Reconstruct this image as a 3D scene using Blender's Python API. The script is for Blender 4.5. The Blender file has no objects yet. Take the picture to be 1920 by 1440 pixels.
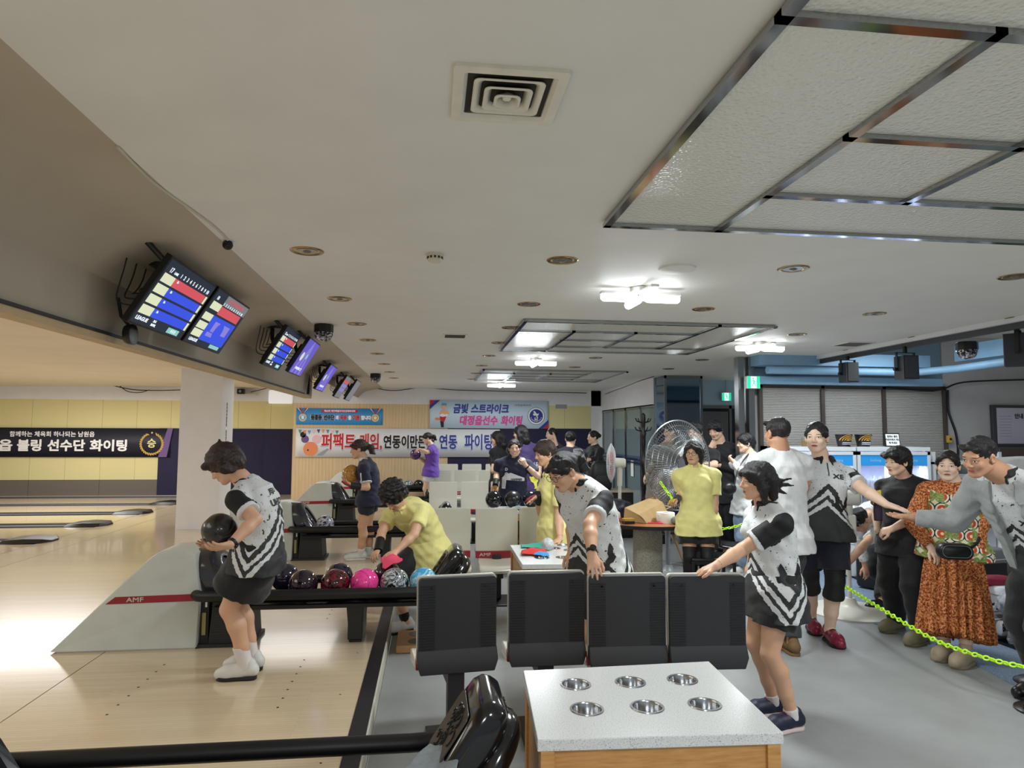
import bpy, bmesh, math, random
import numpy as np
from mathutils import Vector, Matrix, Euler
from mathutils.bvhtree import BVHTree
random.seed(7)
S = bpy.context.scene
COL = S.collection
R = math.radians
PI = math.pi
# ---------------------------------------------------------------- camera, world, exposure
FPX = 1261.8                        # focal length in pixels of the 1920 x 1440 frame
CAM_Z = 1.58
YAW, PITCH, ROLL = R(6.841), R(4.119), R(0.2987)
_f = Vector((math.sin(YAW) * math.cos(PITCH), math.cos(YAW) * math.cos(PITCH), math.sin(PITCH)))
_r0 = Vector((math.cos(YAW), -math.sin(YAW), 0))
_u0 = _r0.cross(_f)
_r = _r0 * math.cos(ROLL) + _u0 * math.sin(ROLL)
_u = -_r0 * math.sin(ROLL) + _u0 * math.cos(ROLL)
cd = bpy.data.cameras.new('camera')
cd.sensor_fit = 'HORIZONTAL'
cd.sensor_width = 36
cd.lens = FPX / 1920 * 36
cd.clip_start = 0.05
cam = bpy.data.objects.new('camera', cd)
COL.objects.link(cam)
cam.matrix_world = Matrix(((_r.x, _u.x, -_f.x, 0), (_r.y, _u.y, -_f.y, 0), (_r.z, _u.z, -_f.z, CAM_Z), (0, 0, 0, 1)))
S.camera = cam
S.view_settings.view_transform = 'Standard'
S.view_settings.look = 'None'
S.view_settings.gamma = 1
S.view_settings.use_curve_mapping = False
S.view_settings.exposure = 0.12
S.cycles.use_denoising = True
S.cycles.max_bounces = 8
S.cycles.diffuse_bounces = 4
S.cycles.glossy_bounces = 4
S.cycles.transmission_bounces = 6
S.cycles.transparent_max_bounces = 10
S.cycles.sample_clamp_indirect = 6
S.cycles.caustics_reflective = False
S.cycles.caustics_refractive = False
S.cycles.use_fast_gi = True
S.cycles.fast_gi_method = 'ADD'
S.cycles.ao_bounces_render = 1
W = bpy.data.worlds.new('world')
S.world = W
W.use_nodes = True
W.light_settings.ao_factor = 0.14  # ambient fill added beyond the lamps, lifts the ceiling
W.light_settings.distance = 2.5
W.node_tree.nodes['Background'].inputs[0].default_value = (0.80, 0.90, 1.0, 1)
W.node_tree.nodes['Background'].inputs[1].default_value = 0.35
FL = -0.12                          # the concourse lies one step below the lanes (z = 0)
CEIL = 2.60
def at(px, py, x=None, y=None, z=None):
 """the point of a known plane seen at a photograph pixel"""
 d = _f + _r * ((px - 960) / FPX) - _u * ((py - 720) / FPX)
 t = (z - CAM_Z) / d.z if z is not None else (y / d.y if y is not None else x / d.x)
 return Vector((0, 0, CAM_Z)) + d * t
def area_light(name, loc, size, power, color=(1, 1, 1), rot=(0, 0, 0), sy=None):
 l = bpy.data.lights.new(name, 'AREA')
 l.energy = power
 l.color = color
 l.shape = 'RECTANGLE'
 l.size = size
 l.size_y = sy or size
 o = bpy.data.objects.new(name, l)
 o.location = loc
 o.rotation_euler = rot
 COL.objects.link(o)
 return o
# ---------------------------------------------------------------- materials
def lin(c):
 if isinstance(c, str):
  c = c.lstrip('#')
  c = [int(c[i:i + 2], 16) / 255 for i in (0, 2, 4)]
 return tuple(x / 12.92 if x <= 0.04045 else ((x + 0.055) / 1.055) ** 2.4 for x in c[:3]) + (1.0,)
class NT:
 """small wrapper for node building"""
 def __init__(self, name):
  self.m = bpy.data.materials.new(name)
  self.m.use_nodes = True
  self.t = self.m.node_tree
  self.b = self.t.nodes['Principled BSDF']
 def n(self, kind, **kw):
  nd = self.t.nodes.new('ShaderNode' + kind)
  for k, v in kw.items():
   setattr(nd, k, v)
  return nd
 def l(self, a, b):
  self.t.links.new(a, b)
 def math(self, op, a, b=None, c=None):
  nd = self.n('Math', operation=op)
  for i, v in enumerate((a, b, c)):
   if v is None:
    continue
   if hasattr(v, 'links'):
    self.l(v, nd.inputs[i])
   else:
    nd.inputs[i].default_value = v
  return nd.outputs[0]
 def mix(self, f, a, b):
  nd = self.n('MixRGB')
  for i, v in enumerate((f, a, b)):
   if hasattr(v, 'links'):
    self.l(v, nd.inputs[i])
   elif i:
    nd.inputs[i].default_value = v if len(v) == 4 else (*v, 1)
   else:
    nd.inputs[0].default_value = v
  return nd.outputs[0]
 def coord(self, scale=(1, 1, 1), kind='Object', rot=(0, 0, 0)):
  tc = self.n('TexCoord')
  mp = self.n('Mapping')
  mp.inputs['Scale'].default_value = scale
  mp.inputs['Rotation'].default_value = rot
  self.l(tc.outputs[kind], mp.inputs[0])
  return mp.outputs[0]
 def noise(self, vec, scale, detail=3, rough=0.5):
  nd = self.n('TexNoise')
  nd.inputs['Scale'].default_value = scale
  nd.inputs['Detail'].default_value = detail
  nd.inputs['Roughness'].default_value = rough
  self.l(vec, nd.inputs['Vector'])
  return nd.outputs[0]
 def ramp(self, f, stops, interp='LINEAR'):
  nd = self.n('ValToRGB')
  cr = nd.color_ramp
  cr.interpolation = interp
  while len(cr.elements) < len(stops):
   cr.elements.new(0.5)
  for e, (p, c) in zip(cr.elements, stops):
   e.position = p
   e.color = c if not isinstance(c, (int, float)) else (c, c, c, 1)
  self.l(f, nd.inputs[0])
  return nd.outputs[0]
 def attr(self, name):
  nd = self.n('Attribute')
  nd.attribute_name = name
  return nd
 def bump(self, h, strength, dist=0.01):
  nd = self.n('Bump')
  nd.inputs['Strength'].default_value = strength
  nd.inputs['Distance'].default_value = dist
  self.l(h, nd.inputs['Height'])
  self.l(nd.outputs[0], self.b.inputs['Normal'])
 def color(self, c):
  if hasattr(c, 'links'):
   self.l(c, self.b.inputs['Base Color'])
  else:
   self.b.inputs['Base Color'].default_value = c
 def set(self, **kw):
  for k, v in kw.items():
   self.b.inputs[k.replace('_', ' ')].default_value = v
  return self
MC = {}
def mat(name, col, rough=0.5, metal=0.0, var=0.0, vscale=8, bump=0.0, bscale=60, coat=0.0, emit=0.0, ecol=None, alpha=1.0, trans=0.0):
 """plain surface with an optional slight mottling and grain; kept once per name"""
 if name in MC:
  return MC[name]
 k = NT(name)
 c = lin(col)
 k.set(Roughness=rough, Metallic=metal)
 if coat:
  k.b.inputs['Coat Weight'].default_value = coat
  k.b.inputs['Coat Roughness'].default_value = 0.08
 if var:
  f = k.noise(k.coord(), vscale, 4)
  lo = tuple(x * (1 - var) for x in c[:3]) + (1,)
  hi = tuple(min(1, x * (1 + var)) for x in c[:3]) + (1,)
  k.color(k.ramp(f, [(0.3, lo), (0.7, hi)]))
 else:
  k.color(c)
 if bump:
  k.bump(k.noise(k.coord(), bscale, 3), bump, 0.004)
 if emit:
  k.b.inputs['Emission Color'].default_value = lin(ecol or col)
  k.b.inputs['Emission Strength'].default_value = emit
 if alpha < 1:
  k.b.inputs['Alpha'].default_value = alpha
 if trans:
  k.b.inputs['Transmission Weight'].default_value = trans
 MC[name] = k.m
 return k.m
# ---------------------------------------------------------------- mesh builder
class MB:
 def __init__(self):
  self.v, self.f, self.mi = [], [], []
  self.M = Matrix.Identity(4)
 def add(self, vs, fs, mi=0):
  b = len(self.v)
  self.v += [self.M @ Vector(p) for p in vs]
  self.f += [[b + i for i in f] for f in fs]
  self.mi += [mi] * len(fs)
  return self
 def box(self, c, s, mi=0, rot=None):
  m = (Euler(rot).to_matrix() if rot else Matrix.Identity(3))
  vs = [Vector(c) + m @ Vector((s[0] * (i - .5), s[1] * (j - .5), s[2] * (k - .5))) for i in (0, 1) for j in (0, 1) for k in (0, 1)]
  return self.add(vs, [(0, 1, 3, 2), (4, 6, 7, 5), (0, 4, 5, 1), (2, 3, 7, 6), (0, 2, 6, 4), (1, 5, 7, 3)], mi)
 def span(self, a, b, mi=0):
  return self.box([(p + q) / 2 for p, q in zip(a, b)], [abs(q - p) for p, q in zip(a, b)], mi)
 def prism(self, pts, vec, mi=0, cap=True, mi_side=None):
  """closed polygon pts (3D) swept along vec"""
  n = len(pts)
  vec = Vector(vec)
  vs = [Vector(p) for p in pts] + [Vector(p) + vec for p in pts]
  a = Vector((0, 0, 0))
  for i in range(n):
   a += Vector(pts[i]).cross(Vector(pts[(i + 1) % n]))
  fl = a.dot(vec) > 0
  fs = [[i, (i + 1) % n, n + (i + 1) % n, n + i] for i in range(n)]
  if not fl:
   fs = [f[::-1] for f in fs]
  self.add(vs, fs, mi if mi_side is None else mi_side)
  if cap:
   c0, c1 = list(range(n)), list(range(n, 2 * n))
   self.add(vs, [c0[::-1], c1] if fl else [c0, c1[::-1]], mi)
  return self
 def rings(self, rings, mi=0, cap0=True, cap1=True, close=True):
  n = len(rings[0])
  vs = [p for r in rings for p in r]
  fs = []
  for k in range(len(rings) - 1):
   for i in range(n if close else n - 1):
    j = (i + 1) % n
    fs.append([k * n + i, k * n + j, (k + 1) * n + j, (k + 1) * n + i])
  if cap0:
   fs.append(list(range(n))[::-1])
  if cap1:
   fs.append([(len(rings) - 1) * n + i for i in range(n)])
  return self.add(vs, fs, mi)
 def tube(self, pts, r, n=10, mi=0, loop=False, cap=True):
  pts = [Vector(p) for p in pts]
  N = len(pts)
  rs = r if isinstance(r, (list, tuple)) else [r] * N
  up = None
  rings = []
  for i in range(N):
   if loop:
    t = pts[(i + 1) % N] - pts[i - 1]
   else:
    t = pts[min(i + 1, N - 1)] - pts[max(i - 1, 0)]
   t.normalize()
   if up is None:
    up = Vector((0, 0, 1)) if abs(t.z) < 0.9 else Vector((1, 0, 0))
   x = up.cross(t)
   if x.length < 1e-6:
    x = Vector((1, 0, 0)).cross(t)
   x.normalize()
   up = t.cross(x)
   rings.append([pts[i] + (x * math.cos(2 * PI * k / n) + up * math.sin(2 * PI * k / n)) * rs[i] for k in range(n)])
  if loop:
   rings.append(rings[0])
   return self.rings(rings, mi, False, False)
  return self.rings(rings, mi, cap, cap)
 def cyl(self, a, b, r, n=16, mi=0, r2=None, cap=True):
  return self.tube([a, b], [r, r if r2 is None else r2], n, mi, cap=cap)
 def lathe(self, prof, c=(0, 0, 0), n=24, mi=0, axis='z', cap=True):
  c = Vector(c)
  rings = []
  for (r, h) in prof:
   ring = []
   for k in range(n):
    a = 2 * PI * k / n
    p = Vector((r * math.cos(a), r * math.sin(a), h))
    if axis == 'x':
     p = Vector((p.z, p.x, p.y))
    elif axis == 'y':
     p = Vector((p.y, p.z, p.x))
    ring.append(c + p)
   rings.append(ring)
  return self.rings(rings, mi, cap, cap)
 def sphere(self, c, r, n=20, m=12, mi=0, sc=(1, 1, 1)):
  c = Vector(c)
  rings = []
  for j in range(m + 1):
   t = PI * (j / m) - PI / 2
   t = max(min(t, PI / 2 - 1e-3), -PI / 2 + 1e-3)
   rings.append([c + Vector((r * sc[0] * math.cos(t) * math.cos(2 * PI * i / n), r * sc[1] * math.cos(t) * math.sin(2 * PI * i / n), r * sc[2] * math.sin(t))) for i in range(n)])
  return self.rings(rings, mi)
 def quad(self, a, b, c, d, mi=0):
  return self.add([a, b, c, d], [[0, 1, 2, 3]], mi)
 def grid(self, fn, nu, nv, mi=0, thick=None):
  """surface fn(u, v) over [0,1]^2"""
  vs = [fn(i / nu, j / nv) for j in range(nv + 1) for i in range(nu + 1)]
  fs = [[j * (nu + 1) + i, j * (nu + 1) + i + 1, (j + 1) * (nu + 1) + i + 1, (j + 1) * (nu + 1) + i] for j in range(nv) for i in range(nu)]
  return self.add(vs, fs, mi)
 def build(self, name, mats, parent=None, bevel=0, seg=2, smooth=40, world=False, solid=0, subsurf=0):
  me = bpy.data.meshes.new(name)
  me.from_pydata([tuple(v) for v in self.v], [], self.f)
  if not isinstance(mats, (list, tuple)):
   mats = [mats]
  for m in mats:
   me.materials.append(m)
  me.polygons.foreach_set('material_index', self.mi)
  me.update()
  if smooth:
   me.polygons.foreach_set('use_smooth', [True] * len(me.polygons))
   me.set_sharp_from_angle(angle=R(smooth))
  o = bpy.data.objects.new(name, me)
  COL.objects.link(o)
  if parent is not None:
   o.parent = parent
   if world:
    o.matrix_parent_inverse = world_inv(parent)
  if solid:
   md = o.modifiers.new('solid', 'SOLIDIFY')
   md.thickness = solid
   md.offset = 0
  if subsurf:
   md = o.modifiers.new('sub', 'SUBSURF')
   md.levels = md.render_levels = subsurf
  if bevel:
   md = o.modifiers.new('bevel', 'BEVEL')
   md.width = bevel
   md.segments = seg
   md.limit_method = 'ANGLE'
   md.angle_limit = R(35)
   md.harden_normals = False
  return o
def world_inv(p):
 m = Matrix.Identity(4)
 while p is not None:
  m = Matrix.Translation(p.location) @ p.rotation_euler.to_matrix().to_4x4() @ m
  if p.parent is not None:
   m = p.matrix_parent_inverse @ m
  p = p.parent
 return m.inverted()
def tag(o, label=None, cat=None, group=None, kind=None):
 if label:
  o['label'] = label
 if cat:
  o['category'] = cat
 if group:
  o['group'] = group
 if kind:
  o['kind'] = kind
 return o
def thing(name, label, cat, loc=(0, 0, 0), rz=0.0, group=None):
 o = bpy.data.objects.new(name, None)
 o.empty_display_size = 0.05
 COL.objects.link(o)
 o.location = loc
 o.rotation_euler = (0, 0, rz)
 return tag(o, label, cat, group)
def struct(o):
 o['kind'] = 'structure'
 return o
def kids(o):
 return [c for c in COL.objects if c.parent == o]
def dup(root, loc, rz=None, label=None, group=None, name=None):
 def cp(o, parent):
  c = o.copy()
  COL.objects.link(c)
  c.parent = parent
  for ch in list(o.children):
   cp(ch, c)
  return c
 r = cp(root, None)
 r.location = loc
 if rz is not None:
  r.rotation_euler = (0, 0, rz)
 return tag(r, label, None, group)
def text_mesh(body, size, bold=0.0, extrude=0.001, align='CENTER', shear=0.0, sx=1.0, space=1.0):
 c = bpy.data.curves.new('txt', 'FONT')
 c.body = body
 c.size = size
 c.extrude = extrude
 c.align_x = align
 c.align_y = 'CENTER'
 c.shear = shear
 c.space_character = space
 c.resolution_u = 2
 o = bpy.data.objects.new('txt', c)
 COL.objects.link(o)
 dg = bpy.context.evaluated_depsgraph_get()
 me = bpy.data.meshes.new_from_object(o.evaluated_get(dg))
 vs = [Vector((v.co.x * sx, v.co.y, v.co.z)) for v in me.vertices]
 fs = [list(p.vertices) for p in me.polygons]
 bpy.data.objects.remove(o)
 bpy.data.curves.remove(c)
 bpy.data.meshes.remove(me)
 if bold:                                         # heavier strokes: the same glyphs again, shifted round a small circle
  r = min(bold * 0.5, size * 0.085)
  n = len(vs)
  v0, f0 = list(vs), list(fs)
  for i in range(8):
   d = Vector((r * math.cos(i * PI / 4), r * math.sin(i * PI / 4), 0.00008 * (i + 1)))
   b = len(vs)
   vs += [p + d for p in v0]
   fs += [[b + q for q in f] for f in f0]
 return vs, fs
def frame3(origin, right, up):
 right = Vector(right).normalized()
 up = Vector(up)
 up = (up - right * up.dot(right)).normalized()
 nrm = right.cross(up)
 o = Vector(origin)
 return Matrix(((right.x, up.x, nrm.x, o.x), (right.y, up.y, nrm.y, o.y), (right.z, up.z, nrm.z, o.z), (0, 0, 0, 1)))
def put_text(mb, body, size, F, mi=0, fit=None, **kw):
 """lettering laid in frame F (x right, y up, z out of the surface); fit = width it must fill"""
 vs, fs = text_mesh(body, size, **kw)
 if not vs:
  return mb
 if fit:
  w = max(v.x for v in vs) - min(v.x for v in vs)
  k = fit / w
  vs = [Vector((v.x * k, v.y, v.z)) for v in vs]
 return mb.add([F @ v for v in vs], fs, mi)
def rrect(w, h, r, n=5):
 pts = []
 for cx, cy, a0 in ((w / 2 - r, h / 2 - r, 0), (-w / 2 + r, h / 2 - r, 90), (-w / 2 + r, -h / 2 + r, 180), (w / 2 - r, -h / 2 + r, 270)):
  for i in range(n + 1):
   a = R(a0 + 90 * i / n)
   pts.append((cx + r * math.cos(a), cy + r * math.sin(a)))
 return pts
def bez(p0, p1, p2, p3, n=12):
 out = []
 for i in range(n + 1):
  t = i / n
  out.append(Vector(p0) * (1 - t) ** 3 + Vector(p1) * 3 * t * (1 - t) ** 2 + Vector(p2) * 3 * t * t * (1 - t) + Vector(p3) * t ** 3)
 return out
def sag(a, b, drop, n=14):
 a, b = Vector(a), Vector(b)
 return [a.lerp(b, i / n) - Vector((0, 0, drop * 4 * (i / n) * (1 - i / n))) for i in range(n + 1)]
# ---------------------------------------------------------------- lamps (positions of the ceiling's lamp grid)
LAMPS = [(1.45, 4.53), (3.63, 7.07), (1.42, 9.09), (1.41, 13.55)]
LAMPS_BEHIND = [(1.45, -0.1), (3.9, 2.3), (-0.4, -1.6)]      # the same grid continues over and behind the photographer
COOL = (0.93, 0.985, 1.0)
for i, (x, y) in enumerate(LAMPS):
 area_light('lamp_light', (x, y, CEIL - 0.11), 0.5, 46, COOL)
for i, (x, y) in enumerate(LAMPS_BEHIND):
 area_light('lamp_light', (x, y, CEIL - 0.11), 0.5, 50, (0.95, 0.98, 1.0))
area_light('lamp_light', (5.75, 7.43, 2.66), 0.5, 20, (0.85, 0.95, 1.0))
# lamps over the lanes, hidden from here by the bulkhead
area_light('lane_light', (-4.6, 3.0, 2.54), 2.4, 42, (1.0, 0.98, 0.94))
area_light('lane_light', (-8.2, 7.0, 2.54), 2.6, 130, (1.0, 0.98, 0.94))
area_light('lane_light', (-7.5, 14.3, 2.54), 2.6, 150, (1.0, 0.99, 0.97))
area_light('lane_light', (-2.6, 13.6, 2.5), 1.6, 30, (1.0, 0.99, 0.98))
# ---------------------------------------------------------------- surface materials
def wood_floor(name, base, plank=0.027, length=1.6, axis_x=True, gloss=0.16):
 k = NT(name)
 vec = k.coord((1, 1, 1))
 br = k.n('TexBrick')
 br.offset = 0.37
 br.inputs['Scale'].default_value = 1
 br.inputs['Mortar Size'].default_value = 0.0006
 br.inputs['Brick Width'].default_value = length
 br.inputs['Row Height'].default_value = plank
 c = [lin(x) for x in base]
 br.inputs['Color1'].default_value = c[0]
 br.inputs['Color2'].default_value = c[1]
 br.inputs['Mortar'].default_value = c[2]
 k.l(vec, br.inputs['Vector'])
 g = k.noise(k.coord((1.2, 30, 1)), 3, 5, 0.6)
 big = k.noise(k.coord((0.5, 1.2, 1)), 1.1, 2)
 col = k.mix(k.math('MULTIPLY', g, 0.35), br.outputs[0], c[2])
 col = k.mix(k.math('MULTIPLY', big, 0.25), col, c[1])
 k.color(col)
 k.set(Roughness=gloss)
 rr = k.math('MULTIPLY_ADD', g, 0.12, gloss - 0.04)
 k.l(rr, k.b.inputs['Roughness'])
 k.b.inputs['Specular IOR Level'].default_value = 0.6
 k.b.inputs['Coat Weight'].default_value = 0.25
 k.b.inputs['Coat Roughness'].default_value = 0.06
 return k.m
M_APPROACH = wood_floor('approach_laminate', ('#D1C0A3', '#C9B799', '#A18F73'), 0.027, 1.9)
M_LANE = wood_floor('lane_boards', ('#D8C8AC', '#CCB99A', '#AD9778'), 0.027, 3.0, gloss=0.1)
k = NT('concourse_vinyl')
v = k.coord()
n1 = k.noise(v, 1.3, 6, 0.65)
n2 = k.noise(v, 22, 4, 0.7)
n3 = k.noise(k.coord((3, 9, 1), rot=(0, 0, 0.5)), 3, 5, 0.7)
col = k.ramp(n1, [(0.32, lin('#858887')), (0.68, lin('#9EA1A0'))])
col = k.mix(k.math('MULTIPLY', n2, 0.5), col, lin('#979A9A'))
col = k.mix(k.math('MULTIPLY', n3, 0.35), col, lin('#868989'))
br = k.n('TexBrick')
br.offset = 0.5
for a, b in (('Scale', 1), ('Mortar Size', 0.0012), ('Brick Width', 0.92), ('Row Height', 0.46)):
 br.inputs[a].default_value = b
br.inputs['Color1'].default_value = br.inputs['Color2'].default_value = (0, 0, 0, 1)
br.inputs['Mortar'].default_value = (1, 1, 1, 1)
k.l(k.coord((1, 1, 1), rot=(0, 0, 0)), br.inputs['Vector'])
col = k.mix(k.math('MULTIPLY', br.outputs[0], 0.25), col, lin('#6F7271'))
k.color(col)
k.set(Roughness=0.42)
M_CONC = k.m
M_CEIL = mat('ceiling_paint', '#D5D4CE', 0.55, var=0.03, vscale=3, bump=0.05, bscale=120)
M_COVE = mat('bulkhead_plaster', '#ABA08F', 0.6, var=0.05, vscale=2.5, bump=0.08, bscale=90)
M_WHITEWALL = mat('white_wall_paint', '#DEDEE0', 0.6, var=0.03, vscale=4, bump=0.05, bscale=150)
M_GREYWALL = mat('grey_wall_paint', '#A9A8A8', 0.7, var=0.04, vscale=5, bump=0.1, bscale=200)
M_BLACKTRIM = mat('black_edge_strip', '#161519', 0.5, bump=0.1)
M_RISER = mat('painted_riser', '#C9C5B6', 0.6, var=0.1, vscale=9)
M_DARKLINE = mat('dark_seam', '#4A3D2B', 0.6)
M_DOT = mat('dark_marker_dot', '#1B140D', 0.5)
M_GUTTER = mat('gutter_grey', '#3E4048', 0.35)
M_NAVY = mat('navy_felt_panel', '#23203F', 0.8, var=0.1, vscale=6)
M_TAN = mat('tan_edge_board', '#B79E79', 0.55, var=0.06)
M_BLACK = mat('black_plastic', '#121214', 0.32, bump=0.06, bscale=300)
M_CHROME = mat('chrome', '#C8CACC', 0.12, 1.0)
M_STEEL = mat('brushed_steel', '#9DA0A2', 0.28, 1.0)
def panel_mat(name, col, line, w, h):
 k = NT(name)
 br = k.n('TexBrick')
 br.offset = 0
 for a, b in (('Scale', 1), ('Mortar Size', 0.006), ('Brick Width', w), ('Row Height', h)):
  br.inputs[a].default_value = b
 br.inputs['Color1'].default_value = lin(col)
 br.inputs['Color2'].default_value = tuple(x * 0.95 for x in lin(col)[:3]) + (1,)
 br.inputs['Mortar'].default_value = lin(line)
 k.l(k.coord(kind='Object', rot=(R(-90), 0, 0)), br.inputs['Vector'])
 nz = k.noise(k.coord(), 30, 3)
 k.color(k.mix(k.math('MULTIPLY', nz, 0.12), br.outputs[0], lin(line)))
 k.set(Roughness=0.8)
 return k.m
M_YELLOW = panel_mat('yellow_acoustic_panel', '#DCD29A', '#B5AC7C', 0.8, 3.0)
M_GREYPANEL = panel_mat('grey_kick_panel', '#6E665F', '#4A4541', 1.6, 3.0)
k = NT('wood_slat_wall')
wv = k.n('TexWave')
wv.wave_type = 'BANDS'
wv.bands_direction = 'X'
wv.inputs['Scale'].default_value = 4.2
wv.inputs['Distortion'].default_value = 0.0
k.l(k.coord(), wv.inputs[0])
nz = k.noise(k.coord((14, 1, 0.7)), 2.5, 5, 0.6)
c = k.ramp(nz, [(0.25, lin('#C9AE86')), (0.75, lin('#DDC6A0'))])
k.color(k.mix(k.ramp(wv.outputs[1], [(0.0, 0.35), (0.12, 0.0)]), c, lin('#9E855F')))
k.set(Roughness=0.45)
M_SLATWALL = k.m
# ---------------------------------------------------------------- floors
YB, YL = 16.0, 17.6                 # back wall; far wall of the lanes
XF = -5.43                          # foul line
m = MB()
m.span((-0.30, -4, FL - 0.1), (10, 18, FL))
struct(m.build('floor', M_CONC, smooth=0))
m = MB()
m.span((XF, -4, -0.25), (-0.40, YL, 0.0), 0)
m.quad((-0.3995, -4, -0.001), (-0.3995, YL, -0.001), (-0.3995, YL, -0.25), (-0.3995, -4, -0.25), 1)
for sx in (-2.29, -4.9):
 m.span((sx - 0.0025, -4, 0), (sx + 0.0025, YL, 0.0006), 2)
m.span((XF - 0.004, -4, 0), (XF + 0.006, YL, 0.0008), 2)
for yc in (4.52, 6.38, 7.88, 9.74, 11.24, 2.9):
 for xd in (-1.77, -0.85, XF + 0.06):
  for j in range(-3, 4):
   m.cyl((xd, yc + j * 0.1355, 0.0002), (xd, yc + j * 0.1355, 0.0009), 0.0075, 10, 3)
 for xd, yd in ((-0.52, -0.25), (-0.5, 0.52)):
  m.cyl((xd, yc + yd, 0.0002), (xd, yc + yd, 0.0009), 0.006, 10, 3)
struct(m.build('floor_approach', [M_APPROACH, M_RISER, M_DARKLINE, M_DOT], smooth=0))
m = MB()
m.span((-0.405, -4, -0.02), (-0.315, YL, 0.006), 0)
struct(m.build('trim_1', M_BLACKTRIM, smooth=0))
m = MB()
m.span((-0.325, -4, -0.14), (-0.305, YL, -0.002), 0)
struct(m.build('trim_2', M_RISER, smooth=0))
DIV = [5.45 + 1.68 * i for i in range(-4, 8)]
m = MB()
x0, x1 = -25.0, XF
for i, d in enumerate(DIV):
 lane0, lane1 = d + 0.315, d + 1.68 - 0.315
 m.span((x0, lane0, -0.2), (x1, min(lane1, YL), 0.0), 0)
 m.span((x0, d - 0.07, -0.2), (x1, d + 0.07, -0.005), 1)
 for s in (-1, 1):
  prof = []
  for q in range(9):
   a = PI * q / 8
   prof.append((d + s * 0.1925 - 0.1225 * math.cos(a), -0.012 - 0.085 * math.sin(a)))
  for q in range(8):
   m.quad((x1, prof[q][0], prof[q][1]), (x0, prof[q][0], prof[q][1]), (x0, prof[q + 1][0], prof[q + 1][1]), (x1, prof[q + 1][0], prof[q + 1][1]), 2)
struct(m.build('floor_lanes', [M_LANE, mat('divider_top', '#55565E', 0.4), M_GUTTER], smooth=30))
# ---------------------------------------------------------------- ceilings
m = MB()
m.add([(-1.13, -4, CEIL), (5.0, -4, CEIL), (5.0, 8.9, CEIL), (-1.13, 8.9, CEIL)], [[0, 1, 2, 3]])
m.add([(-1.13, 8.9, CEIL), (10, 8.9, CEIL), (10, 16.4, CEIL), (-1.13, 16.4, CEIL)], [[0, 1, 2, 3]])
m.add([(-1.13, -4, CEIL + .2), (5.0, -4, CEIL + .2), (5.0, 8.9, CEIL + .2), (-1.13, 8.9, CEIL + .2)], [[0, 3, 2, 1]])
m.quad((5.0, -4, CEIL), (5.0, -4, 2.95), (5.0, 8.9, 2.95), (5.0, 8.9, CEIL))
m.quad((5.0, 8.9, CEIL), (5.0, 8.9, 2.95), (10, 8.9, 2.95), (10, 8.9, CEIL))
m.quad((5.0, -4, 2.95), (10, -4, 2.95), (10, 8.9, 2.95), (5.0, 8.9, 2.95))
struct(m.build('ceiling', M_CEIL, smooth=0))
def cove_z(x, y):
 """underside of the bulkhead that slopes from the ceiling's edge down to the lanes, with a shallow trough near the camera"""
 t = min(1, max(0, (-1.13 - x) / 0.57))
 z = CEIL - 0.10 * t - 0.13 * max(0, (t - 0.55) / 0.45) ** 2
 def sm(a, b, v):
  u = min(1, max(0, (v - a) / (b - a)))
  return u * u * (3 - 2 * u)
 z += 0.055 * sm(2.72, 2.58, y) * t ** 0.6 * (1 - 0.8 * sm(2.3, 1.9, y)) - 0.05 * sm(1.9, 1.2, y) * t
 return z
m = MB()
ys = [-4, -2, 0] + [0.5 + 0.1 * i for i in range(26)] + [3.5, 5, 7, 9, 11, 13, 15, 16.0]
xs = [-1.13 - 0.57 * i / 14 for i in range(15)]
vs = [(x, y, cove_z(x, y)) for y in ys for x in xs]
n = len(xs)
m.add(vs, [[j * n + i + 1, j * n + i, (j + 1) * n + i, (j + 1) * n + i + 1] for j in range(len(ys) - 1) for i in range(n - 1)])
for j in range(len(ys) - 1):
 ya, yb = ys[j], ys[j + 1]
 if yb <= 9.9 or ya < 9.9:
  yb = min(yb, 9.9)
  za, zb = cove_z(-1.70, ya), cove_z(-1.70, yb)
  m.add([(-1.70, ya, za), (-1.70, yb, zb), (-1.735, yb, 2.085), (-1.735, ya, 2.085)], [[0, 1, 2, 3]])
struct(m.build('ceiling_bulkhead', M_COVE, smooth=60))
m = MB()
m.span((-1.80, -4, 2.05), (-1.715, 9.9, 2.09), 0)
m.span((-1.716, -4, 2.085), (-1.706, 9.4, 2.101), 1)
struct(m.build('trim_3', [M_TAN, M_BLACKTRIM], smooth=0))
m = MB()                                           # lane ceiling behind the bulkhead, gently arched
nx = 16
for a in range(nx):
 xa, xb = -1.75 - 13 * a / nx, -1.75 - 13 * (a + 1) / nx
 f = lambda x: 2.62 + 0.05 * math.cos((x + 6.5) * 0.35)
 m.quad((xa, -4, f(xa)), (xa, YL, f(xa)), (xb, YL, f(xb)), (xb, -4, f(xb)))
m.quad((-1.80, -4, 2.09), (-1.80, 9.9, 2.09), (-1.80, 9.9, 2.55), (-1.80, -4, 2.55))
m.quad((-1.70, 9.9, 2.05), (-1.80, 9.9, 2.05), (-1.80, 9.9, 2.6), (-1.70, 9.9, 2.6))
struct(m.build('ceiling_lanes', mat('lane_ceiling_paint', '#D8CBB2', 0.6, var=0.04, vscale=2, bump=0.08), smooth=60))
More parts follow.
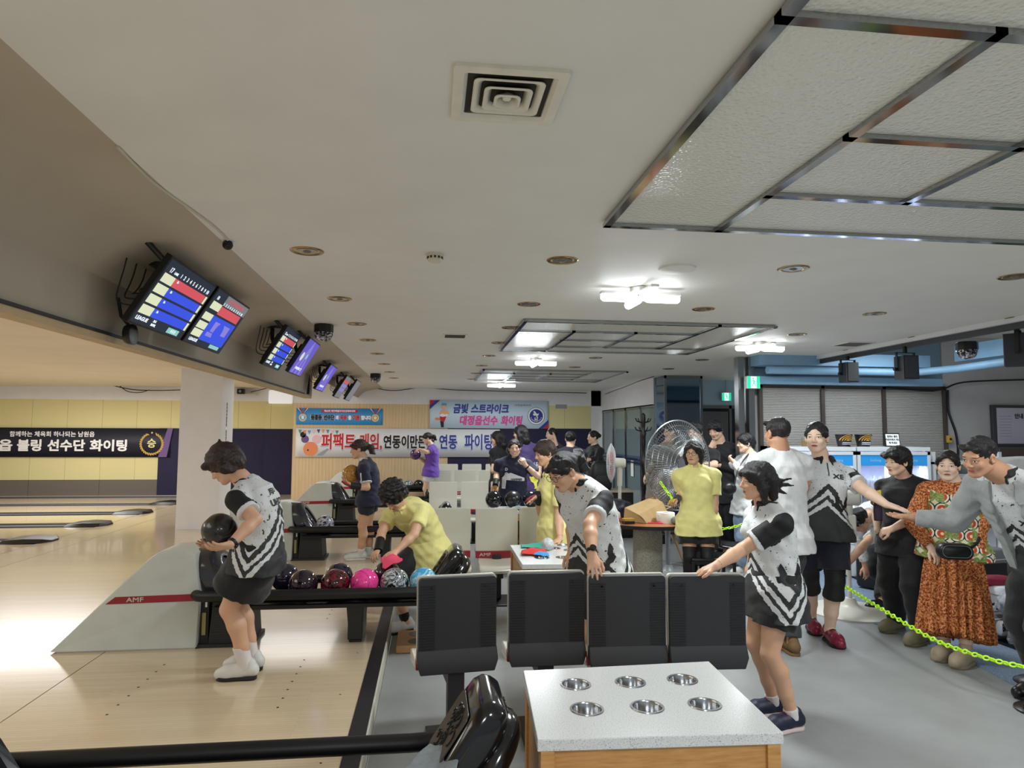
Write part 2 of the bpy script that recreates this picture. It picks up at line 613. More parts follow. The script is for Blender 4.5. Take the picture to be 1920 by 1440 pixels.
# ---------------------------------------------------------------- walls
m = MB()
m.span((-3.15, YB, FL), (0.40, YB + 0.1, 2.23), 0)
m.span((-3.15, YB, 2.23), (4.3, YB + 0.1, 2.75), 1)
m.span((0.40, YB, 1.68), (3.86, YB + 0.1, 2.23), 2)
m.span((0.40, YB - 0.004, 0.2), (3.86, YB + 0.1, 1.68), 3)
m.span((3.86, YB, FL), (4.3, YB + 0.1, 2.75), 1)
m.span((0.40, YB, FL), (3.86, YB + 0.1, 0.2), 1)
m.span((-3.15, YB + 0.1, FL), (-3.05, YL + 0.1, 2.75), 1)
m.span((2.98, YB - 0.006, 2.16), (3.26, YB, 2.26), 4)
struct(m.build('wall_back', [M_SLATWALL, M_WHITEWALL, M_YELLOW, M_NAVY, mat('grey_vent_plate', '#9A9A9C', 0.5)], smooth=0))
m = MB()
m.span((-25, YL, 2.33), (-3.15, YL + 0.1, 2.8), 0)
m.span((-25, YL, 1.64), (-3.15, YL + 0.1, 2.33), 1)
m.span((-25, YL, 0.38), (-6.66, YL + 0.1, 1.64), 1)
m.span((-25, YL, -0.02), (-6.66, YL + 0.1, 0.38), 2)
m.span((-6.66, YL - 0.02, -0.02), (-3.15, YL + 0.1, 1.64), 3)
m.span((-4.15, YL - 0.06, -0.02), (-3.15, YL, 1.64), 3)
m.span((-4.15, YL - 0.06, 1.64), (-3.15, YL, 2.28), 1)
struct(m.build('wall_lanes', [M_WHITEWALL, M_YELLOW, M_GREYPANEL, M_NAVY], smooth=0))
m = MB()                                           # white plaster above the glass doors at the far end of the concourse
m.span((4.1, 12.0, 2.10), (4.3, YB, 2.65), 0)
m.span((4.1, 15.86, FL), (4.3, YB, 2.10), 0)
struct(m.build('wall_doors', [M_WHITEWALL], smooth=0))
m = MB()
m.span((4.2, 8.62, 2.24), (7.1, 8.75, 2.45), 1)
m.span((7.1, 8.6, FL), (11, 8.75, 2.95), 0)
m.span((4.2, 8.62, 2.45), (11, 8.75, 2.95), 1)
m.span((4.3, 8.66, FL), (7.15, 8.75, 2.3), 0)
struct(m.build('wall_counter', [M_GREYWALL, mat('blue_grey_beam', '#6F8798', 0.6)], smooth=0))
m = MB()
m.span((9.0, -4, FL), (9.1, 8.7, 2.95))
struct(m.build('wall_side', M_GREYWALL, smooth=0))
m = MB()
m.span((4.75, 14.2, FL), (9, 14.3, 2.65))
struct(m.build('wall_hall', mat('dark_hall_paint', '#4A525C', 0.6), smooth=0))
# white column between the lanes and the approach
m = MB()
m.span((-4.05, 11.5, 0), (-3.40, 12.15, 2.6))
m.span((-3.401, 11.72, 1.25), (-3.397, 11.82, 2.05), 1)
F = Matrix(((0, 1, 0, -3.3965), (0, 0, 1, 0), (1, 0, 0, 0), (0, 0, 0, 1)))
c = m.build('column', [M_WHITEWALL, mat('white_notice', '#F0F0F0', 0.5)], smooth=0)
struct(c)
m = MB()
for i, ch in enumerate('관계자외출입을 금지합니다'):
 if ch != ' ':
  put_text(m, ch, 0.055, frame3((-3.3965, 11.77, 2.02 - i * 0.057), (0, 1, 0), (0, 0, 1)), bold=0.01)
struct(m.build('column_notice_lettering', mat('ink_grey', '#4A4A52', 0.6), c, smooth=0))
# mirror-clad column and its chrome corner strips
M_MIRROR = mat('blue_reflection_mirror', '#7F95A6', 0.06, 1.0)  # bluish base colour stands in for the dark blue reflection
m = MB()
m.span((4.1, 11.45, FL), (4.76, 12.0, 2.6), 0)
struct(m.build('column_mirrored', [M_MIRROR], smooth=0))
m = MB()
for x, y in ((4.1, 11.45), (4.76, 11.45), (4.1, 12.0)):
 m.span((x - 0.02, y - 0.02, FL), (x + 0.02, y + 0.02, 2.6), 0)
m.span((4.08, 11.43, 2.55), (4.78, 11.46, 2.6), 0)
struct(m.build('trim_4', M_STEEL, smooth=0))
# glass screen to the hall, right of the mirrored column
m = MB()
m.span((4.78, 12.4, FL), (5.95, 12.42, 2.1), 0)
m.span((4.78, 12.38, 2.1), (6.6, 12.46, 2.62), 2)
for x in (4.80, 5.72, 5.95):
 m.span((x - 0.025, 12.36, FL), (x + 0.025, 12.45, 2.12), 1)
m.span((4.78, 12.36, 2.06), (5.95, 12.45, 2.12), 1)
m.span((4.95, 12.33, 1.15), (5.66, 12.37, 2.0), 3)
struct(m.build('window_1', [mat('smoked_glass', '#2B3640', 0.08, 0.3), M_STEEL, mat('pale_blue_header', '#A9C3D3', 0.4), mat('silver_film', '#8C8F8E', 0.25, 0.9, bump=0.6, bscale=5)], smooth=0))
# steel post carrying the exit sign
m = MB()
m.span((4.17, 8.45, FL), (4.25, 8.62, 2.6), 0)
m.span((4.05, 8.5, FL), (4.13, 8.62, 2.6), 0)
struct(m.build('column_steel', [M_STEEL], smooth=0))
# glass double door in the far wall
d = thing('door_1', 'framed glass double door in the far white wall beside the mirrored column', 'door', (4.12, 13.9, FL))
m = MB()
for y in (15.84, 14.9, 14.86, 13.95, 13.9, 12.9):
 m.span((4.10, y - 0.03, FL), (4.16, y + 0.03, 2.1), 0)
m.span((4.10, 12.0, 2.06), (4.16, 15.86, 2.12), 0)
m.build('frame', M_STEEL, d, world=True, smooth=0)
m = MB()
m.span((4.12, 12.0, FL), (4.13, 15.84, 2.06), 0)
m.build('pane', mat('door_glass', '#8FA2A6', 0.05, trans=0.35, alpha=0.85), d, world=True, smooth=0)
m = MB()
for y0, y1 in ((15.75, 13.98), (13.85, 12.95)):
 for z in (0.98, 1.05):
  m.span((4.06, y0, z), (4.085, y1, z + 0.025), 0)
 m.span((4.112, y0, 0.93), (4.118, y1, 1.12), 1)
m.build('push_bar', [M_STEEL, mat('blue_door_band', '#4A5C7C', 0.5)], d, world=True, smooth=0)
for y, z in ((15.2, 0.92), (13.45, 0.9)):
 m = MB()
 m.span((4.095, y - 0.09, z - 0.2), (4.1, y + 0.09, z + 0.12))
 m.build('paper_notice', mat('white_notice', '#F0F0F0', 0.5), d, world=True, smooth=0)
struct(d)
# roller shutter above the counter
M_SHUT = NT('slatted_shutter')
k = M_SHUT
wv = k.n('TexWave')
wv.bands_direction = 'Z'
wv.inputs['Scale'].default_value = 14
k.l(k.coord(), wv.inputs[0])
k.color(k.ramp(wv.outputs[1], [(0.0, lin('#5E574B')), (0.25, lin('#989691')), (1.0, lin('#A7A5A1'))]))
k.bump(wv.outputs[1], 0.5, 0.01)
k.set(Roughness=0.5)
sh = thing('roller_shutter', 'beige slatted roller shutter in three sections above the drinks fridges', 'shutter', (5.7, 8.6, 1.2))
for x0, x1 in ((4.42, 5.27), (5.31, 6.17), (6.21, 7.08)):
 m = MB()
 m.span((x0, 8.6, 1.15), (x1, 8.625, 2.2))
 m.build('slat_section', M_SHUT.m, sh, world=True, smooth=0)
m = MB()
for x in (4.4, 5.29, 6.19, 7.1):
 m.span((x - 0.025, 8.57, 1.1), (x + 0.025, 8.63, 2.24))
m.span((4.38, 8.57, 2.2), (7.12, 8.63, 2.25))
m.build('guide_rail', mat('dark_bronze', '#57504A', 0.4, 0.5), sh, world=True, smooth=0)
tag(sh, kind='structure')
# blue cove round the recessed ceiling over the counter
M_BLUE = mat('blue_cove_paint', '#7FA4C2', 0.5, var=0.04)
m = MB()
def cove_ring(r, z, y, xr):
 return [(4.25, y, z), (xr, y, z), (xr + 0.25, y - 0.5, z), (xr + 0.25, -4, z)]
m.tube([(4.3, 8.2, 2.40), (6.35, 8.2, 2.40), (6.65, 7.8, 2.42), (6.85, 4.0, 2.50), (6.9, -3.5, 2.5)], 0.05, 10)
m.box((5.4, 8.35, 2.55), (2.4, 0.3, 0.16))
m.box((6.95, 2.2, 2.62), (0.5, 11.4, 0.2))
m.box((5.6, 8.5, 2.29), (2.7, 0.16, 0.1))
struct(m.build('trim_5', M_BLUE, smooth=60))
m = MB()
m.span((4.985, -4, 2.555), (5.03, 8.95, 2.605), 0)
m.span((5.03, -4, 2.50), (5.07, 8.9, 2.555), 1)
struct(m.build('trim_6', [mat('white_trim', '#D8DADC', 0.4), mat('track_dark', '#3A3D42', 0.5)], smooth=0))
# ================================================================ ceiling fixtures
M_LED = mat('led_tube', '#FFFFFF', 0.4, emit=14.0, ecol='#F4FBFF')
M_LAMPBODY = mat('lamp_body_white', '#E4E4E0', 0.4)
M_BRASS = mat('brass_ring', '#B99A63', 0.22, 1.0)
M_REFL = mat('downlight_reflector', '#B8B0A4', 0.25, 0.9)
M_DARKHOLE = mat('dark_recess', '#2A2520', 0.7)
def cross_lamp(x, y, z, label, rot=0.0):
 t = thing('cross_lamp', label, 'ceiling lamp', (x, y, z), rot, 'cross shaped LED ceiling lamps')
 m = MB()
 m.cyl((0, 0, -0.001), (0, 0, -0.035), 0.075, 20)
 for a in (0, 1):
  m.box((0, 0, -0.045), (0.58, 0.055, 0.02) if a == 0 else (0.055, 0.58, 0.02))
 m.build('base_plate', M_LAMPBODY, t, bevel=0.004)
 for a in (0, 1):
  m = MB()
  d = Vector((1, 0, 0)) if a == 0 else Vector((0, 1, 0))
  for s in (-1, 1):
   m.tube([d * (s * 0.035) + Vector((0, 0, -0.075)), d * (s * 0.05) + Vector((0, 0, -0.075)), d * (s * 0.27) + Vector((0, 0, -0.075)), d * (s * 0.285) + Vector((0, 0, -0.075))], [0.02, 0.03, 0.03, 0.018], 12)
  m.build('led_tube', M_LED, t)
 return t
where = ['brightly lit cross lamp between the large panel and the next panel, beside the white disc', 'lit cross lamp beyond the second ceiling panel towards the counter',
  'lit cross lamp between the second and third ceiling panels', 'lit cross lamp in front of the banner with blue and pink lettering']
for (x, y), lb in zip(LAMPS, where):
 cross_lamp(x, y, CEIL, lb, 0.03)
cross_lamp(5.75, 7.43, 2.95, 'lit cross lamp in the recessed ceiling behind the hanging speakers', 0.4)
k = NT('hammered_glass')
v = k.coord()
vo = k.n('TexVoronoi')
vo.inputs['Scale'].default_value = 70
k.l(v, vo.inputs['Vector'])
nz = k.noise(v, 60, 3)
k.bump(k.math('ADD', vo.outputs[0], nz), 0.5, 0.006)
k.color(lin('#D4D4CA'))
k.set(Roughness=0.16)
M_HAMMER = k.m
def ceiling_panel(y0, label):
 X0, X1, A, B, C = 0.83, 3.2, 1.39, 2.02, 2.65
 Y0, Y1, a, b, c = y0, y0 + 2.2, y0 + 0.56, y0 + 1.15, y0 + 1.71
 t = thing('ceiling_light_panel', label, 'ceiling panel', (X0, Y0, CEIL), 0, 'pinwheel ceiling panels with chrome strips')
 m = MB()
 m.span((X0, Y0, CEIL - 0.012), (X1, Y1, CEIL - 0.001))
 m.build('glass_panel', M_HAMMER, t, world=True, smooth=0)
 m = MB()
 w, h0, h1 = 0.0175, CEIL - 0.030, CEIL - 0.010
 hx = lambda x0, x1, y: m.span((x0 - w, y - w, h0), (x1 + w, y + w, h1))
 hy = lambda y0, y1, x: m.span((x - w, y0 - w, h0), (x + w, y1 + w, h1))
 hx(X0, X1, Y0); hx(X0, X1, Y1); hy(Y0, Y1, X0); hy(Y0, Y1, X1)
 hx(X0, C, a); hy(Y0, c, C); hx(A, X1, c); hy(a, Y1, A)
 hx(A, C, b); hy(a, c, B)
 m.build('chrome_strip', mat('chrome_strip', '#A9ABAC', 0.1, 1.0), t, world=True, smooth=0)
 return t
ceiling_panel(0.90, 'large textured ceiling panel with chrome strips over the front seats and the cup holder table')
ceiling_panel(5.93, 'textured ceiling panel with chrome strips beyond the first cross lamp')
ceiling_panel(10.75, 'far textured ceiling panel with chrome strips before the banners')
# recessed downlights on their grid
m = MB()
m.lathe([(0.062, 0.05), (0.070, 0.004), (0.072, -0.004), (0.088, -0.006), (0.094, -0.002), (0.094, 0.0)], (0, 0, 0), 28, cap=False)
GX, GY = (-0.71, 0.76, 2.21, 3.72, 5.06), (3.86, 5.24, 6.45, 7.58, 8.9, 10.24, 11.6, 12.9)
first = None
ords = ['first', 'second', 'third', 'fourth', 'fifth', 'sixth', 'seventh', 'eighth']
rows = ['along the scoring monitors', 'beside the smoke detector', 'down the middle of the panels', 'towards the counter', 'at the recessed ceiling edge']
for i, x in enumerate(GX):
 for j, y in enumerate(GY):
  if (0.8 < x < 3.22 and (5.9 < y < 8.2 or 10.7 < y < 13)) or (x > 4.9 and y > 8) or (j > 5 and x > 3):
   continue
  x_, y_ = x, y
  lb = '%s downlight from the photographer in the row %s' % (ords[j], rows[i])
  if first is None:
   first = thing('downlight', lb, 'downlight', (x_, y_, CEIL - 0.0005), 0, 'round recessed downlights')
   m.build('rim', M_BRASS, first)
   q = MB()
   q.lathe([(0.061, -0.0035), (0.05, -0.002), (0.02, -0.001)], (0, 0, 0), 24)
   q.build('reflector', M_REFL, first)
   q = MB()
   q.lathe([(0.0, -0.012), (0.016, -0.010), (0.024, -0.004), (0.026, -0.002)], (0, 0, 0), 14)
   q.build('bulb', mat('unlit_bulb', '#6A645C', 0.3), first)
  else:
   dup(first, (x_, y_, CEIL - 0.0005), 0, lb)
for (x, y), lb in zip(((0.90, 5.24 - 1.38),), ('',)):
 pass
# square air diffuser overhead
t = thing('air_diffuser', 'square white air conditioning diffuser with nested flared rings', 'air vent', (0.2, 1.95, CEIL))
ctr = (at(860, 125, z=CEIL) + at(1055, 135, z=CEIL) + at(852, 218, z=CEIL) + at(1035, 220, z=CEIL)) / 4
t.location = (ctr.x, ctr.y, CEIL)
def sq_ring(m, prof, n=6, mi=0):
 rings = []
 for (h, z, r) in prof:
  rings.append([Vector((px, py, z)) for px, py in rrect(2 * h, 2 * h, r, n)])
 m.rings(rings, mi, False, False)
M_DIFF = mat('diffuser_white', '#D3CFC0', 0.45, var=0.06, vscale=14)
m = MB()
sq_ring(m, [(0.165, 0.0, 0.01), (0.165, -0.012, 0.01), (0.135, -0.014, 0.008), (0.125, -0.003, 0.01)])
m.build('outer_flange', M_DIFF, t, smooth=30)
for i, (a, b) in enumerate(((0.105, 0.082), (0.072, 0.05), (0.04, 0.02))):
 m = MB()
 sq_ring(m, [(a, -0.010 - 0.006 * i, 0.02), (a - 0.006, -0.012 - 0.006 * i, 0.02), (b, -0.001, 0.02)])
 m.build('cone_ring', M_DIFF, t, smooth=60, solid=0.003)
m = MB()
m.span((-0.123, -0.123, -0.0012), (0.123, 0.123, -0.0006))
m.build('dark_throat', M_DARKHOLE, t, smooth=0)
m = MB()
m.lathe([(0.0, -0.016), (0.012, -0.015), (0.016, -0.008), (0.016, -0.004)], (0, 0, 0), 12)
m.build('centre_knob', M_DIFF, t)
# smoke detector, white speaker disc, small grilles
t = thing('smoke_detector', 'white round smoke detector between the first two rows of downlights', 'smoke detector', (0.01, 3.83, CEIL))
m = MB()
m.lathe([(0.052, 0.0), (0.052, -0.012), (0.045, -0.014), (0.043, -0.034), (0.036, -0.046), (0.0, -0.048)], (0, 0, 0), 24)
m.build('body', mat('aged_white_plastic', '#C9C2AE', 0.45), t)
m = MB()
for i in range(12):
 a = 2 * PI * i / 12
 m.box((0.0435 * math.cos(a), 0.0435 * math.sin(a), -0.024), (0.006, 0.012, 0.012), rot=(0, 0, a))
m.build('sensor_slot', M_DARKHOLE, t, smooth=0)
t = tag(MB().lathe([(0.115, 0.0), (0.112, -0.012), (0.09, -0.02), (0.0, -0.026)], (1.50, 3.95, CEIL), 32).build('ceiling_speaker', mat('ceiling_disc_white', '#D7D6D0', 0.5)), 'plain white round disc on the ceiling above the first cross lamp', 'ceiling speaker')
for (x, y, w, lb) in ((0.24, 7.1, 0.13, 'small square ceiling grille between the monitors and the second panel'), (5.0 - 0.27, 7.05, 0.17, 'square ceiling grille with dark slots beside the recessed ceiling edge')):
 t = thing('ceiling_grille', lb, 'air vent', (x, y, CEIL))
 m = MB()
 m.span((-w, -w, -0.008), (w, w, -0.0005), 0)
 m.build('frame', M_DIFF, t, smooth=0)
 m = MB()
 for i in range(9):
  yy = -w * 0.8 + w * 1.6 * i / 8
  m.span((-w * 0.82, yy - w * 0.05, -0.0095), (w * 0.82, yy + w * 0.05, -0.008))
 m.build('slot', M_DARKHOLE, t, smooth=0)
# mirror-effect party lights
M_CRYSTAL = NT('faceted_crystal')
k = M_CRYSTAL
vo = k.n('TexVoronoi')
vo.inputs['Scale'].default_value = 55
k.l(k.coord(), vo.inputs['Vector'])
k.color(k.ramp(vo.outputs['Color'], [(0.2, lin('#1B1B20')), (0.5, lin('#8C8F98')), (0.8, lin('#F4F4F8'))]))
k.set(Roughness=0.1, Metallic=0.4)
k.bump(vo.outputs[0], 0.8, 0.01)
for (x, y, z, s, lb) in ((-1.03, 6.55, CEIL - 0.0, 1.0, 'black party light with crystal dome beside the second pair of monitors'), (-0.98, 12.0, CEIL, 1.0, 'black party light with crystal dome near the far wall'), (5.27, 6.05, 2.50, 1.05, 'crystal dome party light hanging from the track by the counter')):
 t = thing('party_light', lb, 'party light', (x, y, z))
 m = MB()
 m.lathe([(0.085 * s, 0.0), (0.092 * s, -0.01), (0.092 * s, -0.075 * s), (0.085 * s, -0.08 * s), (0, -0.08 * s)], (0, 0, 0), 10)
 m.build('housing', M_BLACK, t, smooth=20)
 m = MB()
 m.lathe([(0.086 * s, -0.078 * s), (0.088 * s, -0.10 * s), (0.07 * s, -0.14 * s), (0.04 * s, -0.162 * s), (0, -0.168 * s)], (0, 0, 0), 20)
 m.build('dome', M_CRYSTAL.m, t)
# hanging speakers on the track
for (px, py, y, s, rz, lb) in ((1590, 698, 7.55, 0.95, 0.1, 'black hanging speaker on the track, the one farther along toward the exit sign'), (1698, 689, 6.6, 1.0, 0.0, 'grey hanging speaker with side knobs in the middle of the track'), (1910, 655, 5.4, 1.15, 0.7, 'dark tilted hanging speaker at the frame edge above the poster')):
 p = at(px, py, y=y)
 t = thing('hanging_speaker', lb, 'speaker', (p.x, p.y, p.z), rz, 'speakers hung from the track')
 m = MB()
 m.prism([(-0.09 * s, -0.09 * s, -0.13 * s), (0.09 * s, -0.09 * s, -0.13 * s), (0.07 * s, 0.09 * s, -0.13 * s), (-0.07 * s, 0.09 * s, -0.13 * s)], (0, 0, 0.25 * s))
 m.build('cabinet', mat('speaker_black', '#25272C', 0.5, bump=0.2, bscale=200), t, bevel=0.008)
 m = MB()
 m.span((-0.075 * s, -0.096 * s, -0.12 * s), (0.075 * s, -0.09 * s, 0.11 * s))
 m.build('front_grille', mat('speaker_grille', '#3D4046', 0.6, bump=0.6, bscale=400), t, bevel=0.004)
 m = MB()
 top = 2.52 - p.z
 for sx in (-1, 1):
  m.box((sx * 0.10 * s, 0, 0.06 * s), (0.008, 0.03, 0.2 * s))
  m.cyl((sx * 0.095 * s, 0, -0.02), (sx * 0.135 * s, 0, -0.02), 0.018, 12)
 m.box((0, 0, 0.155 * s), (0.208 * s, 0.03, 0.008))
 m.box((0, 0, (0.155 * s + top) / 2), (0.03, 0.03, max(0.02, top - 0.155 * s)))
 m.build('bracket', M_BLACK, t)
# exit signs
def exit_sign(loc, w, h, rz, label):
 t = thing('exit_sign', label, 'exit sign', loc, rz)
 m = MB()
 m.box((0, 0, 0), (w, 0.06, h))
 m.build('box', mat('sign_case', '#C9D6D2', 0.4), t, bevel=0.005)
 m = MB()
 m.span((-w * 0.45, -0.033, -h * 0.45), (-w * 0.22, -0.0305, h * 0.45), 0)
 m.span((w * 0.22, -0.033, -h * 0.45), (w * 0.45, -0.0305, h * 0.45), 0)
 m.span((-w * 0.22, -0.0325, -h * 0.45), (w * 0.22, -0.0305, h * 0.45), 1)
 G = lambda a, b, r: m.tube([(a[0] * w, -0.0345, a[1] * h), (b[0] * w, -0.0345, b[1] * h)], r * w, 6, 0)
 m.sphere((0.0 * w - 0.04 * w, -0.0345, 0.30 * h), 0.06 * w, 10, 6, 0, (1, 0.1, 1))
 G((-0.03, 0.2), (0.02, -0.05), 0.045)
 G((-0.02, 0.18), (-0.16, 0.08), 0.022); G((-0.02, 0.18), (0.10, 0.05), 0.022); G((0.10, 0.05), (0.17, 0.12), 0.02)
 G((0.02, -0.05), (-0.06, -0.2), 0.03); G((-0.06, -0.2), (-0.14, -0.36), 0.026)
 G((0.02, -0.05), (0.10, -0.18), 0.03); G((0.10, -0.18), (0.17, -0.36), 0.026)
 m.build('lit_face', [mat('exit_green', '#18B887', 0.4, emit=1.1, ecol='#16C48E'), mat('exit_white', '#E8FFF6', 0.4, emit=1.0, ecol='#DFFFF2')], t, smooth=0)
 return t
p = at(1411, 717, y=8.4)
exit_sign((p.x, p.y, p.z), 0.185, 0.165, 0.0, 'green running man exit sign on the steel post')
p = at(1361, 744, y=12.3)
t = exit_sign((p.x, p.y, p.z), 0.20, 0.165, 0.0, 'green exit sign standing in for its reflection in the glass screen')
MB().cyl((0, 0, 0.08), (0, 0, 2.6 - p.z), 0.01, 8).build('hanger', M_STEEL, t)  # sign and hanger are added; the glass only reflects an exit sign
# ================================================================ scoring monitors
M_BEZEL = mat('monitor_black', '#0E0E10', 0.3)
def emis(name, c, s=0.9):
 return mat(name, c, 0.5, emit=s, ecol=c)
SCR = [emis('screen_navy', '#1A2434', 0.7), emis('screen_red', '#C04A55', 0.8), emis('screen_blue', '#2B45C8', 0.9), emis('screen_cream', '#C9CFAF', 0.8), emis('screen_white', '#DDE6EE', 0.9), emis('screen_purple', '#5A4FB5', 0.8), emis('screen_lilac', '#7C74C4', 0.8), emis('screen_cyan', '#7FB7B4', 0.8), emis('screen_grey', '#777A80', 0.6)]
def monitor(y0, y1, top, label, kind, dx=-0.213, dz=-0.352, tex='17'):
 """top = (x, z) of the top edge; the screen leans outwards at the top and faces the bowlers"""
 w = y1 - y0
 d = Vector((dx, 0, dz))
 h = d.length
 up = -d.normalized()
 rt = Vector((0, 1, 0))
 nrm = rt.cross(up).normalized()
 if nrm.x < 0:
  nrm = -nrm
 o = Vector((top[0], y0, top[1])) + d            # lower near corner
 F = Matrix(((rt.x, up.x, nrm.x, o.x), (rt.y, up.y, nrm.y, o.y), (rt.z, up.z, nrm.z, o.z), (0, 0, 0, 1)))
 c = F @ Vector((w / 2, h / 2, 0))
 t = thing('scoring_monitor', label, 'monitor', tuple(c), 0, 'scoring monitors under the bulkhead')
 m = MB(); m.M = F
 m.span((0, 0, -0.035), (w, h, 0))
 m.span((w * .2, h * .1, -0.075), (w * .8, h * .75, -0.035))
 m.build('housing', M_BEZEL, t, world=True, bevel=0.004)
 m = MB(); m.M = F
 b = 0.014
 X = lambda u: b + (w - 2 * b) * u
 Y = lambda v: b + (h - 2 * b) * v
 e = [0.0006]
 def rc(u0, v0, u1, v1, mi, dep=1):
  z = 0.0006 + 0.0004 * dep
  m.add([(X(u0), Y(v0), z), (X(u1), Y(v0), z), (X(u1), Y(v1), z), (X(u0), Y(v1), z)], [[0, 1, 2, 3]], mi)
 def tx(s, u, v, size, mi=4, fit=None):
  put_text(m, s, size * h, Matrix.Translation((X(u), Y(v), 0.0018)), mi, extrude=0.0003, fit=fit * w if fit else None, bold=0.004 * h)
 if kind == 'score':
  rc(0, 0, 1, 1, 0, 0)
  for i, (v, cc) in enumerate(((0.66, 1), (0.49, 2), (0.32, 2), (0.15, 2))):
   rc(0.03, v, 0.24, v + 0.135, 3)
   rc(0.24, v, 0.93, v + 0.135, cc)
   rc(0.94, v, 0.985, v + 0.135, 3)
   tx('N-', 0.31, v + 0.10, 0.05)
  tx(tex, 0.10, 0.86, 0.10); tx('LANE', 0.2, 0.85, 0.05)
  for i in range(10):
   tx(str(i + 1), 0.30 + 0.068 * i, 0.86, 0.085)
  tx('LEAGUE', 0.15, 0.08, 0.075, fit=0.2); tx('24-5', 0.37, 0.11, 0.05); tx('BOWL', 0.38, 0.05, 0.05)
  rc(0.66, 0.02, 0.90, 0.11, 7); tx('4  5  2', 0.78, 0.065, 0.06)
 elif kind == 'mixed':
  rc(0, 0, 1, 1, 0, 0)
  rc(0.30, 0.80, 1, 1, 8); rc(0.05, 0.66, 0.3, 0.8, 3); rc(0.3, 0.62, 0.93, 0.78, 1)
  for v in (0.45, 0.28, 0.13):
   rc(0.03, v, 0.26, v + 0.13, 3)
  rc(0.26, 0.10, 0.95, 0.58, 2)
  rc(0.4, 0.30, 0.85, 0.5, 6, 2); rc(0.35, 0.2, 0.55, 0.28, 6, 2)
  tx('18', 0.10, 0.87, 0.09)
  for i in range(10):
   tx(str(i + 1), 0.32 + 0.064 * i, 0.83, 0.07)
  tx('STRIKE', 0.62, 0.92, 0.10, 1, fit=0.45)
  tx('LEAGUE', 0.16, 0.06, 0.07, fit=0.2)
  rc(0.62, 0.02, 0.9, 0.09, 7)
  m.lathe([(0.075, 0.0022), (0.075, 0.0026)], (X(0.6), Y(0.33), 0), 20, 2)
 elif kind == 'purple':
  rc(0, 0, 1, 1, 5, 0)
  for i, u in enumerate((0.1, 0.4, 0.7)):
   m.add([(X(u), Y(0), 0.0012), (X(u + 0.12), Y(0), 0.0012), (X(0.55), Y(1), 0.0012), (X(0.5), Y(1), 0.0012)], [[0, 1, 2, 3]], 6)
  m.lathe([(0.05, 0.0018), (0.05, 0.0022)], (X(0.22), Y(0.5), 0), 20, 3)
  m.lathe([(0.03, 0.0018), (0.03, 0.0022)], (X(0.55), Y(0.55), 0), 20, 7)
  tx('PERFECT', 0.5, 0.16, 0.09, 4, fit=0.5)
 elif kind == 'grey':
  rc(0, 0, 1, 1, 8, 0)
  for v in (0.7, 0.5, 0.3):
   rc(0.05, v, 0.95, v + 0.14, 6 if v < 0.6 else 1)
 elif kind == 'off':
  rc(0, 0, 1, 1, 8, 0)
 m.build('screen', SCR, t, world=True, smooth=0)
 m = MB()
 zc = cove_z(c.x - 0.12, c.y) - 0.001
 a = F @ Vector((w / 2, h * 0.45, -0.07))
 a2 = Vector((a.x - 0.02, a.y, zc - 0.02))
 m.tube([a, Vector((a.x - 0.03, a.y, (a.z + zc) / 2)), Vector((c.x - 0.1, a.y, zc))], 0.018, 8)
 m.build('mount_arm', M_BLACK, t, world=True)
 m = MB()
 m.cyl((c.x - 0.1, a.y, cove_z(c.x - 0.1, c.y) + 0.01), (c.x - 0.1, a.y, cove_z(c.x - 0.1, c.y) - 0.012), 0.11, 16)
 m.build('ceiling_plate', M_BLACK, t, world=True)
 m = MB()
 m.tube([F @ Vector((0.02, h * 0.9, -0.04)), F @ Vector((-0.03, h * 1.0, -0.16))], 0.016, 8)
 m.build('tilt_bar', M_BLACK, t, world=True)
 m = MB()
 for q in range(4):
  p0 = F @ Vector((0.02 + 0.02 * q, h * (0.2 + 0.1 * q), -0.04))
  p1 = Vector((c.x - 0.14, y0 + 0.05 + 0.12 * q, cove_z(c.x - 0.14, y0) - 0.002))
  m.tube(bez(p0, p0 + nrm * -0.12 - Vector((0, 0.03, 0.06)), p1 - Vector((0.02, 0.03, 0.2)), p1, 8), 0.004, 5)
 m.build('cable', M_BLACK, t, world=True)
 return t
monitor(3.62, 4.35, (-1.34, 2.485), 'scoring monitor showing lane 17 in the first pair above the bowler', 'score', tex='17')
monitor(4.40, 5.13, (-1.34, 2.49), 'scoring monitor with pale animation in the first pair above the bowler', 'mixed')
monitor(6.12, 6.75, (-1.27, 2.515), 'scoring monitor with score rows in the second pair, beside the party light', 'score', tex='15')
monitor(6.80, 7.40, (-1.19, 2.51), 'scoring monitor with plain purple screen in the second pair', 'purple')
monitor(9.35, 9.98, (-1.355, 2.50), 'lilac scoring monitor seen nearly edge on in the third pair', 'purple')
monitor(11.1, 11.72, (-1.35, 2.49), 'far scoring monitor with faint score rows in the last pair', 'grey')
monitor(11.95, 12.6, (-1.28, 2.485), 'far scoring monitor with a dull dark screen in the last pair', 'off')
# round clock-like speaker under the first pair
t = thing('round_speaker', 'black round speaker on a ring mount under the first monitor pair', 'speaker', (-1.63, 3.85, 2.10))
m = MB()
m.lathe([(0.05, -0.02), (0.058, 0.0), (0.058, 0.02), (0.045, 0.022)], (0, 0, 0), 20, 0, 'x')
m.build('ring', M_BLACK, t)
m = MB()
m.lathe([(0.0, 0.012), (0.044, 0.014), (0.045, 0.021)], (0, 0, 0), 20, 0, 'x')
m.build('cone', mat('grey_cone', '#8B8B88', 0.5), t)
m = MB()
m.tube([(0, 0, 0.04), (-0.05, 0, 0.1), (-0.07, 0, 0.2)], 0.009, 8)
m.build('mount_arm', M_BLACK, t)
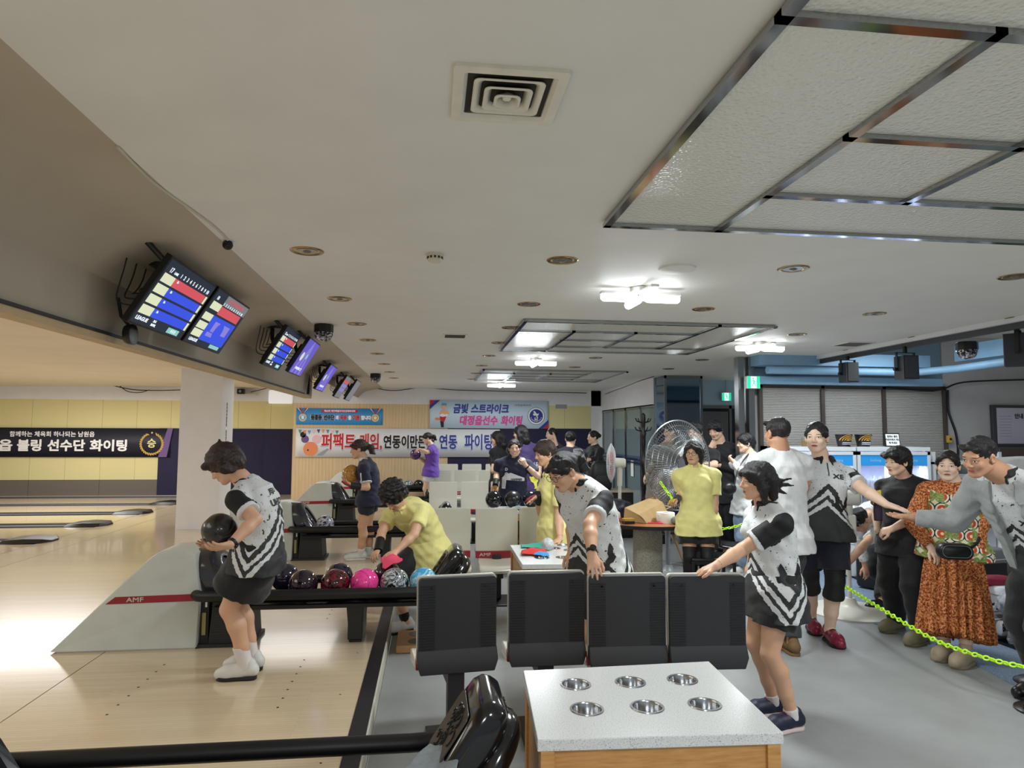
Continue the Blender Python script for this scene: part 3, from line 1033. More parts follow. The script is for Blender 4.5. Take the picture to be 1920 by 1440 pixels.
# bracket frame near the end of the bulkhead
m = MB()
p = at(577, 716, y=9.7)
m.span((p.x - 0.05, 9.68, 2.1), (p.x + 0.03, 9.72, 2.40))
tag(m.build('cable_duct', M_BLACK, bevel=0.004), 'dark upright cable duct at the end of the bulkhead', 'cable duct')
# loose cables
def cable(name, pts, r, label, m_=None, cat='cable'):
 m = MB()
 m.tube(pts, r, 6)
 return tag(m.build(name, m_ or M_BLACK), label, cat)
def chainpts(px, y=None, z=None):
 return [at(a, b, y=y, z=z) for a, b in px]
def smooth_pts(p, n=6):
 out = []
 for i in range(len(p) - 1):
  a, b, c, d = p[max(i - 1, 0)], p[i], p[i + 1], p[min(i + 2, len(p) - 1)]
  for q in range(n):
   t = q / n
   out.append(0.5 * ((2 * b) + (c - a) * t + (2 * a - 5 * b + 4 * c - d) * t * t + (3 * b - a - 3 * c + d) * t ** 3))
 out.append(p[-1])
 return out
cable('ceiling_cable', smooth_pts([Vector((-1.115, y, CEIL - 0.004)) + Vector((0.03 * math.sin(y * 4), 0, 0)) for y in (2.5, 2.8, 3.0, 3.2, 3.4, 3.55, 3.68)]), 0.006, 'thin white cable wandering along the ceiling edge', mat('white_cable', '#BDB6A4', 0.5))
m = MB()
m.sphere((-1.10, 3.72, CEIL - 0.02), 0.028, 12, 8)
tag(m.build('cable_junction', M_BLACK), 'small black junction where the white cable ends', 'junction box')
cable('wall_cable', smooth_pts(chainpts([(668, 706), (690, 722), (715, 730), (745, 732), (790, 727), (850, 731), (920, 733), (1000, 735), (1060, 736), (1100, 737)], y=15.93)), 0.010, 'black cable sagging along the top of the back wall')
cable('wall_cable', smooth_pts(chainpts([(1130, 741), (1150, 733), (1175, 724), (1200, 714), (1226, 706)], y=None, z=2.50)), 0.007, 'black cable clipped above the glass doors')
cable('lane_cable', smooth_pts(chainpts([(0, 722), (40, 719), (90, 718), (140, 717), (190, 718), (225, 726), (255, 731), (300, 732), (338, 731)], y=17.5)), 0.012, 'black cable drooping along the far lane wall')
cable('lane_cable', smooth_pts(chainpts([(225, 724), (240, 734), (262, 736), (280, 731)], y=17.45)), 0.010, 'short loop of cable hanging on the lane wall')
cable('bulkhead_cable', smooth_pts(chainpts([(470, 735), (500, 728), (520, 722)], y=12.5)), 0.007, 'black cable behind the column under the bulkhead')
t = thing('wall_projector', 'small black projector on a shelf high on the far wall behind the column', 'projector', tuple(at(452, 734, y=17.4)))
MB().box((0, 0, 0), (0.16, 0.16, 0.13)).build('body', M_BLACK, t, bevel=0.01)
MB().box((0.1, 0.02, -0.08), (0.55, 0.24, 0.02)).build('shelf', mat('pale_board', '#CFC8BC', 0.5), t)
MB().lathe([(0.03, -0.1), (0.03, -0.08), (0.0, -0.079)], (0, 0, 0), 14, 0, 'y').build('lens', M_STEEL, t)
p = at(527, 742, y=17.5)
tag(MB().span((p.x - 0.30, 17.46, p.z - 0.20), (p.x + 0.29, 17.53, p.z + 0.14)).build('light_box', mat('white_light_box', '#F2F5FA', 0.4, emit=0.35), bevel=0.03), 'bright white rounded panel high on the lane wall beside the wood wall', 'light box')
# ================================================================ banners on the far walls
def banner(name, label, corners_px, y, base, fn, th=0.006):
 """cloth banner hung flat on a wall plane y; fn(part, X, Z, w, h) adds the printing"""
 a, b = at(*corners_px[0], y=y), at(*corners_px[1], y=y)     # top-left, bottom-right
 x0, x1, z1, z0 = a.x, b.x, a.z, b.z
 w, h = x1 - x0, z1 - z0
 t = thing(name, label, 'banner', ((x0 + x1) / 2, y, z0), 0)
 m = MB()
 nx = 40
 vs, fs = [], []
 for i in range(nx + 1):
  u = i / nx
  d = 0.004 * math.sin(u * 23) + 0.003 * math.sin(u * 51)
  for zz in (z0, z1):
   vs.append((x0 + w * u, y - 0.006 + d * 0.5, zz))
 for i in range(nx):
  fs.append([2 * i, 2 * i + 2, 2 * i + 3, 2 * i + 1])
 m.add(vs, fs)
 m.build('cloth', base, t, world=True, solid=th)
 yy = y - 0.016
 def P(u, v, k=0):
  return Vector((x0 + w * u, yy - 0.0008 * k, z0 + h * v))
 def F(u, v, k=0, tilt=0.0):
  return frame3(P(u, v, k), (math.cos(tilt), 0, math.sin(tilt)), (-math.sin(tilt), 0, math.cos(tilt)))
 fn(t, P, F, w, h)
 return t
INK = lambda n, c: mat('print_' + n, c, 0.55)
M_PR = [INK('white', '#F2F2F2'), INK('black', '#15161A'), INK('red', '#C2202E'), INK('blue', '#2C3A92'), INK('pink', '#E0409A'), INK('sky', '#4E9CD8'), INK('gold', '#C9A24A'), INK('orange', '#E58A5E'), INK('teal', '#3E8C8C'), INK('skin', '#E9B489'), INK('purple', '#6B4F8A'), INK('palepink', '#E7B9C6'), INK('grey', '#8E98A4'), INK('cream', '#E9DFA0')]
WH, BK, RD, BL, PK, SKY, GD, OR, TE, SK, PU, PP, GY, CR = range(14)
def disc(m, F, r, mi, n=24, sx=1, sy=1, dz=0.0):
 m.add([F @ Vector((r * sx * math.cos(2 * PI * i / n), r * sy * math.sin(2 * PI * i / n), dz)) for i in range(n)], [list(range(n))], mi)
def poly(m, F, pts, mi, dz=0.0):
 m.add([F @ Vector((a, b, dz)) for a, b in pts], [list(range(len(pts)))], mi)
def prA(t, P, F, w, h):
 m = MB()
 poly(m, F(0.5, 0.83), [(-w * .21, -h * .09), (w * .21, -h * .09), (w * .21, h * .09), (-w * .21, h * .09)], RD)
 put_text(m, '제60회 제주특별자치도민체육대회', h * 0.13, F(0.5, 0.83, 1), WH, bold=0.004, extrude=0.0003, fit=w * 0.36)
 x = 0.165
 for s, c, ww in (('동홍동', BK, .135), ('선수단', BK, .13), ('의', WH, .035), ('우승', RD, .085), ('을', WH, .04), ('기원', RD, .085), ('합니다', WH, .12)):
  if c != WH:
   put_text(m, s, h * (0.34 if c != WH else 0.26), F(x + ww / 2, 0.42, 1), WH, bold=0.034, extrude=0.0003, fit=w * ww * 1.06)
  put_text(m, s, h * (0.34 if c != WH else 0.26), F(x + ww / 2, 0.42, 2), c, bold=0.018, extrude=0.0003, fit=w * ww)
  x += ww + 0.012
 for u, s in ((0.075, '필'), (0.915, '승')):
  for sg in (-1, 1):
   for q, c in ((0, WH), (1, BL), (2, RD)):
    a = sg * (0.05 - 0.012 * q)
    poly(m, F(u, 0.66, 1 + q), [(a * w, h * .34), ((a + sg * 0.012) * w, h * .34), (sg * 0.006 * w, 0), (0, 0)], c)
  disc(m, F(u, 0.43, 2), h * 0.25, GD); disc(m, F(u, 0.43, 3), h * 0.2, WH); disc(m, F(u, 0.43, 4), h * 0.17, GD if s == '승' else SKY)
  put_text(m, s, h * 0.22, F(u, 0.43, 5), WH, bold=0.01, extrude=0.0003)
 m.build('print', M_PR, t, world=True, smooth=0)
banner('cheering_banner', 'sky blue banner with medals hanging upper on the wood slat wall', ((556, 765), (717, 797)), 15.99, INK('sky_cloth', '#3F97DC'), prA)
def prB(t, P, F, w, h):
 m = MB()
 for (u0, v0, du, dv) in ((0, 1, 1, -1), (1, 0, -1, 1)):
  for q, c in ((0, BL), (1, RD)):
   s = (0.085 if q == 0 else 0.05) * w
   f = F(u0, v0, 1 + q)
   poly(m, f, [(0, 0), (du * s, 0), (0, dv * s * .9)] if (du * dv) > 0 else [(0, 0), (0, dv * s * .9), (du * s, 0)], c)
 put_text(m, '금빛', h * 0.36, F(0.255, 0.68, 1), BL, bold=0.02, extrude=0.0003, fit=w * 0.125, shear=0.15)
 put_text(m, '스트라이크', h * 0.36, F(0.50, 0.68, 1), BL, bold=0.02, extrude=0.0003, fit=w * 0.32, shear=0.15)
 put_text(m, '대정읍선수', h * 0.36, F(0.405, 0.26, 1), PK, bold=0.02, extrude=0.0003, fit=w * 0.32, shear=0.15)
 put_text(m, '화이팅', h * 0.36, F(0.685, 0.26, 1), PK, bold=0.02, extrude=0.0003, fit=w * 0.185, shear=0.15)
 put_text(m, '대정읍체육회', h * 0.07, F(0.78, 0.84, 1), GY, bold=0.003, extrude=0.0003, fit=w * 0.14)
 # round crest with a prancing horse
 f = lambda k: F(0.895, 0.46, k)
 disc(m, f(1), h * 0.315, BL, 36); disc(m, f(2), h * 0.30, WH, 36); disc(m, f(3), h * 0.245, BL, 36)
 H = h * 0.25
 poly(m, f(4), [(-.30 * H, .02 * H), (-.05 * H, .10 * H), (.2 * H, .02 * H), (.34 * H, .14 * H), (.40 * H, .42 * H), (.2 * H, .3 * H), (.02 * H, .38 * H), (-.12 * H, .62 * H), (-.3 * H, .74 * H), (-.46 * H, .58 * H), (-.34 * H, .52 * H), (-.3 * H, .3 * H), (-.5 * H, .36 * H), (-.44 * H, .16 * H)], WH)
 poly(m, f(4), [(.1 * H, .05 * H), (.3 * H, -.18 * H), (.2 * H, -.36 * H), (.1 * H, -.34 * H), (.16 * H, -.18 * H), (-.1 * H, .02 * H)], WH)
 poly(m, f(5), [(-.24 * H, -.62 * H), (.24 * H, -.62 * H), (.24 * H, -.2 * H), (-.24 * H, -.2 * H)], WH)
 put_text(m, '체', H * 0.4, F(0.895, 0.46 - 0.1, 6), BL, bold=0.003, extrude=0.0003)
 for sg in (-1, 1):
  for a in range(7):
   an = R(200 + a * 18) if sg < 0 else R(340 - a * 18)
   q = F(0.895, 0.46, 5) @ Matrix.Translation((H * .78 * math.cos(an), H * .78 * math.sin(an), 0))
   disc(m, q, H * .07, WH, 8)
 # plain flexing bowler figure
 f = F(0.115, 0.46, 2)
 s = h * 0.5
 disc(m, f @ Matrix.Translation((0.02 * s, 0.62 * s, 0)), s * 0.17, SK, 16)
 poly(m, F(0.115, 0.46, 3) @ Matrix.Translation((0.02 * s, 0.70 * s, 0)), [(-.2 * s, 0), (.2 * s, 0), (.15 * s, .17 * s), (-.12 * s, .18 * s)], SKY)
 poly(m, f, [(-.30 * s, .05 * s), (-.22 * s, .32 * s), (0, .44 * s), (.26 * s, .36 * s), (.42 * s, .12 * s), (.3 * s, -.02 * s), (.02 * s, -.08 * s)], SK)
 poly(m, F(0.115, 0.46, 3), [(-.3 * s, .02 * s), (-.1 * s, .12 * s), (.1 * s, .06 * s), (.3 * s, .1 * s), (.3 * s, -.06 * s), (-.1 * s, -.12 * s)], WH)
 poly(m, f, [(-.26 * s, -.1 * s), (.2 * s, -.06 * s), (.06 * s, -.46 * s), (-.22 * s, -.42 * s)], RD)
 poly(m, f, [(-.24 * s, -.42 * s), (0.02 * s, -.46 * s), (.02 * s, -.86 * s), (-.16 * s, -.86 * s)], BK)
 poly(m, f, [(-.28 * s, -.2 * s), (-.5 * s, -.16 * s), (-.62 * s, -.26 * s), (-.48 * s, -.36 * s), (-.24 * s, -.34 * s)], OR)
 m.build('print', M_PR, t, world=True, smooth=0)
banner('cheering_banner', 'pale banner with blue and pink lettering and round horse crest', ((806, 750), (1028, 804)), 15.97, INK('pale_cloth', '#C9DCEC'), prB)
def prC(t, P, F, w, h):
 m = MB()
 def word(s, u, fit, c, size=0.52, v=0.5):
  put_text(m, s, h * size, F(u, v - 0.03, 0), SKY if c != BK else GY, bold=0.03, extrude=0.0003, fit=fit * w * 1.05)
  put_text(m, s, h * size, F(u, v, 1), WH, bold=0.045, extrude=0.0003, fit=fit * w * 1.045)
  put_text(m, s, h * size, F(u, v, 2), c, bold=0.025, extrude=0.0003, fit=fit * w)
 word('퍼팩트', 0.205, 0.165, RD, 0.6)
 word('게임,', 0.36, 0.11, RD, 0.6)
 word('연동이', 0.485, 0.125, BK, 0.5)
 word('만든다', 0.61, 0.12, BK, 0.5)
 word('연동', 0.74, 0.09, BL, 0.55)
 word('파이팅!', 0.90, 0.155, BL, 0.6)
 # ball, pins and bunting printed at both ends
 for (u, v, r, c) in ((0.072, 0.28, 0.25, OR), (0.045, 0.62, 0.13, PU), (0.10, 0.62, 0.15, PP), (0.035, 0.78, 0.10, BK), (0.965, 0.3, 0.18, PP), (0.985, 0.55, 0.15, TE)):
  disc(m, F(u, v, 1), r * h, c, 20)
 disc(m, F(0.06, 0.24, 2), 0.03 * h, BK, 10)
 poly(m, F(0.1, 0.05, 1), [(0, 0), (.03 * w, 0), (.06 * w, .22 * h), (.05 * w, .24 * h)], GY)
 for i in range(9):
  u = 0.02 + 0.022 * i
  poly(m, F(u, 0.95 - 0.02 * math.sin(i), 2), [(-.008 * w, 0), (.008 * w, 0), (0, -.14 * h)], (TE, OR, SKY, PP, BL, OR, TE, PP, TE)[i])
 m.build('print', M_PR, t, world=True, smooth=0)
banner('cheering_banner', 'long white banner with red, black and blue lettering on the wood slat wall', ((555, 803), (937, 857)), 15.965, INK('white_cloth', '#E3E6E9'), prC)
def prD(t, P, F, w, h):
 m = MB()
 ul = lambda px: (at(px, 830, y=17.5).x - P(0, 0).x) / w
 put_text(m, '함께하는 체육회 하나되는 남원읍', h * 0.2, F((ul(15) + ul(175)) / 2, 0.77, 1), WH, bold=0.006, extrude=0.0003, fit=(ul(175) - ul(15)) * w)
 def word(s, a, b):
  put_text(m, s, h * 0.42, F((ul(a) + ul(b)) / 2, 0.37, 1), WH, bold=0.022, extrude=0.0003, fit=(ul(b) - ul(a)) * w)
 word('남원읍', -60, 21); word('볼링', 31, 77); word('선수단', 87, 158); word('화이팅', 168, 238)
 uc = ul(283)
 for i in range(26):
  a = R(-75 + i * 330 / 25 + 45 - 60)
  a = R(115 + i * 310 / 25)
  q = F(uc, 0.46, 2) @ Matrix.Translation((0.36 * h * math.cos(a), 0.36 * h * math.sin(a), 0)) @ Matrix.Rotation(a + 0.9, 4, 'Z')
  disc(m, q, 0.045 * h, GD, 8, 1.5, 0.55)
 put_text(m, '★', h * 0.1, F(uc, 0.46 + .38, 3), CR, extrude=0.0003)
 put_text(m, '승', h * 0.34, F(uc, 0.46, 3), CR, bold=0.012, extrude=0.0003)
 poly(m, F(ul(300), 0.5, 1), [(-.01 * w, -.5 * h), (.03 * w, -.5 * h), (.055 * w, .5 * h), (.03 * w, .5 * h)], PU)
 m.build('print', M_PR, t, world=True, smooth=0)
banner('cheering_banner', 'dark navy banner with white lettering and gold laurel on the lane wall', ((-90, 801), (318, 857)), 17.56, INK('navy_cloth', '#191B2C'), prD)
# ================================================================ lane gutter caps
m = MB()
m.prism([(-0.16, -0.2, -0.02), (0.0, -0.27, 0.0), (0.42, -0.2, -0.02)], (0, 0, 0))
m = MB()
m.rings([[Vector((x, w_ * c, z)) for c, z in ((-1, 0), (-0.8, h_), (0.8, h_), (1, 0))] for x, w_, h_ in ((0.13, 0.10, 0.02), (0.05, 0.25, 0.05), (-0.2, 0.28, 0.06), (-0.45, 0.26, 0.04), (-0.5, 0.25, 0.01))], 0, True, True)
g0 = None
gl = ['first', 'second', 'third', 'fourth', 'fifth', 'sixth', 'seventh']
for i, d in enumerate([y for y in DIV if 9.5 < y < 17.4]):
 lb = 'black gutter cap at the foul line, %s one seen from the photographer' % gl[i]
 if g0 is None:
  g0 = m.build('gutter_cap', M_BLACK, None, bevel=0.008)
  g0.location = (XF - 0.02, d, 0.001)
  tag(g0, lb, 'gutter cap', 'gutter caps along the foul line')
 else:
  c = g0.copy(); COL.objects.link(c)
  c.location = (XF - 0.02, d, 0.001)
  tag(c, lb)
# ================================================================ ball returns
M_HOUSE = mat('grey_green_housing', '#BBC0BA', 0.35, var=0.05, vscale=5)
M_REDBAND = mat('dark_red_band', '#8C1F2C', 0.35)
M_SILVER = mat('silver_lettering', '#C9C5C0', 0.35, 0.4)
M_GLOSS = mat('glossy_black', '#0F0F12', 0.14, coat=0.4)
M_GLOSSGREY = mat('glossy_charcoal', '#2A2C33', 0.16, coat=0.5)
M_RAIL = mat('rubber_black', '#0C0C0D', 0.45)
def amf_logo(m, F, size, mi=0):
 put_text(m, 'AMF', size, F, mi, bold=size * 0.04, extrude=0.0006, sx=1.35, space=1.02)
def ball_return(yc, label, first=None):
 if first is not None:
  return dup(first, (-0.8, yc, 0), 0, label)
 t = thing('ball_return', label, 'ball return', (-0.8, yc, 0), 0, 'ball returns between the lanes')
 X = 0.8                                                  # local x = world x + 0.8
 hw = 0.21
 def ring(y, prof):
  return [Vector((x + X, y, z)) for x, z in prof]
 prof = [(-2.66, 0.012), (-2.64, 0.03), (-2.02, 0.655), (-1.95, 0.70), (-1.78, 0.71), (-1.70, 0.68), (-1.655, 0.40), (-1.67, 0.012)]
 m = MB()
 ins = lambda d: [(x + (0.02 if x < -2 else -0.01) * d, z - 0.02 * d * (z > 0.3)) for x, z in prof]
 m.rings([ring(-hw, ins(1)), ring(-hw + 0.004, ins(0.4)), ring(-hw + 0.02, prof), ring(hw - 0.02, prof), ring(hw, ins(1))])
 m.span((-2.62 + X, -hw + 0.01, 0), (-1.68 + X, hw - 0.01, 0.014))
 m.build('housing', M_HOUSE, t, smooth=35)
 for s in (-1, 1):
  m = MB()
  y = s * (hw + 0.001)
  pts = [(-2.30, 0.335), (-1.665, 0.345), (-1.66, 0.395), (-2.235, 0.385)]
  m.prism([(x + X, y, z) for x, z in pts], (0, s * 0.0015, 0))
  st = m.build('stripe', M_REDBAND, t, smooth=0)
  m = MB()
  amf_logo(m, frame3((-2.10 + X, s * (hw + 0.0035), 0.362), (-s, 0, 0) if s > 0 else (1, 0, 0), (0, 0, 1)), 0.045)
  m.build('lettering', M_SILVER, st, smooth=0)
 # leaning hood with the arched mouth that gives the balls back
 m = MB()
 def arch(cx, cz, w, h, tilt):
  """arch ring in a plane leaning by tilt, base at (cx, cz)"""
  out = []
  for q in range(17):
   a = PI * q / 16
   yy = w * math.cos(a)
   hh = h * max(0.0, math.sin(a)) ** 0.55
   out.append(Vector((cx + X + tilt * hh, yy, cz + hh)))
  return out
 m.rings([arch(-1.585, 0.385, 0.165, 0.26, -0.62), arch(-1.595, 0.385, 0.185, 0.295, -0.62), arch(-1.52, 0.385, 0.195, 0.315, -0.62), arch(-1.42, 0.385, 0.195, 0.31, -0.62), arch(-1.40, 0.385, 0.18, 0.29, -0.62), arch(-1.405, 0.385, 0.14, 0.245, -0.62), arch(-1.5, 0.385, 0.13, 0.23, -0.62)], 0, True, True)
 m.build('exit_hood', M_GLOSSGREY, t, smooth=50)
 m = MB()
 m.add(arch(-1.425, 0.386, 0.135, 0.236, -0.62), [list(range(17))])
 m.build('hood_mouth', mat('dark_mouth', '#050506', 0.6), t, smooth=0)
 # pedestal under the hood
 m = MB()
 m.span((-1.655 + X, -0.17, 0.0), (-1.60 + X, 0.17, 0.37))
 m.build('lift_frame', M_RAIL, t, smooth=0)
 m = MB()
 m.span((-1.645 + X, -0.178, 0.09), (-1.618 + X, -0.172, 0.25), 0)
 m.span((-1.625 + X, -0.178, 0.29), (-1.612 + X, -0.172, 0.35), 1)
 m.build('lift_plate', [mat('ochre_plate', '#8F8658', 0.5), mat('white_strip', '#E8E8E8', 0.5)], t, smooth=0)
 m = MB()
 m.prism([(-1.60 + X, -0.17, 0.0), (-1.30 + X, -0.17, 0.0), (-1.33 + X, -0.17, 0.36), (-1.57 + X, -0.17, 0.36)], (0, 0.34, 0))
 for i in range(18):
  m.box((-1.46 + X, -0.1705, 0.03 + 0.018 * i), (0.24, 0.003, 0.006))
 m.span((-1.69 + X, -0.19, 0.0), (-1.28 + X, 0.19, 0.025))
 m.build('pedestal', mat('charcoal_ribbed', '#26272A', 0.5), t, smooth=0)
 # rack: padded rail all round, steel rods, tray
 loop = []
 x0, x1, w, z = -1.62, -0.06, 0.262, 0.385
 for i in range(9):
  a = R(90 + 180 * i / 8)
  loop.append((x0 + 0.10 * math.cos(a) + X, w * math.sin(a), z))
 loop += [(x0 + (x1 - x0) * q / 6 + X, -w, z) for q in range(1, 7)]
 loop += [(x1 + 0.10 + X, -w * 0.9, z + 0.015), (x1 + 0.19 + X, -w * 0.7, z + 0.05)]
 m = MB()
 m.tube(loop, 0.039, 12)
 m.tube([(p[0], -p[1], p[2]) for p in loop[9:]] if False else [(x0 + (x1 - x0) * q / 6 + X, w, z) for q in range(0, 7)] + [(x1 + 0.10 + X, w * 0.9, z + 0.015), (x1 + 0.19 + X, w * 0.7, z + 0.05)], 0.034, 12)
 m.build('padded_rail', M_RAIL, t)
 for yy in (-0.165, -0.07, 0.07, 0.165):
  m = MB()
  m.tube([(-1.5 + X, yy, 0.32), (-0.05 + X, yy, 0.32)], 0.012, 8)
  m.build('steel_rod', mat('black_chrome', '#3A3A3D', 0.15, 0.9), t)
 m = MB()
 m.span((-1.55 + X, -0.235, 0.275), (0.02 + X, 0.235, 0.302))
 m.build('tray', M_BLACK, t, smooth=0)
 m = MB()
 m.rings([[Vector((-0.545 + X + sx * a, sy * b, zz)) for sx, sy in ((-1, -1), (1, -1), (1, 1), (-1, 1))] for a, b, zz in ((0.055, 0.17, 0.02), (0.055, 0.17, 0.14), (0.065, 0.2, 0.28))])
 m.box((-0.545 + X, 0, 0.01), (0.095, 0.32, 0.02))
 m.build('leg', mat('charcoal_leg', '#222326', 0.45), t, bevel=0.008)
 # capture hood at the concourse end: rounded slab with an outer hoop
 A, B = Vector((0.02 + X, 0, 0.335)), Vector((0.235 + X, 0, 0.655))
 ax = (B - A).normalized()
 nx = Vector((ax.z, 0, -ax.x))
 def sec(t_, wy, th, off=0):
  c = A.lerp(B, t_)
  return [c + nx * (p[0] + off) + Vector((0, p[1], 0)) for p in rrect(th, wy, min(th, wy) * 0.35, 4)]
 m = MB()
 m.rings([sec(-0.05, 0.34, 0.10), sec(0.1, 0.36, 0.115), sec(0.75, 0.36, 0.125), sec(0.92, 0.345, 0.115), sec(1.0, 0.31, 0.085), sec(1.035, 0.26, 0.045)])
 m.build('capture_hood', M_GLOSS, t, smooth=60)
 m = MB()
 path = []
 for q in range(21):
  a = PI * q / 20
  s_ = math.sin(a) ** 0.7
  c = A.lerp(B, -0.1 + 0.92 * s_) + nx * (0.075 + 0.02 * s_)
  path.append(c + Vector((0, -0.185 * math.cos(a), 0)))
 m.tube(path, [0.035 + 0.02 * math.sin(PI * q / 20) for q in range(21)], 14)
 m.build('hoop_bumper', M_GLOSS, t)
 m = MB()
 f = frame3(A.lerp(B, 0.5) - nx * 0.0645, (0, 1, 0), ax)
 pts = rrect(0.27, 0.24, 0.03, 4)
 m.add([f @ Vector((p[0], p[1], 0)) for p in pts] + [f @ Vector((p[0], p[1], -0.004)) for p in pts], [list(range(len(pts))), list(range(len(pts), 2 * len(pts)))[::-1]] + [[i, (i + 1) % len(pts), len(pts) + (i + 1) % len(pts), len(pts) + i] for i in range(len(pts))], 0)
 for i in range(26):
  a = i * 0.9
  r_ = 0.012 + 0.004 * (i % 5)
  m.tube([f @ Vector((0.1 * math.cos(a) * (i / 26) + r_ * math.cos(q), 0.085 * math.sin(a * 1.3) + r_ * math.sin(q), -0.006)) for q in np.linspace(0, 5, 9)], 0.0022, 4, 1)
 m.build('ornate_plate', [mat('bronze_plate', '#4B443C', 0.35, 0.4), M_BLACK], t, smooth=30)
 m = MB()
 f = frame3(B + ax * 0.014 + nx * 0.005, (0, 1, 0), nx)
 for i in range(3):
  m.M = frame3(A.lerp(B, 0.97) + nx * 0.056 + Vector((0, -0.05 + 0.05 * i, 0)), (0, 1, 0), ax)
  m.box((0, 0, 0), (0.03, 0.012, 0.006))
 m.M = Matrix.Identity(4)
 m.build('vent_slot', M_DARKHOLE, t, smooth=0)
 m = MB()
 m.rings([[Vector((0.10 + X + sx * a, sy * b, zz)) for sx, sy in ((-1, -1), (1, -1), (1, 1), (-1, 1))] for a, b, zz in ((0.05, 0.12, FL + 0.001), (0.05, 0.12, 0.14), (0.075, 0.16, 0.34))])
 for i in range(7):
  m.box((0.10 + X, -0.162 + i * 0.0001, 0.2 + 0.018 * i), (0.13, 0.01, 0.007))
 m.build('front_leg', M_RAIL, t, bevel=0.006)
 return t
BR_Y = [2.45, 5.45, 8.81, 12.17, 15.2]
br = ball_return(BR_Y[1], 'ball return with a row of shiny balls behind the bowler in white and black jersey')
ball_return(BR_Y[0], 'close black ball return with a grey towel, beside the cup holder table', br)
ball_return(BR_Y[2], 'ball return carrying two dark balls, beyond the row of shiny balls', br)
ball_return(BR_Y[3], 'ball return beside the woman holding the gold ball', br)
ball_return(BR_Y[4], 'far ball return against the wood slat wall with five small balls', br)
# ---------------------------------------------------------------- bowling balls
def ball_mat(name, cols, scale=6, distort=3.0, rough=0.09, kind='swirl'):
 k = NT(name)
 v = k.coord(kind='Generated') if False else k.coord()
 nz = k.noise(v, scale, 5, 0.6)
 wv = k.n('TexNoise')
 wv.inputs['Scale'].default_value = scale * 1.4
 wv.inputs['Detail'].default_value = 4
 wv.inputs['Distortion'].default_value = distort
 k.l(v, wv.inputs['Vector'])
 n = len(cols)
 k.color(k.ramp(wv.outputs[0], [(0.34 + 0.32 * i / max(1, n - 1), lin(c)) for i, c in enumerate(cols)]))
 k.set(Roughness=rough)
 k.b.inputs['Coat Weight'].default_value = 0.6
 k.b.inputs['Coat Roughness'].default_value = 0.04
 return k.m
BM = {
 'violet': ball_mat('ball_dark_violet', ['#16121F', '#241A38', '#120F1A']),
 'plum': ball_mat('ball_plum', ['#170D16', '#2A1524', '#120B12']),
 'red': ball_mat('ball_black_red', ['#140C0E', '#1A0E10', '#7A1424', '#2A0E14']),
 'pink': ball_mat('ball_hot_pink', ['#E8308C', '#F0489E', '#D2247C'], 5, 4),
 'marble': ball_mat('ball_black_white', ['#0E0F11', '#15171A', '#C9CFD2', '#101214', '#8E9598'], 5, 3),
 'aqua': ball_mat('ball_aqua', ['#2E9AC8', '#4FB4DC', '#CFE4EA', '#3AA6D2'], 6, 3),
 'black': ball_mat('ball_black', ['#0E0E10', '#17171A'], 4, 1),
 'matte': ball_mat('ball_matte_black', ['#151516', '#1D1D1F'], 4, 1, 0.35),
 'gold': ball_mat('ball_gold', ['#8A5A1E', '#B07A30', '#C08C40', '#9A6826'], 7, 4),
 'vwhite': ball_mat('ball_violet_white', ['#1B1533', '#2B2350', '#CDD2DC', '#1A1430'], 4, 3),
 'maroon': ball_mat('ball_maroon', ['#4A1A2E', '#5E2440'], 5, 3),
 'teal': ball_mat('ball_teal', ['#1F6E8C', '#3C93AE', '#1A5870'], 5, 3),
 'dpurple': ball_mat('ball_purple', ['#3A1F44', '#57306A', '#2A1534'], 5, 3),
}
BALLR = 0.1085
_ball_me = None
def ball(key, loc, label, group=None, rot=(0, 0, 0), holes=None):
 t = thing('bowling_ball', label, 'bowling ball', loc, 0, group)
 m = MB()
 m.sphere((0, 0, 0), BALLR, 40, 24)
 o = m.build('sphere', BM[key], t, smooth=180)
 o.rotation_euler = rot
 if holes:
  d = Vector(holes).normalized()
  a = d.cross(Vector((0, 0, 1))).normalized()
  b = a.cross(d)
  m = MB()
  for da, db, r in ((-0.02, 0.012, 0.011), (0.02, 0.012, 0.011), (0.0, -0.045, 0.013)):
   c = (d * BALLR + a * da + b * db).normalized() * (BALLR + 0.0006)
   n = c.normalized()
   u = n.cross(Vector((0.3, 0.5, 0.8))).normalized()
   v = n.cross(u)
   m.add([c + (u * math.cos(q) + v * math.sin(q)) * r for q in np.linspace(0, 2 * PI, 15)[:-1]], [list(range(14))])
  m.build('finger_hole', M_DARKHOLE, t, smooth=0)
 return t
G2 = 'balls on the ball return behind the bowler'
zb = 0.332 + BALLR - 0.012
def on_rack(px, y):
 return (at(px, 1078, y=y).x, y, zb)
ball('violet', on_rack(534, 5.60), 'dark violet ball half hidden by the bowler on the ball return', G2)
ball('plum', on_rack(569, 5.33), 'dark plum ball, the first of the front row beside the bowler', G2, (1, 0.4, 0.2))
ball('red', on_rack(629, 5.33), 'black and red ball with gold mark between plum and pink balls', G2, (0.2, 1.4, 0.6), (0.5, -0.8, -0.3))
ball('violet', (at(636, 1060, y=5.57).x, 5.57, zb), 'dark violet ball behind the black and red ball', G2, (0.5, 2.0, 1))
ball('pink', on_rack(684, 5.33), 'hot pink ball on the ball return', G2, (0.3, 0.2, 1.8))
ball('marble', on_rack(740, 5.33), 'black and white marbled ball on the ball return', G2, (0.4, 1.0, 0.2), (-0.15, -0.9, -0.25))
ball('aqua', on_rack(794, 5.33), 'aqua and white swirled ball at the end of the row', G2, (1.4, 0.3, 0.6))
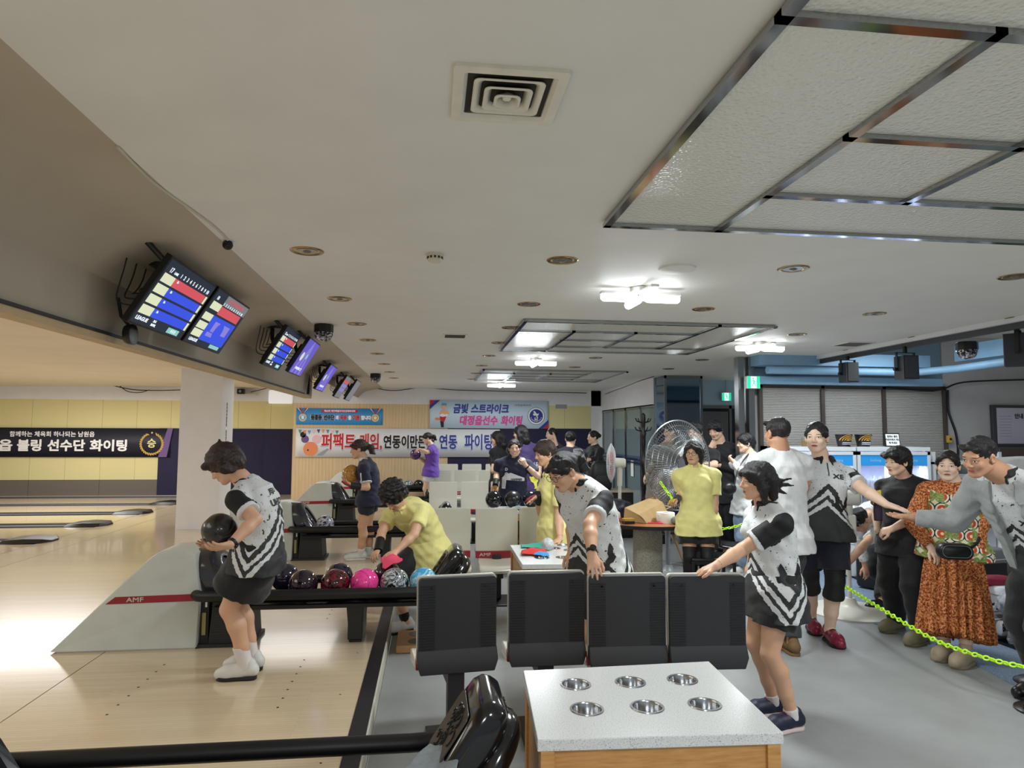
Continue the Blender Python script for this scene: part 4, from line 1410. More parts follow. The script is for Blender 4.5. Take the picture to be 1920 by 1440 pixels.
ball('plum', (at(726, 1062, y=5.56).x, 5.56, zb + 0.012), 'dark ball wrapped in the pink towel under the hands of the woman in yellow', None, (0.4, 0.1, 2))
m = MB()
gx, gy, gz = at(631, 1085, y=5.22)
t = tag(MB().lathe([(0.0, 0.0), (0.018, 0.001), (0.02, 0.004), (0, 0.005)], (0, 0, 0), 5).build('stub', M_BRASS), None) if False else None
G3 = 'balls on the second ball return'
for px, py, k_, lb in ((572, 966, 'violet', 'dark violet ball resting against the hood of the second ball return'), (610, 966, 'vwhite', 'violet and white swirled ball on the second ball return')):
 ball(k_, (at(px, py, y=8.72).x, 8.72, zb), lb, G3, (0.3, 0.8, 2.2))
G5 = 'small balls on the far ball return'
for px, k_, lb in ((728, 'maroon', 'far maroon ball behind the ponytail'), (746, 'teal', 'far teal ball behind the curly hair'), (766, 'marble', 'far black ball with white streak'), (785, 'black', 'far black ball beside the pink one'), (803, 'pink', 'far pink ball below the woman in purple')):
 ball(k_, (at(px, 899, y=15.05).x, 15.05, zb), lb, G5, (px, 1, 2))
t = thing('cleaning_bottle', 'small dark bottle and cloth lying on the far ball rack end', 'bottle', (-0.05, 12.0, 0.42))
MB().lathe([(0.03, 0), (0.035, 0.1), (0.012, 0.13), (0.012, 0.16), (0, 0.16)], (0, 0, 0), 12).build('body', M_BLACK, t)
# grey towel over the close ball return, yellow cloth, sticker
M_TOWEL = mat('grey_towel', '#7F878B', 0.95, var=0.1, vscale=40, bump=0.6, bscale=250)
def cloth(name, label, pts4, mat_, cat='towel', amp=0.02, th=0.008, sagz=0.0, seed=1, n=18):
 a, b, c, d = [Vector(p) for p in pts4]
 def f(u, v):
  p = a.lerp(b, u).lerp(d.lerp(c, u), v)
  w = amp * (math.sin(5.3 * u + 2.1 * v + seed) + 0.6 * math.sin(9.1 * v - 4.2 * u + 2 * seed) + 0.4 * math.sin(15 * u + seed))
  return p + Vector((0.3 * w, 0.2 * w, w * 0.8)) - Vector((0, 0, sagz * math.sin(PI * u) * math.sin(PI * v)))
 m = MB()
 m.grid(f, n, n)
 return tag(m.build(name, mat_, None, solid=th, smooth=180, subsurf=1), label, cat)
cloth('towel', 'grey towel draped over the close ball return rack', [at(735, 1470, y=2.24), at(850, 1470, y=2.20), at(868, 1386, y=2.36), at(806, 1394, y=2.50)], M_TOWEL, amp=0.008)
cloth('towel', 'yellow cloth tucked behind the capture hood', [at(818, 1078, y=5.38), at(834, 1080, y=5.33), at(838, 1062, y=5.45), at(822, 1060, y=5.5)], mat('yellow_cloth', '#D6CF3A', 0.9), amp=0.012)
cloth('towel', 'pink towel held on a ball by the woman in yellow', [at(712, 1050, y=5.46), at(722, 1066, y=5.42), at(754, 1054, y=5.44), at(745, 1040, y=5.56)], mat('pink_towel', '#E2506C', 0.95, bump=0.3), amp=0.012, sagz=-0.05)
# ================================================================ lounge seats
M_SHELL = mat('cream_shell', '#C9C7BA', 0.22, coat=0.3)
M_SHELLW = mat('cream_rim', '#D2CFC3', 0.35)
M_CHARC = mat('charcoal_back', '#2B2D30', 0.5, bump=0.25, bscale=500)
def lounge_seat(first, x, y, rz, label, group, detail=True):
 if first is not None:
  return dup(first, (x, y, FL), rz, label, group)
 t = thing('lounge_seat', label, 'seat', (x, y, FL), rz, group)
 w, z0, z1 = 0.434, 0.485, 0.925
 def slab(m, w, za, zb, y0, y1, r, mi=0):
  pts = [(p[0], p[1]) for p in rrect(w, zb - za, r, 5)]
  m.prism([(px, y0, pz + (za + zb) / 2) for px, pz in pts], (0, y1 - y0, 0), mi)
 m = MB()
 slab(m, w, z0 - 0.02, z1, 0.0, 0.022, 0.022)
 m.build('back_rim', M_SHELLW, t, bevel=0.006)
 m = MB()
 slab(m, w - 0.012, z0 + 0.0, z1 - 0.008, -0.035, 0.001, 0.02)
 # swelling at the foot of the back
 m.rings([[Vector((-0.215, -0.034, z0 + 0.06)), Vector((0.215, -0.034, z0 + 0.06)), Vector((0.215, 0, z0 + 0.06)), Vector((-0.215, 0, z0 + 0.06))],
   [Vector((-0.218, -0.06, z0 - 0.005)), Vector((0.218, -0.06, z0 - 0.005)), Vector((0.218, 0, z0 - 0.005)), Vector((-0.218, 0, z0 - 0.005))],
   [Vector((-0.20, -0.055, z0 - 0.065)), Vector((0.20, -0.055, z0 - 0.065)), Vector((0.20, 0, z0 - 0.065)), Vector((-0.20, 0, z0 - 0.065))]])
 bk = m.build('back_shell', M_CHARC, t, bevel=0.005)
 for s in (-1, 1):
  m = MB()
  for i in range(24):
   z = z0 + 0.065 + 0.0142 * i
   m.box((s * 0.165, -0.036, z), (0.082, 0.006, 0.0055))
  m.build('ribbed_grip', mat('charcoal_rib', '#1B1D20', 0.45), bk, smooth=0)
  m = MB()
  m.cyl((s * 0.145, -0.034, z1 - 0.06), (s * 0.145, -0.039, z1 - 0.06), 0.007, 10)
  m.build('bolt', M_BLACK, bk)
 m = MB()
 def fn(u, v):
  xx = (u - 0.5) * (w - 0.012)
  zz = z0 + 0.0 + (z1 - z0 - 0.012) * v
  d = 0.022 + 0.012 * (1 - (2 * u - 1) ** 2) * (1 - v) * 0 + 0.03 * max(0, 1 - ((u - .5) / .55) ** 2) * max(0, 0.42 - v) ** 0.8
  return Vector((xx, d + 0.002, zz))
 m.grid(fn, 20, 22)
 m.build('front_shell', M_SHELL, t, smooth=180)
 m = MB()
 m.span((-w / 2, 0.02, 0.425), (w / 2, 0.052, 0.495))
 s_ = m.build('stripe', M_REDBAND, t, bevel=0.004)
 m = MB()
 amf_logo(m, frame3((0.12, 0.0535, 0.46), (-1, 0, 0), (0, 0, 1)), 0.045)
 m.build('lettering', M_SILVER, s_, smooth=0)
 m = MB()
 rings = []
 for yy, za, zb, ww in ((0.03, 0.405, 0.43, 0.39), (0.2, 0.37, 0.415, 0.41), (0.38, 0.35, 0.42, 0.415), (0.45, 0.345, 0.415, 0.41), (0.475, 0.355, 0.39, 0.40)):
  rings.append([Vector((-ww / 2, yy, za)), Vector((-ww / 2, yy, zb)), Vector((0, yy, zb - 0.012)), Vector((ww / 2, yy, zb)), Vector((ww / 2, yy, za))])
 m.rings(rings)
 m.build('seat', M_SHELL, t, bevel=0.012, smooth=50)
 m = MB()
 m.span((-0.045, 0.0, 0.02), (0.045, 0.07, 0.46))
 m.span((-0.03, 0.05, 0.29), (0.03, 0.40, 0.35))
 m.build('post', mat('charcoal_post', '#232427', 0.5), t, bevel=0.006)
 m = MB()
 m.span((-0.13, -0.12, 0.0), (0.13, 0.30, 0.02))
 m.build('base_plate', M_BLACK, t, bevel=0.006)
 return t
GA = 'front row of charcoal backed lounge seats'
ls = lounge_seat(None, 0.155, 3.74, R(7), 'charcoal seat back standing apart at the ball return end of the close row', GA)
lounge_seat(ls, 0.655, 3.80, 0, 'charcoal seat back, second from the ball return in the close row', GA)
lounge_seat(ls, 1.085, 3.69, R(-2), 'charcoal seat back touched by the leaning player with the watch', GA)
lounge_seat(ls, 1.525, 3.65, R(-3), 'charcoal seat back under the hand of the girl in the jersey', GA)
GB = 'cream lounge seats facing the camera'
for x, y, lb in ((0.20, 7.02, 'cream seat beside the crouching woman in yellow, with red stripe'), (0.685, 6.98, 'cream seat with full red stripe in the middle of the second row'), (1.14, 7.0, 'cream seat behind the cloths on the small table'),
    (0.205, 10.68, 'cream seat in the third row, at the ball rack end'), (0.70, 10.72, 'cream seat in the third row next to the woman with the black ball'), (1.17, 10.7, 'cream seat in the third row behind the black ball'),
    (0.21, 13.95, 'grey looking far seat at the rack end of the fourth row'), (0.715, 13.95, 'far seat in the middle of the fourth row'), (1.21, 13.95, 'far seat at the fan end of the fourth row')):
 lounge_seat(ls, x, y, PI, lb, GB)
for x, lb in ((0.40, 'pale seat of the last row beside the woman in purple'), (0.93, 'pale seat of the last row, middle one under the long banner'), (1.46, 'pale seat of the last row under the exclamation mark of the banner')):
 o = lounge_seat(ls, x, 15.3, PI, lb, 'farthest pale seats by the back wall')
 o.location.z = FL + 0.06
# farthest row stands on a low plinth
struct(MB().span((0.0, 14.95, FL), (2.1, 15.75, FL + 0.06)).build('floor_plinth', M_CONC, smooth=0))
# ================================================================ cup holder tables
M_QUARTZ = NT('speckled_white_top')
k = M_QUARTZ
v = k.coord()
n1 = k.noise(v, 260, 2, 0.5)
k.color(k.ramp(n1, [(0.30, lin('#8E9292')), (0.42, lin('#C9CCCB')), (0.75, lin('#D6D8D7'))]))
k.set(Roughness=0.25)
k = NT('oak_laminate')
nz = k.noise(k.coord((2, 2, 18)), 5, 5, 0.6)
k.color(k.ramp(nz, [(0.3, lin('#A9793F')), (0.7, lin('#C4945A'))]))
k.set(Roughness=0.4)
M_OAK = k.m
def boolean_cut(ob, cutter):
 md = ob.modifiers.new('cut', 'BOOLEAN')
 md.operation = 'DIFFERENCE'
 md.object = cutter
 md.solver = 'EXACT'
 dg = bpy.context.evaluated_depsgraph_get()
 me = bpy.data.meshes.new_from_object(ob.evaluated_get(dg))
 ob.modifiers.remove(md)
 old = ob.data
 ob.data = me
 me.name = old.name
 bpy.data.objects.remove(cutter)
def cup_table(quad, zt, cups, label, cupr=0.052, th=0.037):
 c = sum((Vector(q) for q in quad), Vector((0, 0))) / 4
 t = thing('cup_holder_table', label, 'table', (c.x, c.y, FL))
 m = MB()
 m.prism([(x, y, zt - th) for x, y in quad], (0, 0, th))
 top = m.build('table_top', M_QUARTZ.m, t, world=True, smooth=0)
 m = MB()
 for x, y in cups:
  m.cyl((x, y, zt - th * 2), (x, y, zt + th), cupr, 32)
 cut = m.build('cutter', M_QUARTZ.m, t, world=True, smooth=0)
 bpy.context.view_layer.update()
 boolean_cut(top, cut)
 md = top.modifiers.new('bevel', 'BEVEL'); md.width = 0.003; md.segments = 2; md.limit_method = 'ANGLE'
 inset = lambda k_: [tuple(Vector(q).lerp(c, k_)) for q in quad]
 q = inset(0.05)
 m = MB()
 h = zt - th
 bar = lambda a, b, z0, z1, w: m.prism([(a[0], a[1], z0), (b[0], b[1], z0), (b[0] + (c.x - b[0]) * w, b[1] + (c.y - b[1]) * w, z0), (a[0] + (c.x - a[0]) * w, a[1] + (c.y - a[1]) * w, z0)], (0, 0, z1 - z0))
 for i in (1, 2, 3):
  bar(q[i], q[(i + 1) % 4], FL + 0.05, h, 0.06)
 bar(q[0], q[1], h - 0.085, h, 0.06)
 bar(q[0], q[1], FL + 0.05, FL + 0.13, 0.06)
 for i in range(4):
  p = Vector(q[i]).lerp(c, 0.03)
  m.box((p.x, p.y, (FL + h) / 2), (0.045, 0.045, h - FL))
 m.build('cabinet', M_OAK, t, world=True, bevel=0.002)
 m = MB()
 q2 = inset(0.13)
 m.prism([(x, y, FL + 0.13) for x, y in q2], (0, 0, 0.02))
 m.prism([(x, y, (FL + h) / 2) for x, y in q2], (0, 0, 0.02))
 m.build('shelf', mat('oak_dark_shelf', '#7A5630', 0.5), t, world=True, smooth=0)
 for x, y in cups:
  m = MB()
  m.lathe([(cupr + 0.009, zt + 0.0005), (cupr + 0.008, zt + 0.003), (cupr + 0.001, zt + 0.003), (cupr - 0.002, zt - 0.002), (cupr - 0.003, zt - 0.05), (cupr - 0.008, zt - 0.062), (0, zt - 0.063)], (x, y, 0), 36, cap=False)
  m.build('cup_holder', mat('cup_steel', '#B9BBBD', 0.2, 1.0), t, world=True)
 return t
T1 = [(0.352, 2.20), (1.165, 2.165), (1.205, 2.86), (0.392, 2.83)]
cup_table(T1, 0.6, [(0.575, 2.655), (0.795, 2.655), (1.01, 2.66), (0.565, 2.42), (0.785, 2.415), (1.0, 2.415)], 'white topped table with six steel cup holders in front of the charcoal seats')
T2 = [(0.69, 5.05), (1.42, 5.02), (1.38, 5.95), (0.70, 5.92)]
cup_table(T2, 0.6, [(0.88, 5.72), (1.05, 5.72), (1.24, 5.72), (0.88, 5.3), (1.05, 5.3), (1.24, 5.3)], 'white cup holder table strewn with coloured cloths behind the charcoal seats')
def on_t(px, py):
 p = at(px, py, z=0.6)
 return p.x, p.y
x, y = on_t(1000, 1025)
cloth('towel', 'folded teal cloth on the small white table', [(x - 0.12, y - 0.09, 0.607), (x + 0.13, y - 0.09, 0.607), (x + 0.11, y + 0.07, 0.625), (x - 0.10, y + 0.08, 0.607)], mat('teal_cloth', '#3F9C8B', 0.8), amp=0.004, th=0.006)
x, y = on_t(1000, 1039)
cloth('towel', 'crumpled red cloth on the small white table', [(x - 0.12, y - 0.10, 0.612), (x + 0.10, y - 0.09, 0.612), (x + 0.11, y + 0.09, 0.612), (x - 0.09, y + 0.07, 0.612)], mat('red_cloth', '#C8352E', 0.85), amp=0.008, sagz=-0.045)
cloth('towel', 'small blue cloth against the red one', [(x - 0.02, y - 0.13, 0.610), (x + 0.11, y - 0.13, 0.610), (x + 0.1, y - 0.05, 0.612), (x - 0.0, y - 0.05, 0.612)], mat('blue_cloth', '#4A8CC8', 0.85), amp=0.006, sagz=-0.03)
x, y = on_t(1027, 1032)
m = MB(); m.sphere((0, 0, 0), 0.052, 18, 12)
o = tag(m.build('rosin_bag', mat('crinkled_silver', '#B9BEBE', 0.5, var=0.25, vscale=60, bump=1, bscale=90)), 'crumpled silver grey ball of wrap on the small white table', 'bag'); o.location = (x, y, 0.652)
for i, (px, py) in enumerate(((1056, 1023), (1068, 1032))):
 x, y = on_t(px, py)
 t = thing('wire_brace', 'thin grey metal brace lying on the small white table, %s' % ('the upper one' if i == 0 else 'the lower one'), 'brace', (x, y, 0.603), 0.3 * i)
 m = MB(); m.tube([(0.05 * math.cos(a), 0.03 * math.sin(a), 0.004) for a in np.linspace(0, 2 * PI, 14)[:-1]], 0.004, 6, loop=True)
 m.build('loop', M_STEEL, t)
 m = MB(); m.tube([(0.05, 0, 0.004), (0.1, 0.01, 0.006)], 0.006, 6)
 m.build('tip', M_STEEL, t)
# wooden foot tray with two holes on the floor beside the step
p = at(775, 1208, z=FL)
t = thing('ball_stand', 'low wooden stand with two round holes on the floor by the step', 'stand', (p.x + 0.05, p.y - 0.02, FL))
m = MB(); m.box((0, 0, 0.03), (0.36, 0.42, 0.06)); o = m.build('board', mat('plywood', '#B98F62', 0.5, var=0.1, vscale=12), t, bevel=0.01)
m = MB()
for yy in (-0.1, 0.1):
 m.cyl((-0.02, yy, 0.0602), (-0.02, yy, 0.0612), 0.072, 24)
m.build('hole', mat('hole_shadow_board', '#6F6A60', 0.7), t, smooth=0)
# ================================================================ round table with its things
TX, TY, TZ = 2.43, 7.42, 0.60
t = thing('round_table', 'round table with reddish brown top on a granite look pedestal', 'table', (TX, TY, FL))
M_TBL = mat('red_brown_top', '#A9683F', 0.3, var=0.1, vscale=6)
m = MB(); m.lathe([(0.0, TZ - FL - 0.004), (0.512, TZ - FL - 0.004), (0.512, TZ - FL), (0, TZ - FL)], (0, 0, 0), 56)
m.build('table_top', M_TBL, t, smooth=30)
m = MB(); m.lathe([(0.47, TZ - FL - 0.045), (0.52, TZ - FL - 0.038), (0.522, TZ - FL - 0.003), (0.512, TZ - FL + 0.0005)], (0, 0, 0), 56, cap=False)
m.build('edge_band', mat('black_edge_band', '#1D1B1A', 0.4), t)
k = NT('granite_pedestal')
k.color(k.ramp(k.noise(k.coord(), 70, 4, 0.7), [(0.35, lin('#7F7B70')), (0.6, lin('#A9A598'))]))
k.set(Roughness=0.6)
m = MB(); m.lathe([(0.17, 0.0), (0.165, 0.02), (0.158, TZ - FL - 0.04)], (0, 0, 0), 32)
m.build('pedestal', k.m, t)
def on_tab(px, py):
 return at(px, py, z=TZ)
def lump(name, label, cat, c, r, sc, mt, amp=0.25, seed=0, group=None):
 rnd = random.Random(seed)
 ph = [rnd.random() * 6.28 for _ in range(6)]
 m = MB()
 rings = []
 n, mm = 26, 16
 for j in range(mm + 1):
  th = -PI / 2 + PI * j / mm
  th = max(min(th, PI / 2 - 1e-3), -PI / 2 + 1e-3)
  ring = []
  for i in range(n):
   a = 2 * PI * i / n
   d = 1 + amp * (0.5 * math.sin(3 * a + 2 * th + ph[0]) + 0.35 * math.sin(5 * a - 3 * th + ph[1]) + 0.3 * math.sin(8 * th + 2 * a + ph[2])) * math.cos(th)
   p = Vector((r * sc[0] * d * math.cos(th) * math.cos(a), r * sc[1] * d * math.cos(th) * math.sin(a), r * sc[2] * d * math.sin(th)))
   p.z = max(p.z, -r * sc[2] * 0.8)
   ring.append(p)
  rings.append(ring)
 m.rings(rings)
 o = m.build(name, mt, None, smooth=180)
 o.location = (c[0], c[1], c[2] + r * sc[2] * 0.8)
 return tag(o, label, cat, group)
# paper carrier bag lying on its side
a, b = on_tab(1178, 978), on_tab(1243, 972)
t = thing('paper_bag', 'large brown paper bag lying on the round table', 'bag', (2.38, 7.5, TZ))
M_PAPER = mat('kraft_paper', '#B79A6B', 0.75, var=0.08, vscale=10, bump=0.3, bscale=40)
A = [Vector(p) for p in ((2.12, 7.30, TZ + 0.004), (2.34, 7.18, TZ + 0.004), (2.75, 7.52, TZ + 0.004), (2.53, 7.66, TZ + 0.004))]
B = [at(1171, 952, y=7.33), at(1197, 965, y=7.2), at(1243, 942, y=7.5), at(1228, 930, y=7.64)]
m = MB()
nu = 14
def pb(u, v):
 lo = A[0].lerp(A[3], u) if v == 0 else None
def sidegrid(a0, a1, b0, b1, amp, sd):
 def f(u, v):
  p = a0.lerp(a1, u).lerp(b0.lerp(b1, u), v)
  return p + Vector((0, 0, amp * math.sin(9 * u + sd) * math.sin(PI * v)))
 m.grid(f, 14, 8)
sidegrid(A[0], A[1], B[0], B[1], 0.0, 0)
sidegrid(A[1], A[2], B[1], B[2], 0.012, 1)
sidegrid(A[2], A[3], B[2], B[3], 0.0, 0)
sidegrid(A[3], A[0], B[3], B[0], 0.01, 2)
sidegrid(B[0], B[3], B[1], B[2], 0.012, 3)
sidegrid(A[1], A[2], A[0], A[3], 0, 0)
m.build('paper', M_PAPER, t, world=True, smooth=50)
m = MB()
for i in range(6):
 p = B[0].lerp(B[3], 0.25 + 0.1 * i).lerp(B[1].lerp(B[2], 0.25 + 0.1 * i), 0.5) + Vector((0, 0, 0.016))
m.tube([A[2].lerp(B[2], 0.6), A[2].lerp(B[2], 0.6) + Vector((0.06, 0.02, 0.02)), A[3].lerp(B[3], 0.6) + Vector((0.06, 0.02, 0.0)), A[3].lerp(B[3], 0.6)], 0.006, 6)
m.build('handle', mat('pale_cord', '#D8C9A5', 0.7), t, world=True)
p = on_tab(1160, 962)
lump('drawstring_bag', 'navy drawstring bag slumped behind the paper bag on the round table', 'bag', (2.17, 7.72, TZ), 0.14, (1.2, 0.8, 0.85), mat('navy_nylon', '#1A1C2C', 0.5, bump=0.5, bscale=20), seed=3)
p = on_tab(1147, 982)
lump('plastic_bag', 'small white translucent plastic bag on the round table edge', 'bag', (2.03, 7.42, TZ), 0.085, (1.0, 0.8, 0.9), mat('white_film', '#E3DAD8', 0.3, trans=0.2), seed=5)
p = on_tab(1178, 982)
t = thing('lunch_box', 'small yellow and black box on the round table', 'box', (p.x, p.y, TZ), 0.2)
MB().box((0, 0, 0.016), (0.12, 0.08, 0.032)).build('base', M_BLACK, t, bevel=0.004)
MB().box((0, 0, 0.046), (0.118, 0.078, 0.028)).build('lid', mat('mustard', '#B08A3A', 0.4), t, bevel=0.004)
p = on_tab(1229, 981)
t = thing('mobile_phone', 'bright pink phone lying flat on the round table', 'phone', (p.x, p.y, TZ), 1.2)
MB().box((0, 0, 0.005), (0.075, 0.16, 0.009)).build('case', mat('neon_pink', '#F0355A', 0.4), t, bevel=0.003)
p = on_tab(1251, 981)
t = thing('paper_roll', 'thick white paper roll standing on the round table', 'paper roll', (p.x, p.y + 0.05, TZ))
m = MB(); m.lathe([(0.035, 0.0), (0.098, 0.0), (0.10, 0.004), (0.10, 0.108), (0.097, 0.112), (0.035, 0.112), (0.035, 0.0)], (0, 0, 0), 36, cap=False)
m.build('paper', mat('tissue_white', '#E9E9E6', 0.9), t)
m = MB(); m.grid(lambda u, v: Vector((-0.101 + 0.02 * u * v, -0.02 - 0.05 * u, 0.1 - 0.085 * v)), 6, 6)
m.build('loose_sheet', mat('tissue_white', '#E9E9E6', 0.9), t, solid=0.002)
p = on_tab(1265, 983)
t = thing('rubber_ball', 'small teal and brown ball on the round table edge', 'ball', (p.x, p.y, TZ + 0.041))
MB().sphere((0, 0, 0), 0.041, 20, 14).build('sphere', ball_mat('ball_teal_brown', ['#3E8C84', '#8A7F72', '#5FA79B'], 5, 2, 0.5), t)
p = on_tab(1277, 972)
t = thing('terracotta_pot', 'small orange cup half hidden behind the woman in the yellow polo', 'cup', (2.86, 7.45, TZ))
MB().lathe([(0.035, 0), (0.045, 0.075), (0.04, 0.075), (0.03, 0.01)], (0, 0, 0), 20).build('body', mat('terracotta', '#B4653E', 0.6), t)
# ================================================================ chairs
M_WLEG = mat('pale_wood_leg', '#A88763', 0.5, var=0.1, vscale=20)
M_SEATBLK = mat('black_vinyl_seat', '#161516', 0.25)
def wood_chair(x, y, rz, label, first=None):
 if first is not None:
  return dup(first, (x, y, FL), rz, label)
 t = thing('bucket_chair', label, 'chair', (x, y, FL), rz, 'black bucket chairs with pale wooden legs')
 def shell(u, v):
  xx = (u - 0.5) * (0.44 + 0.02 * v)
  c = (2 * u - 1) ** 2
  if v < 0.5:
   s = v / 0.5
   return Vector((xx, 0.21 - 0.40 * s, 0.43 + 0.04 * c - 0.02 * math.sin(PI * s)))
  s = (v - 0.5) / 0.5
  return Vector((xx * (1 - 0.15 * s * s), -0.19 - 0.10 * s + 0.08 * c * s, 0.43 + 0.36 * s + 0.04 * c * (1 - s)))
 m = MB(); m.grid(shell, 14, 20)
 m.build('seat', M_SEATBLK, t, solid=0.02, smooth=180)
 for sx, sy in ((-1, -1), (1, -1), (1, 1), (-1, 1)):
  m = MB(); m.tube([(sx * 0.12, sy * 0.10, 0.42), (sx * 0.225, sy * 0.215, 0.0)], [0.019, 0.013], 10)
  m.build('leg', M_WLEG, t)
 return t
wc = wood_chair(2.97, 8.55, R(205), 'black bucket chair with pale wooden legs behind the round table pedestal')
wood_chair(3.42, 7.30, R(250), 'black bucket chair with pale wooden legs beside the girl in the jersey', wc)
t = thing('stacking_chair', 'black metal framed chair with glossy seat in front of the woman in yellow polo', 'chair', (2.86, 6.75, FL), R(-8))
m = MB()
m.box((0, 0, 0.435), (0.44, 0.40, 0.035))
m.build('seat', M_SEATBLK, t, bevel=0.015, seg=3)
for sx, sy in ((-1, -1), (1, -1), (1, 1), (-1, 1)):
 m = MB(); m.box((sx * 0.205, sy * 0.185, 0.21), (0.03, 0.03, 0.42))
 m.build('leg', M_BLACK, t, bevel=0.004)
m = MB()
for sy in (-1, 1):
 m.box((0, sy * 0.185, 0.405), (0.41, 0.028, 0.03))
for sx in (-1, 1):
 m.box((sx * 0.205, 0, 0.405), (0.028, 0.37, 0.03))
m.build('seat_frame', M_BLACK, t, smooth=0)
# ================================================================ fans
def fan_cage(m, R_, depth, n=36, rings=5, r=0.0022):
 """both halves of a wire guard, axis along +y (front at +y)"""
 for s in (-1, 1):
  for i in range(n):
   a = 2 * PI * i / n
   pts = []
   for q in range(5):
    rr = R_ * (0.22 + 0.78 * q / 4)
    pts.append((rr * math.cos(a), s * depth * 0.5 * (1 - (q / 4) ** 3), rr * math.sin(a)))
   m.tube(pts, r, 4, cap=False)
  for q in range(1, rings):
   rr = R_ * (0.22 + 0.78 * q / rings)
   yy = s * depth * 0.5 * (1 - ((rr / R_ - 0.22) / 0.78) ** 3)
   m.tube([(rr * math.cos(a), yy, rr * math.sin(a)) for a in np.linspace(0, 2 * PI, 41)[:-1]], r, 4, loop=True)
 m.tube([(R_ * math.cos(a), 0, R_ * math.sin(a)) for a in np.linspace(0, 2 * PI, 49)[:-1]], r * 3, 6, loop=True)
 for s in (-1, 1):
  m.lathe([(R_ * 0.23, s * depth * 0.5), (R_ * 0.23, s * depth * 0.5 + s * 0.004), (0, s * depth * 0.5 + s * 0.004)], (0, 0, 0), 24, 0, 'y')
def fan_blades(m, R_, n, pitch=0.5):
 for b in range(n):
  a0 = 2 * PI * b / n + 0.4
  def f(u, v):
   rr = R_ * (0.14 + 0.78 * u)
   w = R_ * (0.10 + 0.40 * math.sin(PI * min(1, 0.25 + 0.62 * u))) * (v - 0.5)
   ang = a0 + w / rr * 0.9
   return Vector((rr * math.cos(ang), w * pitch, rr * math.sin(ang)))
  m.grid(f, 8, 6)
def fan(label, loc, Rh, headz, rz, tilt, cols, base, motor_len=0.15, wire=None, cage_n=36, name='pedestal_fan', blades=3, motor_r=0.06):
 t = thing(name, label, 'fan', loc, rz)
 H = Matrix.Translation((0, 0, headz)) @ Matrix.Rotation(tilt, 4, 'X')
 m = MB(); m.M = H
 fan_cage(m, Rh, Rh * 0.42, cage_n, 7, 0.0022 if Rh < 0.4 else 0.003)
 m.build('guard', wire, t)
 m = MB(); m.M = H
 fan_blades(m, Rh, blades)
 m.build('blade', cols[1], t, solid=0.003, smooth=60)
 m = MB(); m.M = H
 m.lathe([(0.0, -Rh * 0.2), (motor_r, -Rh * 0.2), (motor_r * 1.05, -Rh * 0.2 - 0.02), (motor_r, -Rh * 0.2 - motor_len), (motor_r * 0.75, -Rh * 0.2 - motor_len - 0.02), (0, -Rh * 0.2 - motor_len - 0.02)], (0, 0, 0), 24, 0, 'y')
 m.build('motor_housing', cols[0], t)
 m = MB()
 yb = -Rh * 0.2 - motor_len * 0.5
 m.cyl((0, yb, headz - motor_r * 0.8), (0, yb, headz - 0.28), motor_r * 0.6, 16, r2=motor_r * 0.5)
 m.build('neck', cols[0], t)
 m = MB()
 m.cyl((0, yb, headz - 0.27), (0, yb, 0.03), 0.02 if Rh < 0.4 else 0.032, 16)
 m.build('pole', cols[0], t)
 m = MB()
 m.lathe([(base, 0.0), (base, 0.012), (base * 0.9, 0.028), (0.12, 0.05), (0.07, 0.075), (0.045, 0.13), (0, 0.13)], (0, yb, 0), 48)
 m.build('base', cols[0], t)
 return t
M_FANW = mat('fan_white', '#D6D4CA', 0.35)
M_WIREW = mat('guard_white', '#CDD2D4', 0.4, alpha=0.85)
M_WIREG = mat('guard_steel', '#8E9296', 0.3, 0.8)
p = at(1146, 868, y=8.1)
fan('white household fan with pink blades behind the round table', (p.x, p.y, FL), 0.235, p.z - FL, R(70), 0, (M_FANW, mat('pink_blade', '#D9707A', 0.4, alpha=0.8)), 0.2, 0.11, M_WIREW, 48)
p = at(1272, 872, y=7.75)
fan('large steel drum fan partly hidden behind the woman in yellow polo', (p.x, p.y, FL), 0.53, p.z - FL, R(205), 0, (mat('fan_grey', '#84888C', 0.4), mat('grey_blade', '#8F9498', 0.35, 0.3)), 0.3, 0.16, M_WIREG, 90, blades=3, motor_r=0.11)
# big white pedestal fan seen from behind
p = at(1583, 1150, z=FL)
FX, FY = p.x, p.y
t = fan('tall white pedestal fan with wide round base, seen from behind', (FX - 0.05, FY + 0.13, FL), 0.33, 1.08, R(62), R(-4), (M_FANW, mat('clear_blade', '#C3CCD2', 0.3, alpha=0.5)), 0.40, 0.20, M_WIREW, 60, motor_r=0.083)
m = MB()
m.box((0, -0.165 - 0.03, 0.80), (0.10, 0.085, 0.24))
m.build('control_box', M_FANW, t, bevel=0.012)
m = MB()
m.cyl((0.0, -0.24, 0.835), (0.0, -0.262, 0.835), 0.026, 20)
m.build('speed_knob', M_BLACK, t)
m = MB()
m.box((0.0, -0.2385, 0.775), (0.03, 0.004, 0.022))
m.build('badge', mat('brown_badge', '#7A5238', 0.4), t)
